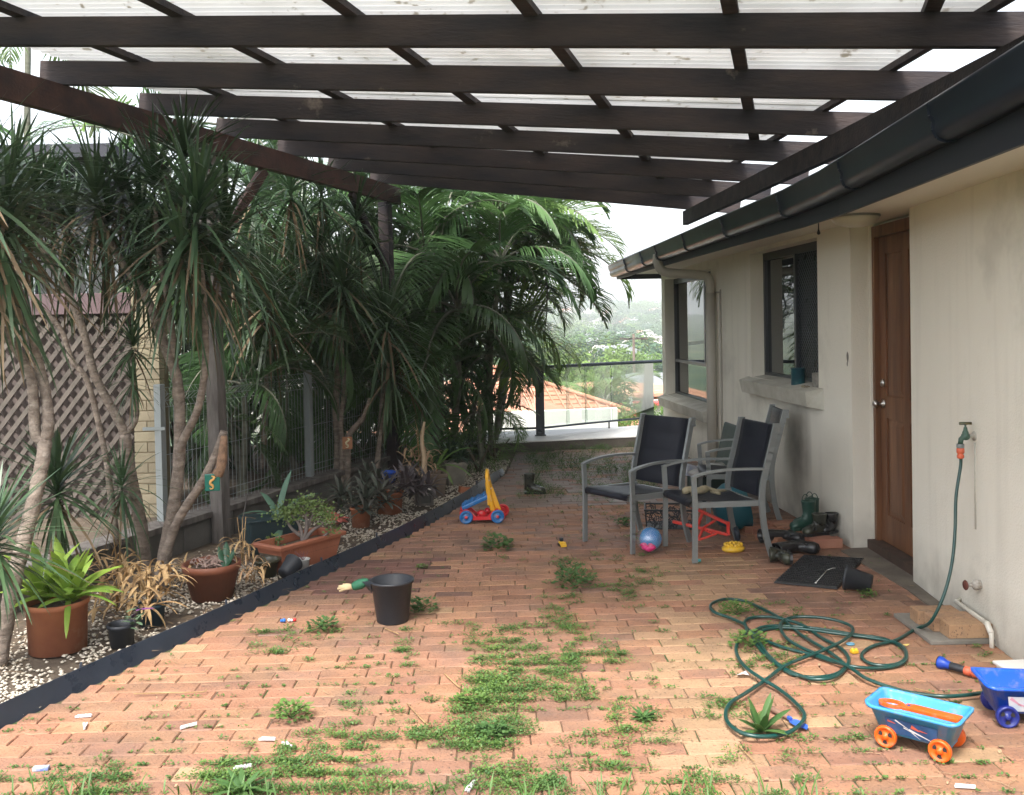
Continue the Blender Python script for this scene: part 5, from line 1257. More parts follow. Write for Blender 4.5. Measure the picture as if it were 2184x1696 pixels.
def bit(name, label, cat, px, py, m_, fn, z=.0, rz=0.0):
    mb = MB(); fn(mb); return tag(mb.build(name, m_, loc=g(px, py, z), rot=(0, 0, rz)), label, cat)
bit('toy_block', 'little yellow toy block lying beside the coiled hose', 'toy', 1822, 1393, YEL, lambda m: (m.box((-.018,-.014,0),(.018,.014,.018),None,.004), m.ball((-.01,0,.02),.008,8), m.ball((.012,0,.018),.007,8)), 0, .3)
bit('plastic_ring', 'pale blue plastic ring piece above the yellow toy block', 'toy', 1814, 1376, mat('pale_blue', (.12,.3,.42), .4), lambda m: (m.tube([(.02*math.cos(a),.015*math.sin(a),.006) for a in [k*.5 for k in range(13)]], .004, 6, False), m.bar((-.02,0,.006),(.02,0,.006),.006,.006)), 0, .2)
bit('fallen_petal', 'curled yellowish fallen leaf to the right of the hose coil', 'leaf', 1932, 1377, mat('yellow_leaf', (.6,.45,.14), .6), lambda m: m.add([(-.022,0,.006),(0,-.012,.002),(.022,0,.008),(0,.012,.004)], [(0,1,2,3)]), .002, .1)
PEG = mat('peg_white', (.62,.60,.62), .5)
def peg(m): m.bar((-.035,-.004,.006),(.035,.002,.008),.008,.008,bev=.001); m.bar((-.03,.010,.006),(.036,.002,.012),.008,.008,bev=.001); m.tube([(.008*math.cos(a)+.01,.002,.01+.006*math.sin(a)) for a in [k*.8 for k in range(9)]],.0012,4)
for (x, y, rz, lb) in ((180,1552,-1.2,'white clothes peg nearest the black edging'), (178,1531,0,'white peg half lying flat just above the upright one'), (402,1552,.5,'pinkish white clothes peg right of the edging on open bricks'), (570,1580,-.2,'white peg leaf shaped piece lying beside a thin twig'), (518,1640,.2,'broken white peg among the weeds near the bottom edge'), (612,1592,-.9,'white peg curled beside the bright weed'), (2058,1682,-.3,'white peg at the bottom right corner of the paving'), (1005,1682,1.2,'white peg half buried in bottom edge grass')):
    bit('clothes_peg', lb, 'peg', x, y, PEG, peg, 0, rz)
bit('crushed_packet', 'small white and blue crushed packet by the left edge', 'litter', 88, 1648-5, mat('packet', (.55,.56,.55), .5, (.05,.12,.4), 30), lambda m: m.box((-.03,-.012,0),(.03,.012,.016),None,.004), 0, .1)
bit('torn_paper', 'torn translucent white wrapper lying left of the hose loop', 'litter', 1583, 1443, PEG, lambda m: m.add([(-.03,-.01,.01),(0,-.02,.02),(.035,-.005,.006),(.02,.015,.022),(-.015,.02,.004)], [(0,1,4),(1,3,4),(1,2,3)]), 0, 0)
bit('bead_strand', 'blue, cream and red toy beads lying on bricks by the edging', 'toy', 617, 1327, mat('bead_red', (.6,.03,.03), .4), lambda m: (m.ball((.03,.004,.012),.011,8),), 0, 0)
b_ = bpy.data.objects['bead_strand']
mb = MB(); mb.ball((-.03,-.004,.012),.012,8); mb.ball((-.045,-.002,.01),.009,8); mb.build('blue_bead', mat('bead_blue', (.02,.15,.55), .4), b_)
mb = MB(); mb.ball((.0,.0,.012),.011,8); mb.ball((.014,.002,.010),.009,8); mb.build('cream_bead', PEG, b_)

# ================================================================== WALKER TOY
wk = thing('push_walker', 'red, blue and yellow toddler push walker standing by the black edging', 'toy')
WB = mat('walker_blue', (.01,.13,.36), .35, dirt=(.30,.25,.19), dscale=26, dlo=.52, dhi=.95); WR = mat('walker_red', (.60,.02,.03), .35, dirt=(.30,.25,.19), dscale=26, dlo=.52, dhi=.95); WY = mat('walker_yellow', (.75,.38,.02), .4, dirt=(.30,.25,.19), dscale=26, dlo=.52, dhi=.95)
wg = g(1027, 1117); wk.location = wg+Vector((0, .13, 0)); wk.rotation_euler = (0, 0, rad(2))
for x in (-.135, .135):
    for y in (-.13, .13):
        M = Matrix.Translation((x+(.05 if y > 0 and x > 0 else 0), y, .058)) @ Matrix.Rotation(math.pi/2, 4, 'X')
        mb = MB(); mb.lathe([(.0,.012),(.02,.012),(.026,.008),(.034,.006),(.038,.012),(.05,.016),(.058,.01),(.058,-.012),(.05,-.016),(0,-.014)], 26, M); w_ = mb.build('wheel', WB if y < 0 else WR, wk)
        mb = MB(); mb.lathe([(.0,.02),(.012,.019),(.014,.012)], 14, M); mb.build('hub', WR, w_)
mb = MB()
for y in (-.115, .1):
    prof_ = [(-.19,.03),(.19,.03),(.2,.05),(.195,.09),(.17,.10),(.135,.125),(.09,.10),(.05,.06),(-.05,.06),(-.09,.10),(-.135,.125),(-.19,.10)]
    M = Matrix.Translation((0, y, 0)) @ Matrix.Rotation(math.pi/2, 4, 'X'); mb.prism([(x, z) for x, z in prof_], -.014, .014, M)
mb.box((-.10,-.1,.035),(.15,.09,.055),None,.006); mb.ball((-.0,-.06,.075), .03, 10, (1.5,1,1)); mb.ball((.05,.02,.08), .03, 10, (1,1,1)); mb.build('chassis', WR, wk)
mb = MB(); M = Matrix.Translation((-.17,0,.125)) @ Matrix.Rotation(rad(-24), 4, 'Y'); mb.box((0,-.10,-.02),(.27,.09,.02), M, .012)
for i in range(4): mb.box((.03+i*.06,-.07,.02),(.06+i*.06,.06,.032), M, .006)
mb.build('activity_tray', WB, wk)
mb = MB(); pl = smooth_path([(.10,-.085,.10),(.07,-.09,.22),(.055,-.09,.36),(.05,-.085,.405),(.055,-.04,.43),(.055,.05,.43),(.055,.09,.40),(.075,.095,.30),(.13,.095,.12)], 5)
mb.tube(pl, [.024 if k < 10 else .018 for k in range(len(pl))], 8); mb.bar((.06,-.09,.15),(.055,-.09,.40),.02,.05,bev=.008); mb.bar((.08,-.08,.3),(.15,-.08,.10),.02,.04,bev=.006); mb.build('handle', WY, wk)
mb = MB(); mb.bar((.085,-.103,.19),(.075,-.103,.24),.002,.018); mb.bar((.05,-.103,.27),(.085,-.103,.30),.002,.01); mb.bar((.05,-.103,.34),(.07,-.103,.37),.002,.008); mb.build('sticker', PEG, wk)

# ================================================================== BUCKET + GLOVE
bk = thing('bucket', 'black plastic bucket standing on the open bricks', 'bucket', g(833, 1336)+Vector((0,.1,0)))
mb = MB(); mb.lathe([(0,.0),(.088,0),(.092,.006),(.118,.225),(.126,.228),(.130,.236),(.128,.244),(.116,.242),(.088,.012),(0,.010)], 36)
for i in range(0): pass
M = Matrix.Translation((-.118,-.0,.222)); mb.add([(0,-.055,.018),(-.05,-.028,.016),(-.055,.02,.014),(0,.05,.018),(.01,-.04,-.05),(.004,.04,-.06),(-.02,-.0,-.04)], [(0,3,2,1),(0,1,6,4),(1,2,6),(2,3,5,6)], M, True)
mb.build('body', BLKP, bk)
gv = thing('garden_glove', 'green glove with cream fingers hooked on the bucket spout', 'glove', (0,0,0))
c_ = bk.location
def gp(x, y): return at(x, y, c_.y-.0)
mb = MB(); pth = smooth_path([gp(786,1238), gp(768,1246), gp(752,1252)], 4); mb.tube(pth, [.012,.018,.024,.028,.03,.028,.026,.024,.020], 10); mb.build('cuff', mat('glove_green', (.012,.10,.05), .7), gv)
CRM = mat('glove_cream', (.55,.45,.26), .85, (.45,.33,.2), 20)
for k, (ex, ey) in enumerate(((722,1251),(720,1256),(724,1261),(731,1247))):
    mb = MB(); mb.tube([gp(752,1252), gp((752+ex)/2, (1251+ey)/2-1), gp(ex, ey)], [.016,.010,.006], 8); mb.build('finger', CRM, gv)

# ================================================================== POTS AND POT PLANTS
def potprof(r0, r1, h, rim=.012, rimh=.035, th=.008):
    return [(0,0),(r0,0),(r1-.006,h-rimh),(r1+rim*.5,h-rimh+.002),(r1+rim,h),(r1+rim-.006,h+.003),(r1-th,h),(r1-th-.004,h-.035),(0,h-.04)]
def pot(name, label, loc, r0, r1, h, m_, cat='pot', **k):
    t = thing(name, label, cat, loc); mb = MB(); pr = potprof(r0, r1, h, **k); mb.lathe(pr[:-1], 32); mb.build('body', m_, t)
    mb = MB(); mb.lathe([(r1-.013,h-.034),(r1*.5,h-.03),(0,h-.026)], 16); mb.build('soil', SOIL, t); return t
def strap(mb, p, d, L, w, droop, side=None, K=6, fold=0.0, tipw=.05):
    p = Vector(p); d = Vector(d).normalized(); side = side or Vector((-d.y, d.x, 0)); side = side.normalized() if side.length > .01 else Vector((1,0,0))
    vs = []
    for k in range(K+1):
        t = k/K; ww = w*(math.sin(math.pi*(.18+.82*t))**.6 if t < 1 else 0)+.0005
        upv = side.cross(d).normalized()*(ww*fold)
        vs += [p-side*ww+upv, p.copy(), p+side*ww+upv]
        p = p+d*(L/K); d = (d+Vector((0,0,-droop/K))).normalized()
    fs = []
    for k in range(K): fs += [(3*k,3*k+1,3*k+4,3*k+3),(3*k+1,3*k+2,3*k+5,3*k+4)]
    mb.add(vs, fs, None, True)
rr = random.Random(31)
# P1 bromeliad pot
p1 = g(101, 1400); p1 = Vector((p1.x-.0, p1.y+.12, 0)); pot('terracotta_pot', 'large terracotta pot holding the bright lime green bromeliads', p1, .145, .158, .265, TERRA, rimh=.03, rim=.006)
br = thing('bromeliad', 'lime green bromeliads with strappy leaves in the large terracotta pot', 'bromeliad', p1+Vector((0,0,.24)))
for (cx_, cy_, n, s) in ((-.07,.0,17,1.0),(.09,-.03,17,.9),(.02,.08,14,1.0)):
    for i in range(n):
        a = i*2.4+rr.uniform(-.2,.2); el = rad(75-50*i/n); mb = MB(); strap(mb, (cx_,cy_,.03+(.03 if i<6 else 0)), (math.cos(a)*math.cos(el), math.sin(a)*math.cos(el), math.sin(el)), rr.uniform(.22,.36)*s, .031, 1.1, fold=.35, K=6); mb.build('leaf', BROM, br)
for (a, el, L) in ((-.35,.35,.34),(-1.2,-.2,.3),(2.8,.4,.26)):
    mb = MB(); strap(mb, (.08,-.03,.05), (math.cos(a), math.sin(a), el), L, .015, 1.0, fold=.4); mb.build('leaf', BROM, br)
LVYG = mat('palelvs', (.35,.30,.16), .7)
# P2, P3
p2 = g(249, 1386); p2.y += .07; pot('small_pot', 'small charcoal pot with purple leaved cutting near the edging', p2, .06, .074, .12, BLKP, rimh=.02, rim=.004)
sp = thing('cutting', 'straggly grey green cutting with one purple leaf in the charcoal pot', 'plant', p2+Vector((.02,0,.10)))
PUR = mat('purple_leaf', (.16,.05,.17), .5); GG = mat('grey_green_leaf', (.10,.16,.09), .5)
for i in range(13):
    a = rr.uniform(-1.2,1.2); mb = MB(); strap(mb, (rr.uniform(-.03,.09),rr.uniform(-.03,.03),rr.uniform(.0,.08)), (math.cos(a), math.sin(a), rr.uniform(.1,1.2)), rr.uniform(.06,.10), .011, .8, fold=.3, K=4); mb.build('leaf', PUR if i in (3,) else GG, sp)
mb = MB(); strap(mb, (.07,-.02,.10), (1,.1,.25), .10, .016, .6, fold=.3, K=4); mb.build('leaf', PUR, sp)
p3 = g(312, 1342); p3.y += .08; pot('small_pot', 'small blue green pot half hidden under dry leaves', p3, .065, .082, .125, mat('bluegreen_pot', (.02,.05,.07), .5), rimh=.02, rim=.004)
def dryclump(loc, s, n, label, seed, m_=DRY, name='dry_plant', up=.4):
    rr = random.Random(seed); t = thing(name, label, 'dry plant', loc)
    mb = MB(); mb.sm = True
    for i in range(n):
        a = rr.uniform(0, 6.28); el = rr.uniform(-.1, 1.3); p = (rr.uniform(-.05,.05)*s*3, rr.uniform(-.05,.05)*s*3, rr.uniform(.0,.12)*s*2)
        strap(mb, p, (math.cos(a)*math.cos(el), math.sin(a)*math.cos(el), math.sin(el)), rr.uniform(.08,.20)*s*1.4, rr.uniform(.005,.013)*s*1.1, rr.uniform(1.2,3.2), fold=rr.uniform(-.8,.8), K=6)
    mb.build('dead_leaves', m_, t)
    mb = MB()
    for i in range(int(n*.12)):
        a = rr.uniform(0, 6.28); mb.tube([(0,0,0),(math.cos(a)*.05*s,math.sin(a)*.05*s,.12*s*2*up*2),(math.cos(a)*.16*s,math.sin(a)*.16*s,rr.uniform(.2,.34)*s*2*up)], [.006*s,.004*s,.001], 4)
    mb.build('dead_stems', DRY, t); return t
q = g(232, 1325); dryclump(Vector((q.x, q.y+.12, .02)), 1.0, 52, 'dried straw coloured plant between the large terracotta pot and the small pots', 1)
dryclump(Vector((p3.x+.0, p3.y-.02, .12)), .85, 85, 'drooping mop of dead straw leaves over the blue green pot', 2)
q = g(205, 1290); dryclump(Vector((q.x, q.y+.35, .05)), .8, 45, 'dead plant with upright dry stalks behind the small pots', 3, up=.8)
# P4 bowl
p4 = g(438, 1288); p4.y += .14; b4 = pot('terracotta_bowl', 'wide brown terracotta bowl filled with dead twisted stems', p4, .125, .175, .225, TERRD, rimh=.045, rim=.008)
mb = MB()
for i in range(24):
    a = rr.uniform(0,6.28); r_ = rr.uniform(0,.13); x, y = r_*math.cos(a), r_*math.sin(a); pts = [(x,y,.20)]
    for k in range(5): x += rr.uniform(-.04,.04); y += rr.uniform(-.04,.04); pts.append((x,y,.215+rr.uniform(-.005,.035)))
    mb.tube(smooth_path(pts, 3), .0045, 5)
tag(mb.build('dead_stems', mat('grey_pink_stem', (.33,.24,.20), .8, (.2,.13,.11), 30), loc=p4), 'tangle of dead grey pink stems curled in the brown terracotta bowl', 'dry plant')
lf = thing('succulent', 'dark green succulent leaf standing in the brown terracotta bowl', 'plant', p4+Vector((.09,0,.2)))
for (a, L) in ((2.4,.14),(1.0,.12),(1.8,.17),(.2,.11)): mb = MB(); strap(mb, (0,0,0), (math.cos(a)*.6,math.sin(a)*.6,1), L, .024, .3, fold=.5, K=5); mb.build('leaf', mat('succ_dark', (.02,.07,.035), .4), lf)
dryclump(p4+Vector((.17,.10,.20)), .55, 40, 'frayed dry bromeliad with spiky stalks behind the brown bowl', 7, up=1.1)
dryclump(p4+Vector((.27,.0,.09)), .5, 40, 'dry pink brown leaves hanging over the gourd shaped pot', 8, mat('pinkdry', (.34,.20,.12), .8, (.42,.30,.14), 9, trans=.15))
dryclump(p4+Vector((-.16,.02,.10)), .55, 26, 'few dry straps hanging at the left of the brown bowl', 9)
q = g(560, 1240); pot('round_pot', 'squat olive black pot between brown bowl and trough', Vector((q.x, q.y+.12, 0)), .06, .085, .12, mat('olive_pot', (.05,.05,.03), .35), rimh=.02, rim=.002)
q = g(600, 1248); tpt = thing('tipped_pot', 'black nursery pot tipped over against the edging', 'pot', Vector((q.x-.0, q.y+.08, .055))); mb = MB(); mb.lathe([(0,0),(.045,0),(.062,.13),(.068,.13),(.06,.135),(.04,.01),(0,.01)], 20); mb.build('body', BLKP, tpt); tpt.rotation_euler = (rad(-60), rad(40), 0)
q = g(643, 1226); wp_ = pot('white_pot', 'small white pot with withered purple sprig at the edging', Vector((q.x, q.y+.06, 0)), .036, .05, .095, mat('white_pot', (.68,.68,.66), .4), rimh=.0, rim=.0)
mb = MB()
for i in range(9): a = rr.uniform(0,6.28); mb.tube([(0,0,.08),(.02*math.cos(a),.02*math.sin(a),.11),(.05*math.cos(a)-.01,.04*math.sin(a),.12+rr.uniform(0,.05))], .002, 4)
tag(mb.build('withered_sprig', mat('withered', (.20,.09,.10), .8), loc=wp_.location), 'withered purplish sprig standing in the small white pot', 'plant')
# trough
tc = (g(599,1175,.2)+g(737,1138,.2)+g(680,1114,.2)+g(535,1155,.2))/4; tdir = (g(737,1138,.2)-g(599,1175,.2)).normalized()
tr = thing('planter_trough', 'long terracotta coloured plastic trough holding the jade bonsai', 'planter', (tc.x, tc.y, 0), math.atan2(tdir.y, tdir.x))
L0, W0, L1, W1, hh = .25, .10, .31, .145, .20
ringz = [(L0,W0,0),(L1-.02,W1-.02,hh-.03),(L1+.004,W1+.004,hh-.03),(L1+.008,W1+.008,hh-.008),(L1,W1,hh),(L1-.025,W1-.025,hh),(L1-.028,W1-.028,hh-.05)]
vs = []; fs = []
for l, w, z in ringz: vs += [(-l,-w,z),(l,-w,z),(l,w,z),(-l,w,z)]
for k in range(len(ringz)-1):
    for j in range(4): fs.append((k*4+j, k*4+(j+1)%4, (k+1)*4+(j+1)%4, (k+1)*4+j))
fs.append((3,2,1,0)); mb = MB(); mb.add(vs, fs, None, False)
for i in range(34):
    x = -.25+i*.5/33; f0, f1 = 0.02, hh-.04; mb.bar((x, -(W0+.001), f0), (x*1.12, -(W1-.022), f1), .004, .004)
mb.build('body', TROU, tr); mb = MB(); mb.box((-L1+.03,-W1+.03,.10),(L1-.03,W1-.03,.145)); mb.build('soil', SOIL, tr)
# jade bonsai
jd = thing('jade_bonsai', 'jade bonsai with thick bare stems and small dense leaves in the trough', 'bonsai', (tc.x+.02, tc.y-.0, .14))
JD = mat('jade_leaf', (.07,.13,.03), .4, (.13,.18,.05), 9, objrand=.1); JB = mat('jade_stem', (.19,.155,.14), .85, (.12,.10,.09), 15)
mb = MB(); tips = []
for (pts) in ([(0,0,0),(-.01,0,.1),(-.04,.01,.17),(-.09,.02,.22)],[(0,0,.02),(.03,0,.12),(.02,.02,.22),(.0,.02,.28)],[(.01,0,.03),(.07,-.01,.1),(.13,-.02,.14),(.18,-.02,.19)],[(0,0,.0),(.1,0,.03),(.2,.02,.09)],[(-.01,0,.06),(-.08,.0,.12),(-.13,0,.20)],[(.02,0,.1),(.06,.04,.19),(.08,.04,.26)]):
    mb.tube(smooth_path(pts, 3), [.016*(1-.6*k/(3*(len(pts)-1))) for k in range(3*(len(pts)-1)+1)], 7); tips.append(pts[-1])
mb.build('stem', JB, jd)
mb = MB()
for i in range(900):
    t_ = rr.choice(tips[:3]+tips[4:]); c_ = Vector(t_)+Vector((rr.gauss(0,.045), rr.gauss(0,.045), rr.gauss(.02,.032))); d = Vector((rr.gauss(0,1), rr.gauss(0,1), rr.gauss(.6,.7))).normalized(); s_ = d.orthogonal().normalized()*.009; q = .022
    mb.add([c_, c_+d*q*.5-s_, c_+d*q, c_+d*q*.5+s_], [(0,1,2,3)], None, False)
for i in range(90):
    t_ = rr.choice([tips[3], (-.2,-.03,.03)]); c_ = Vector(t_)+Vector((rr.gauss(0,.03), rr.gauss(0,.03), rr.gauss(.01,.02))); d = Vector((rr.gauss(0,1), rr.gauss(0,1), rr.gauss(.6,.7))).normalized(); s_ = d.orthogonal().normalized()*.009
    mb.add([c_, c_+d*.015-s_, c_+d*.03, c_+d*.015+s_], [(0,1,2,3)], None, False)
mb.build('foliage', JD, jd)
# agave
ag = thing('agave', 'blue green agave with broad arching leaves behind the trough', 'agave', at(592, 1108, 7.35))
for (a, el, L, w) in ((2.3,.9,.42,.035),(1.2,1.25,.5,.035),(.3,.85,.48,.03),(2.9,.35,.40,.03),(-2.4,.2,.40,.035),(-1.3,-.2,.38,.045),(-.3,.3,.36,.035),(3.6,.6,.38,.028)):
    mb = MB(); strap(mb, (0,0,.03), (math.cos(a)*math.cos(el), math.sin(a)*math.cos(el), math.sin(el)), L, w, 1.1, fold=.35, K=7); mb.build('leaf', BLUEG, ag)
mb = MB(); q = at(575, 1140, 7.3); tb_ = thing('storage_tub', 'dark blue green tub standing behind the trough in the bed', 'tub', (q.x, q.y, 0), rad(30)); mb.box((-.19,-.14,0),(.19,.14,.26),None,.02); mb.build('body', mat('dark_teal_tub', (.012,.03,.035), .5), tb_); mb = MB(); mb.box((-.20,-.15,.24),(.20,.15,.265),None,.008); mb.build('rim', mat('dark_teal_tub', (.012,.03,.035), .5), tb_)
# red leaved plant
rl = thing('coleus', 'red leaved plant at the right end of the trough', 'plant', at(715, 1108, 7.4)); RL = mat('red_leaf', (.32,.05,.05), .5, (.42,.13,.09), 9, trans=.15)
for i in range(14): a = rr.uniform(0,6.28); mb = MB(); strap(mb, (rr.uniform(-.04,.04),rr.uniform(-.04,.04),rr.uniform(-.04,.05)), (math.cos(a), math.sin(a), rr.uniform(-.1,.7)), rr.uniform(.08,.12), .028, 1.0, fold=.2, K=4); mb.build('leaf', RL, rl)
# cordyline pots
CRD = mat('cordyline_leaf', (.035,.055,.035), .45, (.07,.06,.05), 6, trans=.1, objrand=.2)
def cordy(loc, label, n=46, L=.19, w=.016, seed=1, m_=CRD, spread=.1):
    rr = random.Random(seed); t = thing('cordyline', label, 'plant', loc)
    for h_ in range(4):
        cx_, cy_, cz = rr.uniform(-spread,spread), rr.uniform(-spread,spread), rr.uniform(-.03,.08); mb = MB()
        for i in range(n//3): a = i*2.4; el = 1.3-1.7*i/(n/3); strap(mb, (cx_,cy_,cz), (math.cos(a)*math.cos(el), math.sin(a)*math.cos(el), math.sin(el)), L*rr.uniform(.7,1.15), w, 1.0, fold=.35, K=5)
        mb.build('leaf_rosette', m_, t)
    return t
pA = g(766, 1129); pA.y += .10; pot('terracotta_pot', 'terracotta pot on pebbles under the left dark leaved plants', pA, .075, .09, .17, TERRA, rimh=.02, rim=.004)
cordy(pA+Vector((-.06,0,.20)), 'dark green cordyline in the nearer mid bed pot', seed=1, spread=.16); cordy(pA+Vector((-.18,.25,.17)), 'dark green cordyline spreading behind the red leaved plant', seed=2, spread=.18); cordy(pA+Vector((.10,.25,.2)), 'dark cordyline right of the pale dracaena stems', seed=3, spread=.13)
pB = g(828, 1100); pB.y += .13; pot('terracotta_pot', 'terracotta pot below the blue bowl in the middle of the bed', pB, .11, .125, .20, TERRA, rimh=.025, rim=.005)
cordy(pB+Vector((.06,0,.24)), 'dusky purple cordyline in front of the blue bowl', seed=4, L=.24, spread=.12, m_=mat('dusky_leaf', (.05,.045,.05), .5, (.08,.06,.06), 6)); cordy(pB+Vector((.32,.0,.16)), 'dusky cordyline hanging right beside the lantern', seed=5, L=.24, spread=.14, m_=MATS['dusky_leaf']); cordy(pB+Vector((-.2,.2,.24)), 'dark cordyline left of the blue bowl', seed=6, spread=.14)
bb = thing('blue_bowl', 'bright blue plastic bowl perched behind the dusky plants', 'bowl', at(826, 1030, pB.y+.25)); mb = MB(); mb.lathe([(0,0),(.07,0),(.095,.10),(.10,.105),(.092,.105),(.066,.008),(0,.008)], 24); mb.build('bowl', mat('bright_blue', (.01,.07,.42), .4), bb)
# lantern
ln = thing('garden_lantern', 'small grey garden lantern with peaked metal cap on the pebbles', 'lantern', g(903, 1080)+Vector((0,.08,0)), .4)
mb = MB(); 
for sx in (-1,1):
    for sy in (-1,1): mb.box((sx*.06-.012, sy*.06-.012, 0),(sx*.06+.012, sy*.06+.012,.15))
mb.box((-.07,-.07,.0),(.07,.07,.02)); mb.build('frame', TIMG, ln)
mb = MB(); mb.add([(-.085,-.085,.15),(.085,-.085,.15),(.085,.085,.15),(-.085,.085,.15),(-.02,-.02,.20),(.02,-.02,.20),(.02,.02,.20),(-.02,.02,.20)], [(0,1,5,4),(1,2,6,5),(2,3,7,6),(3,0,4,7),(4,5,6,7),(3,2,1,0)]); mb.build('cap', mat('lantern_cap', (.55,.53,.5), .4, metal=.3), ln)
mb = MB(); mb.box((-.048,-.048,.02),(.048,.048,.15)); mb.build('panel', mat('lantern_glass', (.10,.10,.09), .3), ln)
# stone planters
def sqpot(label, loc, r0, r1, h, m_, rz=.3):
    t = thing('square_planter', label, 'planter', loc, rz); vs = []
    for r_, z in ((r0,0),(r1,h-.03),(r1+.012,h-.03),(r1+.012,h),(r1-.015,h),(r1-.02,h-.04)): vs += [(-r_,-r_,z),(r_,-r_,z),(r_,r_,z),(-r_,r_,z)]
    fs = [(k*4+j, k*4+(j+1)%4, (k+1)*4+(j+1)%4, (k+1)*4+j) for k in range(5) for j in range(4)]+[(3,2,1,0),(20,21,22,23)]
    mb = MB(); mb.add(vs, fs); mb.build('body', m_, t); return t
STN = mat('stone_planter', (.24,.22,.18), .9, (.16,.145,.12), 6, .3, 40)
q = g(968, 1037); sqpot('grey stone planter near the end of the edging', Vector((q.x,q.y+.12,0)), .085, .115, .25, STN)
cordy(Vector((q.x,q.y+.12,.3)), 'green leafy plant growing in the grey stone planter', seed=8, L=.24, spread=.08, m_=LF4)
q = g(926, 1062); sqpot('brown stone planter behind the lantern with hanging dead fronds', Vector((q.x,q.y+.12,0)), .08, .10, .23, mat('brown_planter', (.16,.12,.085), .9, (.10,.075,.055), 6))
dryclump(Vector((q.x-.15,q.y+.15,.26)), .9, 60, 'brown dried leaves above the lantern', 12, mat('browndry', (.27,.17,.10), .8, (.36,.25,.14), 9), up=.9)
mb = MB(); q2 = at(903, 1040, 9.3); mb.tube(smooth_path([Vector((q2.x,9.3,.1)), at(905,985,9.3), at(900,940,9.3), at(905,900,9.3)], 4), [.03]+[.03-.0016*k for k in range(12)], 8); sp_ = mb.build('palm_stump', mat('pale_stub', (.38,.28,.18), .9)); tag(sp_, 'thin pale young palm stem rising above the lantern', 'palm stem')
mb = MB()
for (ex, ey) in ((890,860),(905,850),(925,880),(880,890)): strap(mb, at(903,915,9.3), at(ex,ey,9.3)-at(903,915,9.3), .32, .006, .4, K=4)
mb.build('leaf', LF2, sp_)
q = g(1001, 1052); mb = MB(); mb.box((-.06,-.04,0),(.06,.04,.06),None,.006); tag(mb.build('brick_piece', TERRA, loc=(q.x-.05,q.y+.02,0), rot=(0,.15,.3)), 'broken terracotta block on pebbles beside the edging', 'brick')
mb = MB()
for (a, el, L) in ((-.5,.5,.5),(-1.0,.3,.42),(.4,.9,.6),(1.0,1.0,.5)): strap(mb, (0,0,0), (math.cos(a)*math.cos(el), math.sin(a)*math.cos(el), math.sin(el)), L, .022, 1.6, fold=.4, K=7)
tag(mb.build('broad_leaf_plant', LF3, loc=at(930, 1000, 9.9)), 'yellow green broad straps arching over the brown planter', 'plant')

# hanging plaques with seahorses
def plaque(label, px, py, Y, w, h_, m_, m2):
    t = thing('hanging_plaque', label, 'ornament', at(px, py, Y), .15)
    mb = MB(); mb.box((-w/2,-.006,-h_/2),(w/2,.006,h_/2),None,.006) ; mb.build('tile', m_, t)
    mb = MB(); s = h_*.9; pts = [(-.02,0,.42),(.12,0,.36),(.1,0,.22),(-.08,0,.1),(-.1,0,-.08),(.04,0,-.2),(.04,0,-.36),(-.1,0,-.4),(-.14,0,-.32)]
    P = smooth_path([(x*s, -.012, z*s) for x, y, z in pts], 3); n = len(P); mb.tube(P, [s*(.03+.055*math.sin(math.pi*min(1, (k+2)/n*1.05))**1.2) for k in range(n)], 8); mb.tube([(.12*s,-.012,.36*s),(.26*s,-.012,.32*s)], [s*.035,s*.015], 6); mb.build('seahorse', m2, t)
    mb = MB(); mb.tube([(0,0,h_/2),(0.005,0,h_/2+.06)], .0015, 4); mb.build('cord', BLKP, t)
SHO = mat('seahorse_orange', (.60,.33,.10), .5); SHC = mat('seahorse_cream', (.62,.55,.35), .5)
plaque('green glass plaque with orange seahorse hanging from the dracaena limb', 453, 1029, 6.0, .095, .11, mat('green_plaque', (.01,.12,.09), .25), SHO)
plaque('orange brown plaque with cream seahorse hanging on the grey stems', 741, 945, 9.5, .10, .125, mat('orange_plaque', (.33,.14,.06), .5), SHC)

# garden stake
mb = MB(); mb.tube([at(514, 1170, 6.9), at(520, 1095, 6.9), at(528, 1055, 6.9)], .004, 5); tag(mb.build('garden_stake', TIMG), 'thin grey garden stake behind the brown bowl', 'stake')

# ================================================================== WEEDS, GRASS, LITTER
rw_ = random.Random(77)
_ag = bpy.data.objects['agave']; _ag.scale = (.8,.8,.8)
W2 = mat('weed_leaf_dark', (.045,.115,.03), .6, (.08,.16,.04), 5, trans=.25)
def weed_clump(mb, c, s, n, tall=.5, lw=.5):
    for i in range(n):
        a = rw_.uniform(0,6.28); r_ = s*rw_.random()**.7; h_ = s*tall*rw_.random()*(1-.5*r_/s); p = Vector((c.x+r_*1.35*math.cos(a), c.y+r_*.85*math.sin(a), .003+h_)); l = rw_.uniform(.0045,.0105)
        d = Vector((math.cos(a+rw_.uniform(-1,1)), math.sin(a+rw_.uniform(-1,1)), rw_.uniform(-.2,.9))).normalized(); s_ = Vector((-d.y, d.x, rw_.uniform(-.5,.5))).normalized()*l*lw
        mb.mi = 0 if rw_.random() < .72 else 1
        mb.add([p, p+d*l*.6-s_, p+d*l*1.3, p+d*l*.6+s_], [(0,1,2,3)], None, False)
    for i in range(max(1, n//14)):
        a = rw_.uniform(0,6.28); q = Vector((c.x+s*.8*math.cos(a), c.y+s*.8*math.sin(a), s*tall*.6)); mb.mi = 1
        mb.tube([(c.x, c.y, 0), ((c.x+q.x)/2, (c.y+q.y)/2, s*tall*.5), tuple(q)], .0012, 3, False)
wmb = MB(); wmb.sm = False
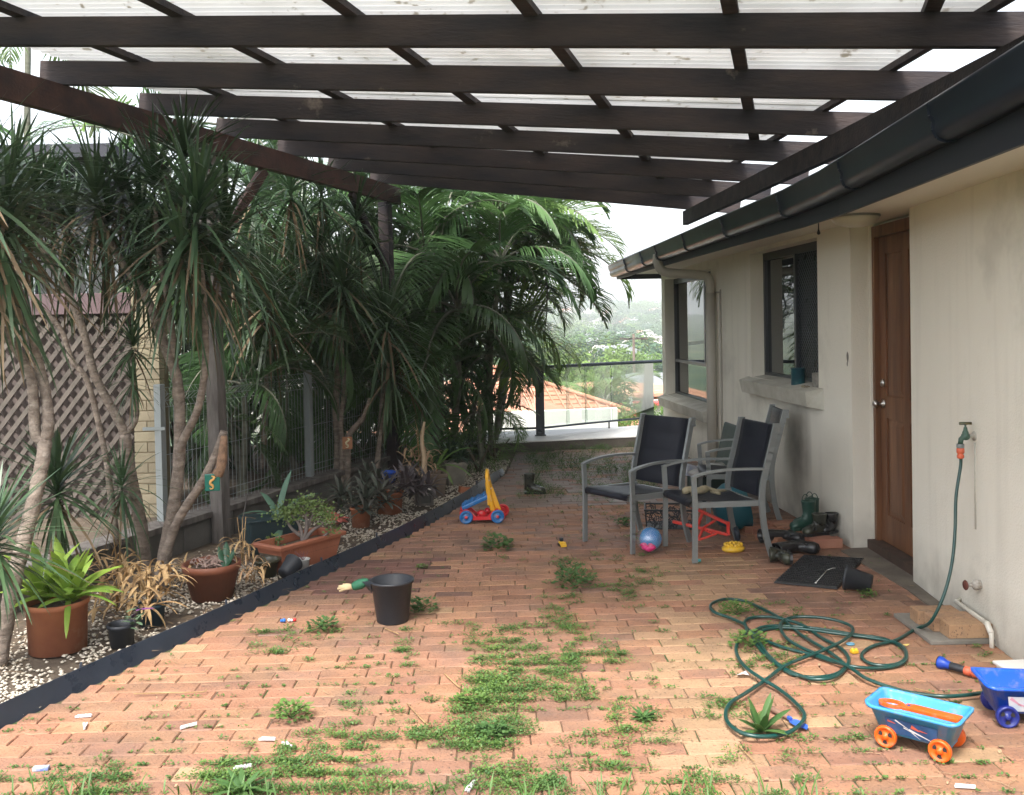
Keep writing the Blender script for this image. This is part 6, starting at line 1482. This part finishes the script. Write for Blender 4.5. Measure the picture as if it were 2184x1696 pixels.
# (D px region, count, size range)
regs = [((850,1330,1330,1420), 230, (.02,.055)), ((880,1400,1250,1500), 170, (.02,.06)), ((960,1440,1120,1580), 120, (.03,.065)), ((880,1540,1140,1660), 80, (.02,.06)), ((1150,1200,1420,1340), 70, (.02,.05)), ((1120,950,1390,1010), 160, (.04,.09)), ((540,1340,720,1400), 34, (.02,.05)),
 ((0,1640,1450,1696), 250, (.02,.06)), ((600,1560,1000,1650), 75, (.02,.05)), ((380,1600,700,1660), 44, (.02,.05)), ((1310,1490,1400,1560), 26, (.02,.05)), ((1100,1560,1600,1700), 120, (.02,.055)),
 ((1180,1180,1400,1300), 60, (.02,.05)), ((1120,955,1400,1060), 420, (.035,.085)), ((1100,1000,1340,1075), 120, (.02,.055)), ((1240,1040,1400,1160), 46, (.02,.05)), ((1560,1280,1700,1440), 60, (.02,.045)), ((1020,1130,1120,1200), 10, (.02,.04)),
 ((1500,1480,1600,1530), 22, (.02,.045)), ((1600,1560,1850,1690), 34, (.02,.045)), ((1850,1220,1960,1310), 14, (.015,.035)), ((2020,1350,2120,1400), 10, (.015,.035)), ((420,1560,900,1600), 18, (.015,.035)), ((1200,1420,1400,1500), 26, (.015,.03)), ((700,1500,900,1600), 26,(.015,.04)), ((1150,1270,1300,1340), 22,(.015,.04)), ((1060,1060,1200,1130), 12,(.015,.035)), ((200,1620,500,1696), 60,(.015,.05)), ((640,1400,900,1480), 22,(.012,.03))]
for (x0, y0, x1, y1), n, (sa, sb) in regs:
    for i in range(n):
        px, py = rw_.uniform(x0, x1), rw_.uniform(y0, y1); c = g(px, py)
        if c.x < xedge(c.y)+.04 or c.x > xwall(c.y)-.05: continue
        ex = (px-(x0+x1)/2)/((x1-x0)/2); ey = (py-(y0+y1)/2)/((y1-y0)/2)
        if noise.noise(Vector((c.x*3.3, c.y*3.3, 1.7))) < -.12: continue
        if rw_.random() < (.35 if 860 < px < 1330 else .55): k_ = round((c.y-3.06)/.1135); c.y = 3.06+k_*.1135-.057+rw_.uniform(-.01,.01)
        s = rw_.uniform(sa, sb); tall = .55 if c.y < 8 else 1.6
        weed_clump(wmb, c, s, int(18+s*680), tall)
# fine moss dots along many joints
for i in range(1900):
    c = g(rw_.uniform(-10, 2190), 1080+620*rw_.random()**.8)
    if c.x < xedge(c.y)+.03 or c.x > xwall(c.y)-.03: continue
    if noise.noise(Vector((c.x*1.7, c.y*1.7, 9.1))) < -.05: continue
    k_ = round((c.y-3.06)/.1135); c.y = 3.06+k_*.1135-.057; weed_clump(wmb, c, rw_.uniform(.006,.018), 7, .5, .6)
for c0 in [(650+rw_.uniform(-14,14), 1500) for _ in range(0)]: pass
tag(wmb.build('weeds', [WEED, W2]), 'low green weeds sprouting from the brick joints', 'weeds', kind='stuff')
# larger single weeds
def rosette_weed(px, py, n, L, w, label, m_=WEED, up=.7, name='weed_plant'):
    t = thing(name, label, 'weed', g(px, py))
    for i in range(n): a = i*2.4; el = up*(1-.9*i/n)+.12; mb = MB(); strap(mb, (0,0,.004), (math.cos(a)*math.cos(el), math.sin(a)*math.cos(el), math.sin(el)), L*rw_.uniform(.7,1.2), w, .7, fold=.25, K=5); mb.build('leaf', m_, t)
def bush_weed(px, py, s, n, label, m_, ll=.02):
    t = thing('weed_plant', label, 'weed', g(px, py)); mb = MB()
    for i in range(n):
        a = rw_.uniform(0,6.28); r_ = s*rw_.random()**.6; p = Vector((r_*math.cos(a), r_*math.sin(a), s*.9*rw_.random()*(1-.4*r_/s)+.005)); d = Vector((math.cos(a), math.sin(a), rw_.uniform(-.3,.8))).normalized(); s_ = Vector((-d.y,d.x,rw_.uniform(-.4,.4))).normalized()*ll*.5
        mb.add([p, p+d*ll*.55-s_, p+d*ll*1.1, p+d*ll*.55+s_], [(0,1,2,3)], None, False)
    mb.build('foliage', m_, t); mb = MB()
    for i in range(9): a = i*.7; mb.tube([(0,0,0),(s*.4*math.cos(a),s*.4*math.sin(a),s*.35),(s*.8*math.cos(a),s*.8*math.sin(a),s*.5)], .0018, 4, False)
    mb.build('stem', W2, t)
rosette_weed(1625, 1562, 14, .15, .017, 'broad leaved rosette weed growing inside the hose loop', W2, 1.2)
rosette_weed(515, 1690, 16, .14, .011, 'narrow leaved rosette weed at the bottom edge left of centre', W2)
rosette_weed(1372, 1535, 18, .07, .007, 'small rosette weed left of the hose loop', W2)
bush_weed(622, 1532, .085, 170, 'bright green bushy weed standing alone on the orange bricks', WEED)
bush_weed(1062, 1170, .12, 130, 'broad leaved dark weed between bucket and chair', W2, .034)
bush_weed(1225, 1250, .13, 200, 'straggling dark weed below the first armchair', W2, .026)
bush_weed(900, 1303, .09, 120, 'dark weed sprawling right beside the bucket', W2, .026)
bush_weed(1215, 1222, .09, 110, 'dark weed tuft above the sprawling one', W2, .024)
bush_weed(690, 1345, .08, 110, 'trailing weed left of the bucket', W2, .024)
bush_weed(1568, 1290+20, .10, 170, 'feathery weed under the upper hose loop', WEED, .02)
bush_weed(1600, 1400-20, .10, 170, 'feathery weed inside the left hose bend', WEED, .02)
bush_weed(1850, 1272, .05, 80, 'mossy weed under the fallen nursery pot', WEED, .014)
bush_weed(900, 1212, .035, 50, 'tiny green seedling right of the dark bricks', WEED, .016)
bush_weed(1330, 1120, .07, 90, 'weed tuft between the legs of the left armchair', W2, .024)
bush_weed(1005, 1505, .07, 120, 'tallest clump of the central weed patch', WEED, .02)
bush_weed(1050, 1570, .065, 100, 'front clump of the central weed patch', W2, .02)
# grass blades along the bottom
mb = MB(); 
for i in range(270):
    px = rw_.uniform(-20, 1750) if rw_.random() < .8 else rw_.choice([200, 480, 700, 1250])+rw_.gauss(0, 50); c = g(px, rw_.uniform(1685, 1730)); a = rw_.uniform(0,6.28)
    strap(mb, c, (math.cos(a)*.5, math.sin(a)*.5, 1), rw_.uniform(.04,.10), .0028, .9, K=4)
tag(mb.build('grass', GRASS), 'thin grass blades along the near edge of the paving', 'grass', kind='stuff')
# dry leaves and twigs
LIT = mat('leaf_litter', (.38,.27,.16), .8, (.22,.14,.08), 9); mb = MB()
for i in range(330):
    px, py = rw_.uniform(0, 2180), 1100+590*rw_.random()**.7; c = g(px, py, .004)
    if c.x < xedge(c.y)+.03 or c.x > xwall(c.y)-.03: continue
    a = rw_.uniform(0,6.28); L = rw_.uniform(.006,.028)*(1.2 if py > 1500 else 1)
    if rw_.random() < .5:
        d = Vector((math.cos(a), math.sin(a), .1)); s_ = Vector((-d.y,d.x,.2))*L*.3; mb.add([c-d*L*.5, c-s_+Vector((0,0,.003)), c+d*L*.5+Vector((0,0,.005)), c+s_+Vector((0,0,.004))], [(0,1,2,3)])
    else:
        d = Vector((math.cos(a), math.sin(a), 0)); n_ = Vector((-d.y,d.x,0)); L *= 3; mb.tube([c, c+d*L*.5+n_*L*.1+Vector((0,0,.003)), c+d*L], .0011, 4, False)
tag(mb.build('leaf_litter', LIT), 'scattered dry leaves and twigs on the bricks', 'litter', kind='stuff')
mb = MB()
for i in range(1500):
    Yv = 3.6+7.5*rw_.random(); w = rw_.random()*1.3; c = Vector((xedge(Yv)-.04-w, Yv, rw_.uniform(.006,.025))); a = rw_.uniform(0,6.28); L = rw_.uniform(.04,.16)
    if noise.noise(Vector((c.x*1.5, c.y*1.5, 5))) < -.05 and w < .5: continue
    strap(mb, c, (math.cos(a), math.sin(a), .12), L, rw_.uniform(.001,.004), .3, K=3)
tag(mb.build('bed_litter', mat('straw_litter', (.26,.18,.10), .85, (.13,.085,.055), 12)), 'straw and dead leaves lying over the pebbles', 'litter', kind='stuff')
for (pts, lb) in (([(948,1437),(975,1462),(1000,1478),(1005,1490)], 'long pale twig above the central weed patch'), ([(868,1500),(905,1540),(920,1548)], 'curved straw left of the central weed patch'), ([(1574,1589),(1590,1605),(1608,1623)], 'pale straw stick below the hose loop'), ([(1950,1468),(1990,1478),(2025,1493)], 'dry reed leaf behind the sky blue wagon'), ([(285,1480),(345,1478),(430,1476),(440,1470)], 'long straw lying parallel to the edging'), ([(820,1530-190),(850,1352)], 'short twig at the foot of the bucket'), ([(1662,1412),(1690,1402),(1740,1388)], 'dry stem crossing the coiled hose')):
    mb = MB(); mb.tube(smooth_path([g(x, y, .012) for x, y in pts], 4), .003, 5); tag(mb.build('dry_stick', DRY), lb, 'twig')

# ================================================================== VALLEY VIEW
TERT = mat('terracotta_tiles', (.56,.29,.19), .8, (.46,.22,.14), 3); WHT = mat('white_wall', (.75,.73,.68), .8); YRN = mat('yellow_render', (.72,.52,.25), .8); GRYR = mat('grey_roof', (.20,.21,.22), .6); REDR = mat('red_roof', (.48,.09,.08), .7); PALR = mat('pale_roof', (.44,.40,.38), .7); FARW = mat('far_wall', (.64,.61,.57), .8)  # WHT is one even white for valley walls and the pole
WIN = mat('far_window', (.04,.05,.06), .2)
def hip(label, c, L, W_, z0, zw, zr, wall, roof, rz=0, wins=True, group=None, name='far_house', eave=.5, tiles=False):
    t = thing(name, label, 'house', (c[0], c[1], z0), rz, group); h = zw-z0; r_ = zr-z0
    mb = MB(); mb.box((-L/2,-W_/2,-3),(L/2,W_/2,h)); mb.build('wall', wall, t)
    l, w = L/2+eave, W_/2+eave; k = max(.2, l-w)
    mb = MB(); mb.add([(-l,-w,h-.1),(l,-w,h-.1),(l,w,h-.1),(-l,w,h-.1),(-k,0,r_),(k,0,r_),(-l,-w,h-.25),(l,-w,h-.25),(l,w,h-.25),(-l,w,h-.25)], [(0,1,5,4),(1,2,5),(2,3,4,5),(3,0,4),(6,7,1,0),(7,8,2,1),(8,9,3,2),(9,6,0,3),(9,8,7,6)]); rf_ = mb.build('roof', roof, t)
    if tiles:
        mb = MB(); 
        n = int(2*l/.26)
        for i in range(n+1):
            x = -l+2*l*i/n; f = min(1, (l-abs(x))/(l-k)) if abs(x) > k else 1; yt = -w+w*f; zt = (h-.1)+(r_-h+.1)*f
            mb.bar((x,-w,h-.07),(x,yt,zt+.03),.05,.03)
        for i in range(1, 14): 
            f = i/14; x = l-(l-k)*f; y = -w+w*f; z = h-.1+(r_-h+.1)*f; mb.bar((-x,y,z+.02),(x,y,z+.02),.05,.03)
        mb.tube([(-l,-w,h),(-k,0,r_+.05)], .07, 6); mb.tube([(l,-w,h),(k,0,r_+.05)], .07, 6); mb.tube([(-k,0,r_+.06),(k,0,r_+.06)], .07, 6)
        mb.build('tile_rows', roof, rf_)['kind'] = 'stuff'
    if wins:
        n = max(2, int(L/3))
        for i in range(n):
            x = -L/2+L*(i+.5)/n; mb = MB(); mb.box((x-.55,-W_/2-.03,h*.35),(x+.55,-W_/2,h*.8)); mb.build('window', WIN, t)
    return t
def atz(px, py, Yv): p = at(px, py, Yv); return p
p = at(1120, 850, 30); hip('yellow rendered house with terracotta tile hip roof just beyond the balustrade', (at(1050,850,31).x, 31), 7.6, 8, -6, -1.15, .28, YRN, TERT, rad(10), tiles=True, group=None)
hip('terracotta roofed wing to the left of the yellow house', (at(1000,850,27).x, 27), 8, 7, -6, -1.3, -.1, YRN, TERT, rad(-8))
# arches of yellow house facade -> dark openings as windows are built in hip; low white wall in front
ww = thing('garden_wall', 'long white rendered wall below the balustrade', 'wall'); mb = MB(); a = at(1130, 880, 22); b = at(1317, 871, 22.5)
mb.add([(at(1000,905,21).x,21,-6),(b.x,22.5,-6),(b.x,22.5,b.z),(at(1000,905,21).x,21,at(1000,884,21).z),(at(1000,905,21).x,21.3,-6),(b.x,22.8,-6),(b.x,22.8,b.z),(at(1000,905,21).x,21.3,at(1000,884,21).z)], [(0,1,2,3),(5,4,7,6),(3,2,6,7),(1,5,6,2),(0,3,7,4)]); mb.build('wall', WHT, ww)
hip('white house with dark grey gable roof right of the valley palms', (at(1385,810,62).x, 62), 11, 9, -9, at(1385,828,62).z, at(1385,795,62).z, WHT, GRYR, rad(-15))
hip('house with bright red roof beside the grey roofed one', (at(1372,835,52).x, 52), 9, 7, -9, at(1380,842,52).z, at(1380,825,52).z, WHT, REDR, rad(8))
hip('orange tiled house partly behind the round tree', (at(1290,818,52).x, 52), 8, 7, -9, at(1300,828,52).z, at(1300,812,52).z, YRN, TERT, rad(25))
hw = thing('lamp_pole', 'slim white pole standing among the valley palms', 'pole', (at(1345,860,34).x, 34, -8)); mb = MB(); mb.tube([(0,0,0),(0,0,8+at(1345,846,34).z)], .07, 8); mb.build('pole', WHT, hw)
rv = random.Random(99)
def crown_mesh(seed, m_, n=1100):
    rr = random.Random(seed); mb = MB(); cl = [(Vector((rr.gauss(0,.28), rr.gauss(0,.28), .62+rr.uniform(-.2,.22))), rr.uniform(.16,.3)) for _ in range(13)]
    for i in range(n):
        c, r_ = rr.choice(cl); d = Vector((rr.gauss(0,1), rr.gauss(0,1), rr.gauss(0,1))).normalized(); p = c+d*r_*rr.uniform(.7,1.05); s = d.orthogonal().normalized(); s.rotate(Matrix.Rotation(rr.random()*6, 3, d)); u = d.cross(s); q = rr.uniform(.02,.05)
        mb.add([p-s*q, p-u*q*.6+d*q*.4, p+s*q, p+u*q*.6], [(0,1,2,3)], None, False)
    return mb.mesh('crown', m_)
TG = [mat('tree_green_a', (.09,.17,.035), .7, (.15,.23,.05), .5, trans=.25, objrand=.3), mat('tree_green_b', (.05,.11,.03), .7, (.08,.15,.04), .5, trans=.2, objrand=.3), mat('tree_green_c', (.035,.085,.04), .7, (.05,.11,.05), .5, trans=.2, objrand=.3)]
CRN = [crown_mesh(i, TG[i % 3]) for i in range(6)]
TRK = mat('tree_trunk', (.12,.09,.07), .9)
tm = MB(); tm.tube([(0,0,-.1),(.02,0,.3),(0,.01,.6)], [.035,.025,.012], 6); 
for a in (0,2,4): tm.tube([(0,0,.35),(.15*math.cos(a),.15*math.sin(a),.6)], [.014,.006], 5)
TRM = tm.mesh('trunk', TRK)
WORDS = ['round crowned','pale green','dark green','spreading','narrow','tall','low','dusty green','olive green','bushy']
def tree(p, s, k, label, group=None):
    t = thing('valley_tree', label, 'tree', p, rv.random()*6, group); link('trunk', TRM, t, scale=s); link('crown', CRN[k], t, scale=(s[0], s[1], s[2])); return t
near = [(1262,815,60,140,0,'large pale green spreading tree in the middle of the valley'), (1185,800,60,120,1,'dark green tree above the yellow house roof'), (1335,775,110,85,3,'broad yellow green tree below the far roofs'), (1240,862,38,110,2,'dark tree behind the clear balustrade pane'), (1372,892,26,100,0,'bright green bush tree beside the end pillar'), (1298,845,45,90,4,'tree right behind the balustrade panes'), (1385,775,130,60,0,'light green tree touching the end pillar'), (1290,765,150,70,5,'dark blue green tree in the valley centre'), (1340,885,33,90,1,'low shrubby tree near the white pole'), (1175,775,100,110,3,'tree just above the bright palm fronds'), (1362,800,80,50,2,'dark tree between red and grey roofs'), (1225,895,30,70,0,'green tree right of the white wall'), (1320,905,26,60,3,'green shrub tree under the pole'), (1215,750,140,65,2,'dark tree at the left end of the far hillside'), (1345,738,220,42,4,'dusty tree directly below the skyline')]
for x, y, Yv, px_, k, lb in near:
    s = px_*Yv/FPX; c = at(x, y, Yv); tree((c.x, Yv, c.z-s*.62), (s*1.1, s*1.0, s), k, lb)
side = lambda x, Yv: ('left' if x/Yv < .06 else ('middle' if x/Yv < .105 else 'right'))
dist = lambda Yv: ('nearer' if Yv < 350 else ('middle' if Yv < 650 else 'farthest'))
for i in range(150):
    Yv = 130+(rv.random()**1.1)*1200; X = rv.uniform(.01,.16)*Yv; s = rv.uniform(7, 11)*(1+Yv/750); z = terr(X, Yv); k = rv.randrange(6)
    tree((X, Yv, z-.5), (s*1.3, s, s*.8), k, ('pale green', 'mid green', 'blue green')[k % 3]+' tree in the '+dist(Yv)+' belt of the valley, on its '+side(X, Yv)+' side', 'trees across the far valley')
for i in range(60):
    Yv = 150+rv.random()*1050; X = rv.uniform(.02,.155)*Yv; z = terr(X, Yv); rm = rv.choice([PALR, PALR, TERT, GRYR])
    hip('distant house with '+{PALR.name: 'pale', TERT.name: 'terracotta', GRYR.name: 'grey'}[rm.name]+' roof in the '+dist(Yv)+' belt, '+side(X, Yv)+' side', (X, Yv), rv.uniform(12,19)*(.6+Yv/1500), rv.uniform(9,12)*(.6+Yv/1500), z-1, z+3.5+rv.random()*2+Yv/400, z+7+rv.random()*2+Yv/260, FARW, rm, rv.random()*3, wins=False, group='houses on the distant hillside', name='distant_house')
pc = at(1290, 865, 33); palm((pc.x, 33, pc.z-4.5), (pc.x, 33, pc.z), 14, 2.6, 'yellow green palm standing beyond the balustrade panes', FRL, None, tr=.12, seed=301)
pc = at(1262, 870, 35); palm((pc.x, 35, pc.z-4.5), (pc.x, 35, pc.z), 14, 2.4, 'second valley palm left of the white pole', FRL, None, tr=.12, seed=302)

# power pole and wires in the valley
pw = thing('power_pole', 'timber power pole with crossarm and wires above the valley houses', 'pole', (at(1352, 760, 75).x, 75, terr(9, 75)))
top = at(1352, 712, 75).z - terr(9, 75)
mb = MB(); mb.tube([(0,0,-1),(0,0,top)], [.14,.1], 8); mb.bar((-1.1,0,top-.4),(1.1,0,top-.4),.1,.12); mb.build('pole', TRK, pw)
for sx in (-1, 0, 1):
    mb = MB(); mb.tube(smooth_path([(sx, 0, top-.3), (sx-14, -4, top-1.5), (sx-30, -8, top-.2)], 5), .03, 4); mb.build('wire', BLKP, pw)
    mb = MB(); mb.tube(smooth_path([(sx, 0, top-.3), (sx+14, 6, top-1.3), (sx+30, 12, top+.4)], 5), .03, 4); mb.build('wire', BLKP, pw)
# ================================================================== HAZE
hz = bpy.data.materials.new('haze'); hz.use_nodes = True; N_ = hz.node_tree.nodes; N_.remove(N_['Principled BSDF'])
pv = N_.new('ShaderNodeVolumePrincipled'); pv.inputs['Color'].default_value = (.93,.95,.98,1); pv.inputs['Density'].default_value = .0007; pv.inputs['Anisotropy'].default_value = .2
hz.node_tree.links.new(pv.outputs[0], N_['Material Output'].inputs['Volume'])
mb = MB(); mb.box((-6200, -60, -40), (6200, 4700, 75)); tag(mb.build('haze', hz), 'pale haze lying over the whole valley', 'haze', kind='stuff')
sc.cycles.volume_bounces = 1; sc.cycles.volume_step_rate = 5
